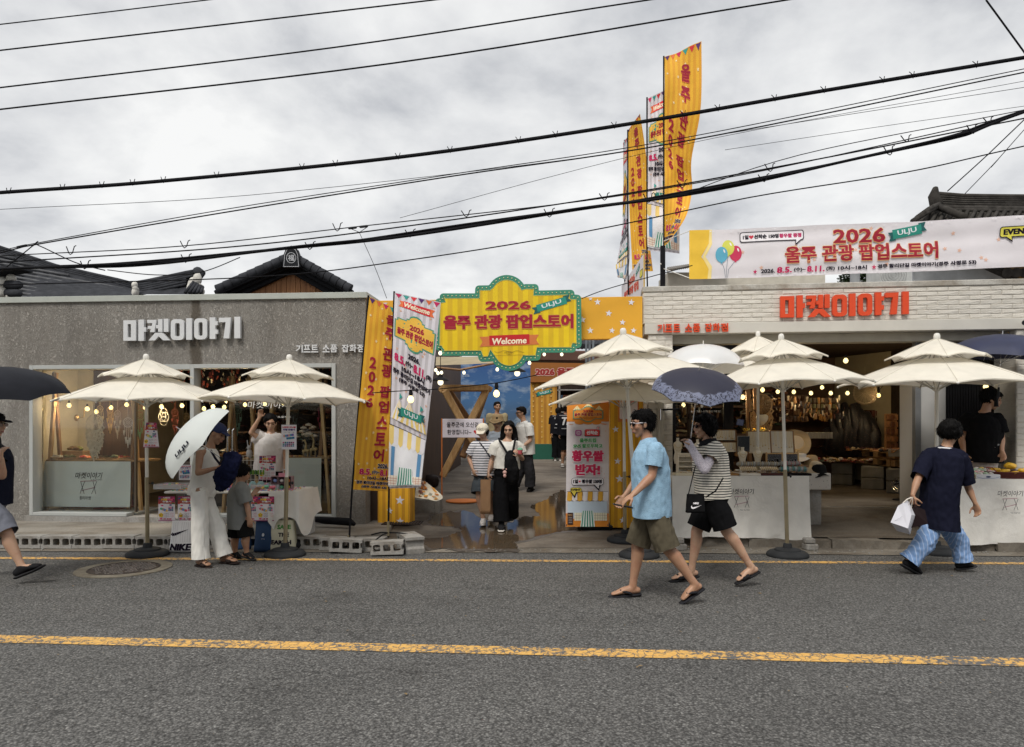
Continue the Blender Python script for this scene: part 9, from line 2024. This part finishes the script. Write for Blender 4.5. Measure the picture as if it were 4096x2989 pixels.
F4.body(hands={'r':dict(d=(0,0,1),n=(.5,.6,0),curl=1.1),'l':dict(d=(.4,0,.8),n=(.3,-.8,0),curl=1.0)});F4.top(cl('navy_tee',(.014,.016,.028)),hem=-.02,sleeve=.5,loose=.03,straight=1.0);F4.pants(cl('grey_shorts',(.20,.21,.25)),.47,.12,.115,fold=.010,name='shorts');F4.hair('crop');F4.shoes(M('sneaker_black',(.02,.02,.022),.7,.2),M('sole_black',(.028,.028,.03),.6,.2),lace=black_metal)
P_=F4.HP;mb=MB();mb.ball(P_(0,-.012,.062),(.088,.102,.072),18,12,F4.hr);cap=mb.build('cap',M('cap_black',(.012,.012,.014),.85,.1),F4.t,smooth='all');MB().tube([P_(0,.07,.05),P_(0,.115,.046),P_(0,.155,.034)],[(.075,.008),(.068,.007),(.040,.006)],14,side=F4.hr.col[0],rnd_end=True).build('cap_brim',_mats['cap_black'],F4.t,smooth='all');glasses(F4,black_metal,M('lens_clear',(.25,.2,.18),.1,0),name='spectacles')
white_top=cl('ribbed_white',(.72,.70,.66));white_den=cl('white_denim',(.78,.76,.71),var=.05)
F5=Fig('woman in sleeveless white top and wide white trousers behind an umbrella',7.75,dict(head=(868,1735),neck=(838,1792),pelvis=(806,1968),shl=(838,1815,.14),shr=(800,1815,-.15),ell=(838,1885,.18),wrl=(890,1862,.05),elr=(792,1893,-.22),wrr=(868,1872,-.26),hil=(812,1980,.07),hir=(798,1980,-.08),knl=(862,2104,.10),knr=(800,2106,-.10),anl=(900,2226,.08),anr=(804,2238,-.10),tol=(950,2246,.0),tor=(842,2264,-.16)),(.96,-.28),.97,.008,SK3,(.9,-.1,-.4),fem=True)
F5.body(hands={'r':dict(d=(.9,.1,.25),n=(0,.5,-.8),curl=.8),'l':dict(d=(.5,-.2,-.3),n=(0,-.6,-.6),curl=.9)});F5.top(white_top,hem=-.02,sleeve=.02,loose=.010,straight=.1,fold=.004,sl_loose=.9,name='vest',arms='');F5.pants(white_den,.985,.098,.092,fold=.012,name='trousers',waist=.12,fdir=(1.4,1.4,.3));F5.hair('tied');F5.sandals(M('sandal_dark',(.03,.022,.02),.6),'slide')
P_=F5.HP;MB().ball(P_(0,-.012,.062),(.088,.10,.068),16,12,F5.hr).build('cap',P((30,42,84)),F5.t,smooth='all');MB().tube([P_(0,.07,.05),P_(0,.14,.034)],[(.07,.007),(.045,.006)],12,side=F5.hr.col[0],rnd_end=True).build('cap_brim',P((30,42,84)),F5.t,smooth='all')
mb=MB();mb.tube([W(905,1822,7.5),W(925,1850,7.48),W(905,1890,7.48),W(888,1925,7.5),W(880,1948,7.5)],[.05,.095,.105,.10,.06],16,rnd_end=True);mb.ball(W(935,1840,7.5),(.09,.07,.09),14,10);hb=thing('hand_bag','soft dark navy corduroy bag clutched by the woman in white','bag',W(905,1950,7.5));cloth_obj(mb,'bag_body',M('navy_cord',(.010,.012,.034),.9,.3,30),hb,.011,2,(),.02,12)
MB().tube([W(842,1800,7.62),W(862,1835,7.56),W(888,1868,7.52)],[(.014,.004)]*3,6).build('strap',M('strap_navy',(.012,.012,.024),.8),hb)
F6=Fig('small boy in loose grey shirt and black shorts facing the key ring stall',8.05,dict(head=(968,1893),neck=(960,1937),pelvis=(958,2072),shl=(950,1953,.10),shr=(982,1957,-.10),ell=(985,2010,.12),wrl=(1010,1980,.18),elr=(990,2028,-.12),wrr=(997,2074,-.14),hil=(950,2080,.05),hir=(974,2080,-.05),knl=(942,2148,.05),knr=(984,2148,-.06),anl=(940,2210,.05),anr=(986,2212,-.06),tol=(964,2232,.04),tor=(1018,2236,-.08)),(.88,.48),.70,.007,SK1,(.85,.45,-.30),girth=1.05)
F6.J['shl']=F6.J['neck']+F6.l*.115-Z*.035;F6.J['shr']=F6.J['neck']-F6.l*.115-Z*.035;F6.J['head']=F6.J['neck']+Vector((.03,.0,.125))
hs=F6.S;F6.S=.82;
F6.body(hands={'r':dict(d=(.1,0,-1),n=(-.3,.9,0),curl=.5)});F6.S=hs;F6.top(cl('child_grey',(.22,.225,.215)),hem=-.30,sleeve=.80,loose=.045,straight=1.0,sl_loose=2.0,fold=.008);F6.pants(cl('child_black',(.012,.012,.012)),.5,.13,.13,fold=.008,name='shorts',waist=.1);F6.S=.86;F6.hair('bowl',vol=1.12,fold=.003);F6.S=hs;F6.shoes(M('child_shoe',(.022,.022,.024),.6,.2),M('child_sole',(.035,.035,.036),.6),lace=P((190,190,190)))
F7=Fig('stall vendor woman in white short sleeved blouse raising one arm',9.35,dict(head=(1082,1693),neck=(1084,1738),pelvis=(1078,1890),shl=(1120,1757),shr=(1048,1757),ell=(1142,1820,-.04),wrl=(1140,1884,-.12),elr=(1004,1732,-.10),wrr=(1038,1672,-.12),hil=(1092,1900),hir=(1064,1900),knl=(1092,2010),knr=(1064,2010),anl=(1092,2110),anr=(1064,2110),tol=(1096,2130,-.12),tor=(1060,2130,-.12)),(.15,-1),.97,.008,SK2,(.35,-.90,-.28),fem=True,ground=.13)
F7.body(hands={'r':dict(d=(.2,-.1,.95),n=(.3,-.9,0),curl=.4),'l':dict(d=(0,-.3,-.9),n=(-.9,-.2,0),curl=.5)});F7.top(cl('blouse_white',(.70,.67,.66),fold=.4),hem=.05,sleeve=.62,loose=.045,straight=1.0,sl_loose=1.7,fold=.012,name='blouse');F7.collar(_mats['blouse_white']);F7.pants(cl('vendor_black',(.014,.014,.016)),.98,.10,.09,name='trousers',waist=.12);F7.hair('tied',vol=1.1);F7.shoes(black_rubber,black_rubber)
MB().tube([F7.J['wrl']+Vector((math.cos(a)*.031,math.sin(a)*.031,.02))for a in[i*math.pi/6 for i in range(13)]],.005,5,cap=False).build('bracelet',P((220,220,226)),F7.t)
st2_=m_stripes('tee_stripe',hexc(226,226,230),hexc(60,66,84),.036,axis=2,duty=.34,soft=.05,wob=.012,rough=.9)
F8=Fig('girl in white cap, striped tee and denim shorts walking out of the alley',10.3,dict(head=(1930,1728),neck=(1938,1764),pelvis=(1936,1900),shl=(1975,1782),shr=(1903,1782),ell=(1985,1830,-.05),wrl=(1972,1868,-.18),elr=(1876,1832,.02),wrr=(1891,1878,-.14),hil=(1948,1908),hir=(1924,1908),knl=(1958,1985,-.06),knr=(1917,1990,-.10),anl=(1968,2060,.16),anr=(1934,2078,-.10),tol=(1962,2080,.0),tor=(1930,2098,-.24)),(-.15,-1),.93,.009,SK2,(-.25,-.9,-.28),fem=True,ground=.08)
F8.body(hands={'r':dict(d=(.3,-.2,-.9),n=(.6,.5,0),curl=.5)});F8.top(st2_,hem=-.02,sleeve=.75,loose=.035,straight=1.0,sl_loose=1.5);F8.pants(cl('denim_skirt',(.075,.088,.10)),.40,.135,.135,fold=.006,name='denim_shorts',waist=.08);F8.hair('bob',vol=.98);F8.shoes(P((222,218,214)),P((230,228,224)),lace=P((60,90,130)))
P_=F8.HP;MB().ball(P_(0,-.012,.052),(.092,.105,.080),18,12,F8.hr).build('cap',P((226,218,200)),F8.t,smooth='all');MB().tube([P_(0,.075,.045),P_(0,.14,.010)],[(.078,.007),(.055,.006)],12,side=F8.hr.col[0],rnd_end=True).build('cap_brim',P((226,218,200)),F8.t,smooth='all')
cv=Canvas(.1,.04,lambda u,v:(P_((.5*.1-u)*1.0,.092-.02*abs(u-.05)*10,.055+v),(F8.hf*.9+Z*.3).normalized()));cv.text('Vogue',.05,.02,.018,P((70,50,50)),w=.07,bold=.04,shear=.2);cv.build('cap_lettering',F8.t,base=.004)
MB().tube([F8.J['shr']+Vector((.06,-.10,.05)),W(1950,1810,10.14),W(1972,1850,10.12)],[(.010,.003)]*3,6).build('bag_strap',M('strap_navy',(.012,.012,.024),.8),F8.t)
F9=Fig('long haired girl in white blouse and black trousers wearing a backpack in front',10.0,dict(head=(2036,1718),neck=(2030,1765),pelvis=(2024,1895),shl=(2070,1784),shr=(1988,1784),ell=(2090,1836,-.02),wrl=(2078,1822,-.24),elr=(1966,1842),wrr=(1954,1890,-.08),hil=(2040,1905),hir=(2008,1905),knl=(2044,1990,-.02),knr=(2002,1998,-.12),anl=(2042,2062,.18),anr=(2006,2090,-.18),tol=(2040,2084,.04),tor=(2004,2122,-.30)),(-.05,-1),.98,.009,SK2,(-.18,-.92,-.30),fem=True,ground=.07)
F9.body(hands={'l':dict(d=(-.3,-.6,.5),n=(-.6,.2,.3),curl=.8),'r':dict(d=(-.1,-.1,-1),n=(.8,.3,0),curl=.9)});F9.top(cl('blouse_cream',(.76,.74,.68),fold=.4),hem=.16,sleeve=.62,loose=.032,straight=.8,sl_loose=1.7,fold=.008,name='blouse');F9.pants(cl('wide_black',(.009,.009,.010)),.985,.122,.118,name='trousers',waist=.14,fold=.008);F9.hair('long',fold=.004);F9.shoes(P((40,40,42)),P((214,208,200)),lace=P((220,220,220)))
bp=thing('backpack','black backpack worn on the chest of the long haired girl','backpack',W(2044,1930,9.75));mb=MB();mb.tube([W(2040,1812,9.80),W(2042,1840,9.75),W(2046,1880,9.73),W(2048,1918,9.76)],[(.05,.04),(.085,.06),(.115,.075),(.11,.07)],18,side=Vector((1,0,0)),rnd_end=True);cloth_obj(mb,'pack_body',M('pack_black',(.010,.010,.011),.7,.2),bp,.012,3,(),.012,10)
for sx,px in((-1,1995),(1,2064)):MB().tube([W(px,1752,9.90),W(px-sx*4,1764,9.84),W(2040+sx*10,1815,9.78)],[(.016,.004)]*3,6,side=Vector((1,0,0))).build('strap',black_metal,bp)
ch=thing('plush_charm','small pink and white plush charm hanging from the backpack','charm',W(2018,1895,9.66));mb=MB();mb.ball(W(2019,1890,9.65),(.028,.02,.028),10,8);mb.ball(W(2019,1903,9.65),(.022,.018,.028),10,8);mb.ball(W(2012,1877,9.65),.010,8,6);mb.ball(W(2025,1877,9.65),.010,8,6);mb.build('plush',P((214,170,160)),ch,smooth='all')
cup=thing('ice_cream_cup','pink and green paper cup held by the long haired girl','cup',W(2080,1818,9.72));MB().lathe(W(2080,1817,9.72),[(.028,0),(.038,.055),(.040,.058)],18).build('cup',P((206,96,104)),cup);MB().lathe(W(2080,1810,9.72),[(.036,.03),(.041,.035),(.036,.055),(.001,.07)],18).build('cup_top',P((120,180,150)),cup)
t=soft_bag('paper_bag','tall brown paper bag carried low by the long haired girl',1922,1962,1920,2056,9.85,.10,M('kraft_paper',hexc(158,122,88),.8,.12,4,.3,12),hnd=False,taper=-.02,bulge=.012)
MB().tube([W(1936,1920,9.88),W(1948,1896,9.90),W(1956,1920,9.88)],.004,5).build('handle',M('kraft_twist',hexc(120,92,66)),t)
F10=Fig('person in straw bucket hat and pale blue shirt behind the two girls',11.5,dict(head=(1990,1693),neck=(1990,1730),pelvis=(1992,1860),ell=(2036,1795),wrl=(2030,1850,-.1),elr=(1944,1795),wrr=(1950,1850,-.1),knl=(2002,1950),knr=(1980,1950),anl=(2002,2030),anr=(1980,2030),tol=(2004,2048,-.15),tor=(1978,2048,-.15)),(0,-1),1.0,.011,SK2,(-.1,-.97,-.15),ground=.14)
F10.body();F10.top(cl('pale_shirt',(.42,.48,.56)),hem=-.05,sleeve=.6,loose=.03,straight=1.0);F10.collar(_mats['pale_shirt']);F10.pants(cl('dark_trousers',(.03,.03,.034)),.97,.10,.085);F10.hair('short',HD);F10.shoes(black_rubber,black_rubber)
P_=F10.HP;ht=hat(P_(0,-.01,.045),.098,.105,straw,'woven straw bucket hat worn behind the two girls',1.45);glasses(F10,black_metal,M('lens_clear',(.25,.2,.18),.1,0),name='spectacles')
F11=Fig('man in white polo and dark trousers turning left in the alley',13.8,dict(head=(2084,1652),neck=(2096,1690),pelvis=(2104,1812),shl=(2116,1706,-.16),shr=(2080,1706,.16),ell=(2122,1762,-.2),wrl=(2092,1784,-.3),elr=(2078,1762,.2),wrr=(2066,1790,0),hil=(2110,1820,-.08),hir=(2098,1820,.08),knl=(2118,1892,-.1),knr=(2080,1888,.1),anl=(2122,1950,-.08),anr=(2058,1945,.12),tol=(2108,1970,-.12),tor=(2040,1966,.1)),(-.85,-.5),1.0,.011,SK2,(-.93,-.30,-.2),ground=.24)
F11.body();F11.top(cl('white_polo',(.72,.72,.70)),hem=-.05,sleeve=.7,loose=.035,straight=1.0,sl_loose=1.5);F11.collar(_mats['white_polo']);F11.pants(_mats['dark_trousers'],.97,.11,.10,fold=.012);F11.hair('short',HD,1.03);F11.shoes(black_rubber,black_rubber);glasses(F11,black_metal,M('lens_clear',(.25,.2,.18),.1,0),name='spectacles')
F12=Fig('dark haired person in beige at the rear of the alley behind the straw hat',16.5,dict(head=(1990,1628),neck=(1988,1658),pelvis=(1985,1765),ell=(2016,1708),wrl=(2010,1750),elr=(1955,1708),wrr=(1962,1750),knl=(1992,1840),knr=(1976,1840),anl=(1992,1900),anr=(1976,1900),tol=(1992,1912,-.15),tor=(1976,1912,-.15)),(.2,-1),1.02,.013,SK1,(.3,-.95,0),ground=.36)
F12.body();F12.top(cl('beige_shirt',(.34,.28,.17)),hem=-.05,sleeve=.6,loose=.03,straight=1.0);F12.pants(_mats['dark_trousers'],.97,.10,.085);F12.hair('short',HD,1.05);F12.shoes(black_rubber,black_rubber)
def jersey(label,px,hy,fy,Y,cap,num,short,ground):
 s_=(fy-hy)/1.72;u=lambda k:hy+s_*k
 F=Fig(label,Y,dict(head=(px+2,u(.125)),neck=(px+2,u(.27)),pelvis=(px,u(.80)),ell=(px-26,u(.58)),wrl=(px-26,u(.80),-.05),elr=(px+28,u(.58)),wrr=(px+28,u(.80),-.05),knl=(px-9,u(1.25)),knr=(px+9,u(1.25)),anl=(px-12,u(1.62)),anr=(px+10,u(1.62)),tol=(px-14,u(1.70),.15),tor=(px+12,u(1.70),.15)),(0,1),1.0,.012,SK1,(.3,.95,0),ground=ground)
 F.body();F.top(cl('jersey_black',(.014,.014,.018)),hem=-.08,sleeve=.8,loose=.045,straight=1.0,sl_loose=1.6);F.pants(_mats['wide_black'],.97 if not short else.48,.12,.10);F.hair('short',HD,1.03);F.shoes(P((190,186,180)),P((220,216,210)))
 o=F.J['pelvis']+Vector((-.17,-.215,.08));cv=Canvas(.34,.42,flatfn(o,Vector((1,0,0)),Vector((0,.06,1)).normalized()));cv.text(num,.17,.25,.20,P((214,214,214)),w=.20,bold=.04);cv.line([(0,.40),(.34,.40)],P((190,190,190)),.012);cv.line([(.05,.06),(.29,.06)],P((150,150,150)),.02);cv.build('jersey_number',F.t)
 if cap:
  P_=F.HP;MB().ball(P_(0,-.012,.055),(.092,.105,.078),16,12,F.hr).build('cap',P((176,150,108)),F.t,smooth='all')
 return F
jersey('person in black number 77 jersey and tan cap seen from behind',2262,1618,1872,18.2,True,'77',True,.43);jersey('person in black number 7 jersey seen from behind, farther left',2232,1632,1846,20.0,False,'7',False,.50)
F15=Fig('man in black tee standing behind the food table at the right',9.3,dict(head=(3966,1598),neck=(3938,1652),pelvis=(3930,1850),shl=(3865,1678,.02),shr=(4006,1680,-.02),ell=(3844,1752),wrl=(3858,1812,-.16),elr=(4022,1758),wrr=(4012,1806,-.14),hil=(3912,1862),hir=(3950,1862),knl=(3910,1975),knr=(3950,1975),anl=(3908,2068),anr=(3952,2068),tol=(3906,2090,-.14),tor=(3956,2090,-.14)),(.35,-.95),1.12,.009,SK1,(.85,-.48,-.25),girth=1.1,ground=.22)
F15.J['shl'],F15.J['shr']=W(3990,1682,9.24),W(3872,1680,9.34);F15.J['ell'],F15.J['elr']=W(4006,1752,9.2),W(3846,1754,9.3);F15.J['wrl'],F15.J['wrr']=W(4008,1806,9.08),W(3856,1812,9.12);F15.J['hil'],F15.J['hir']=F15.J['hir'],F15.J['hil'];F15.J['knl'],F15.J['knr']=F15.J['knr'],F15.J['knl'];F15.J['anl'],F15.J['anr']=F15.J['anr'],F15.J['anl'];F15.J['tol'],F15.J['tor']=F15.J['tor'],F15.J['tol']
F15.body(hands={'l':dict(d=(0,-.3,-.9),n=(-.8,-.4,0),curl=.6),'r':dict(d=(.1,-.3,-.9),n=(.8,-.4,0),curl=.6)});F15.top(cl('black_tee',(.010,.010,.011)),hem=.0,sleeve=.72,loose=.05,straight=1.0,sl_loose=1.6,fold=.008);F15.pants(P((200,190,186)),.97,.11,.10);F15.hair('bowl',HB,1.12);F15.shoes(black_rubber,black_rubber)
cv=Canvas(.2,.35,flatfn(F15.J['pelvis']+Vector((-.06,-.212,.16)),Vector((1,.1,0)).normalized(),Vector((0,.05,1)).normalized()));cv.poly(ell(.1,.26,.035,.022),P((150,40,40)));cv.poly(rrect(.065,.13,.135,.24,.02),P((170,170,170)));cv.text('STREET',.1,.08,.018,P((180,180,180)),w=.10,bold=.05);cv.text('CLUB',.1,.05,.012,P((180,180,180)));cv.build('shirt_print',F15.t)
tag(MB().lathe(W(3985,1618,8.9),[(.012,.10),(.02,.08),(.026,-.02),(.03,-.03)],14).build('spot_lamp',black_metal,smooth=True),'small black hanging spotlight in front of the man in black','lamp')
bpy.data.scenes.remove(TSC)
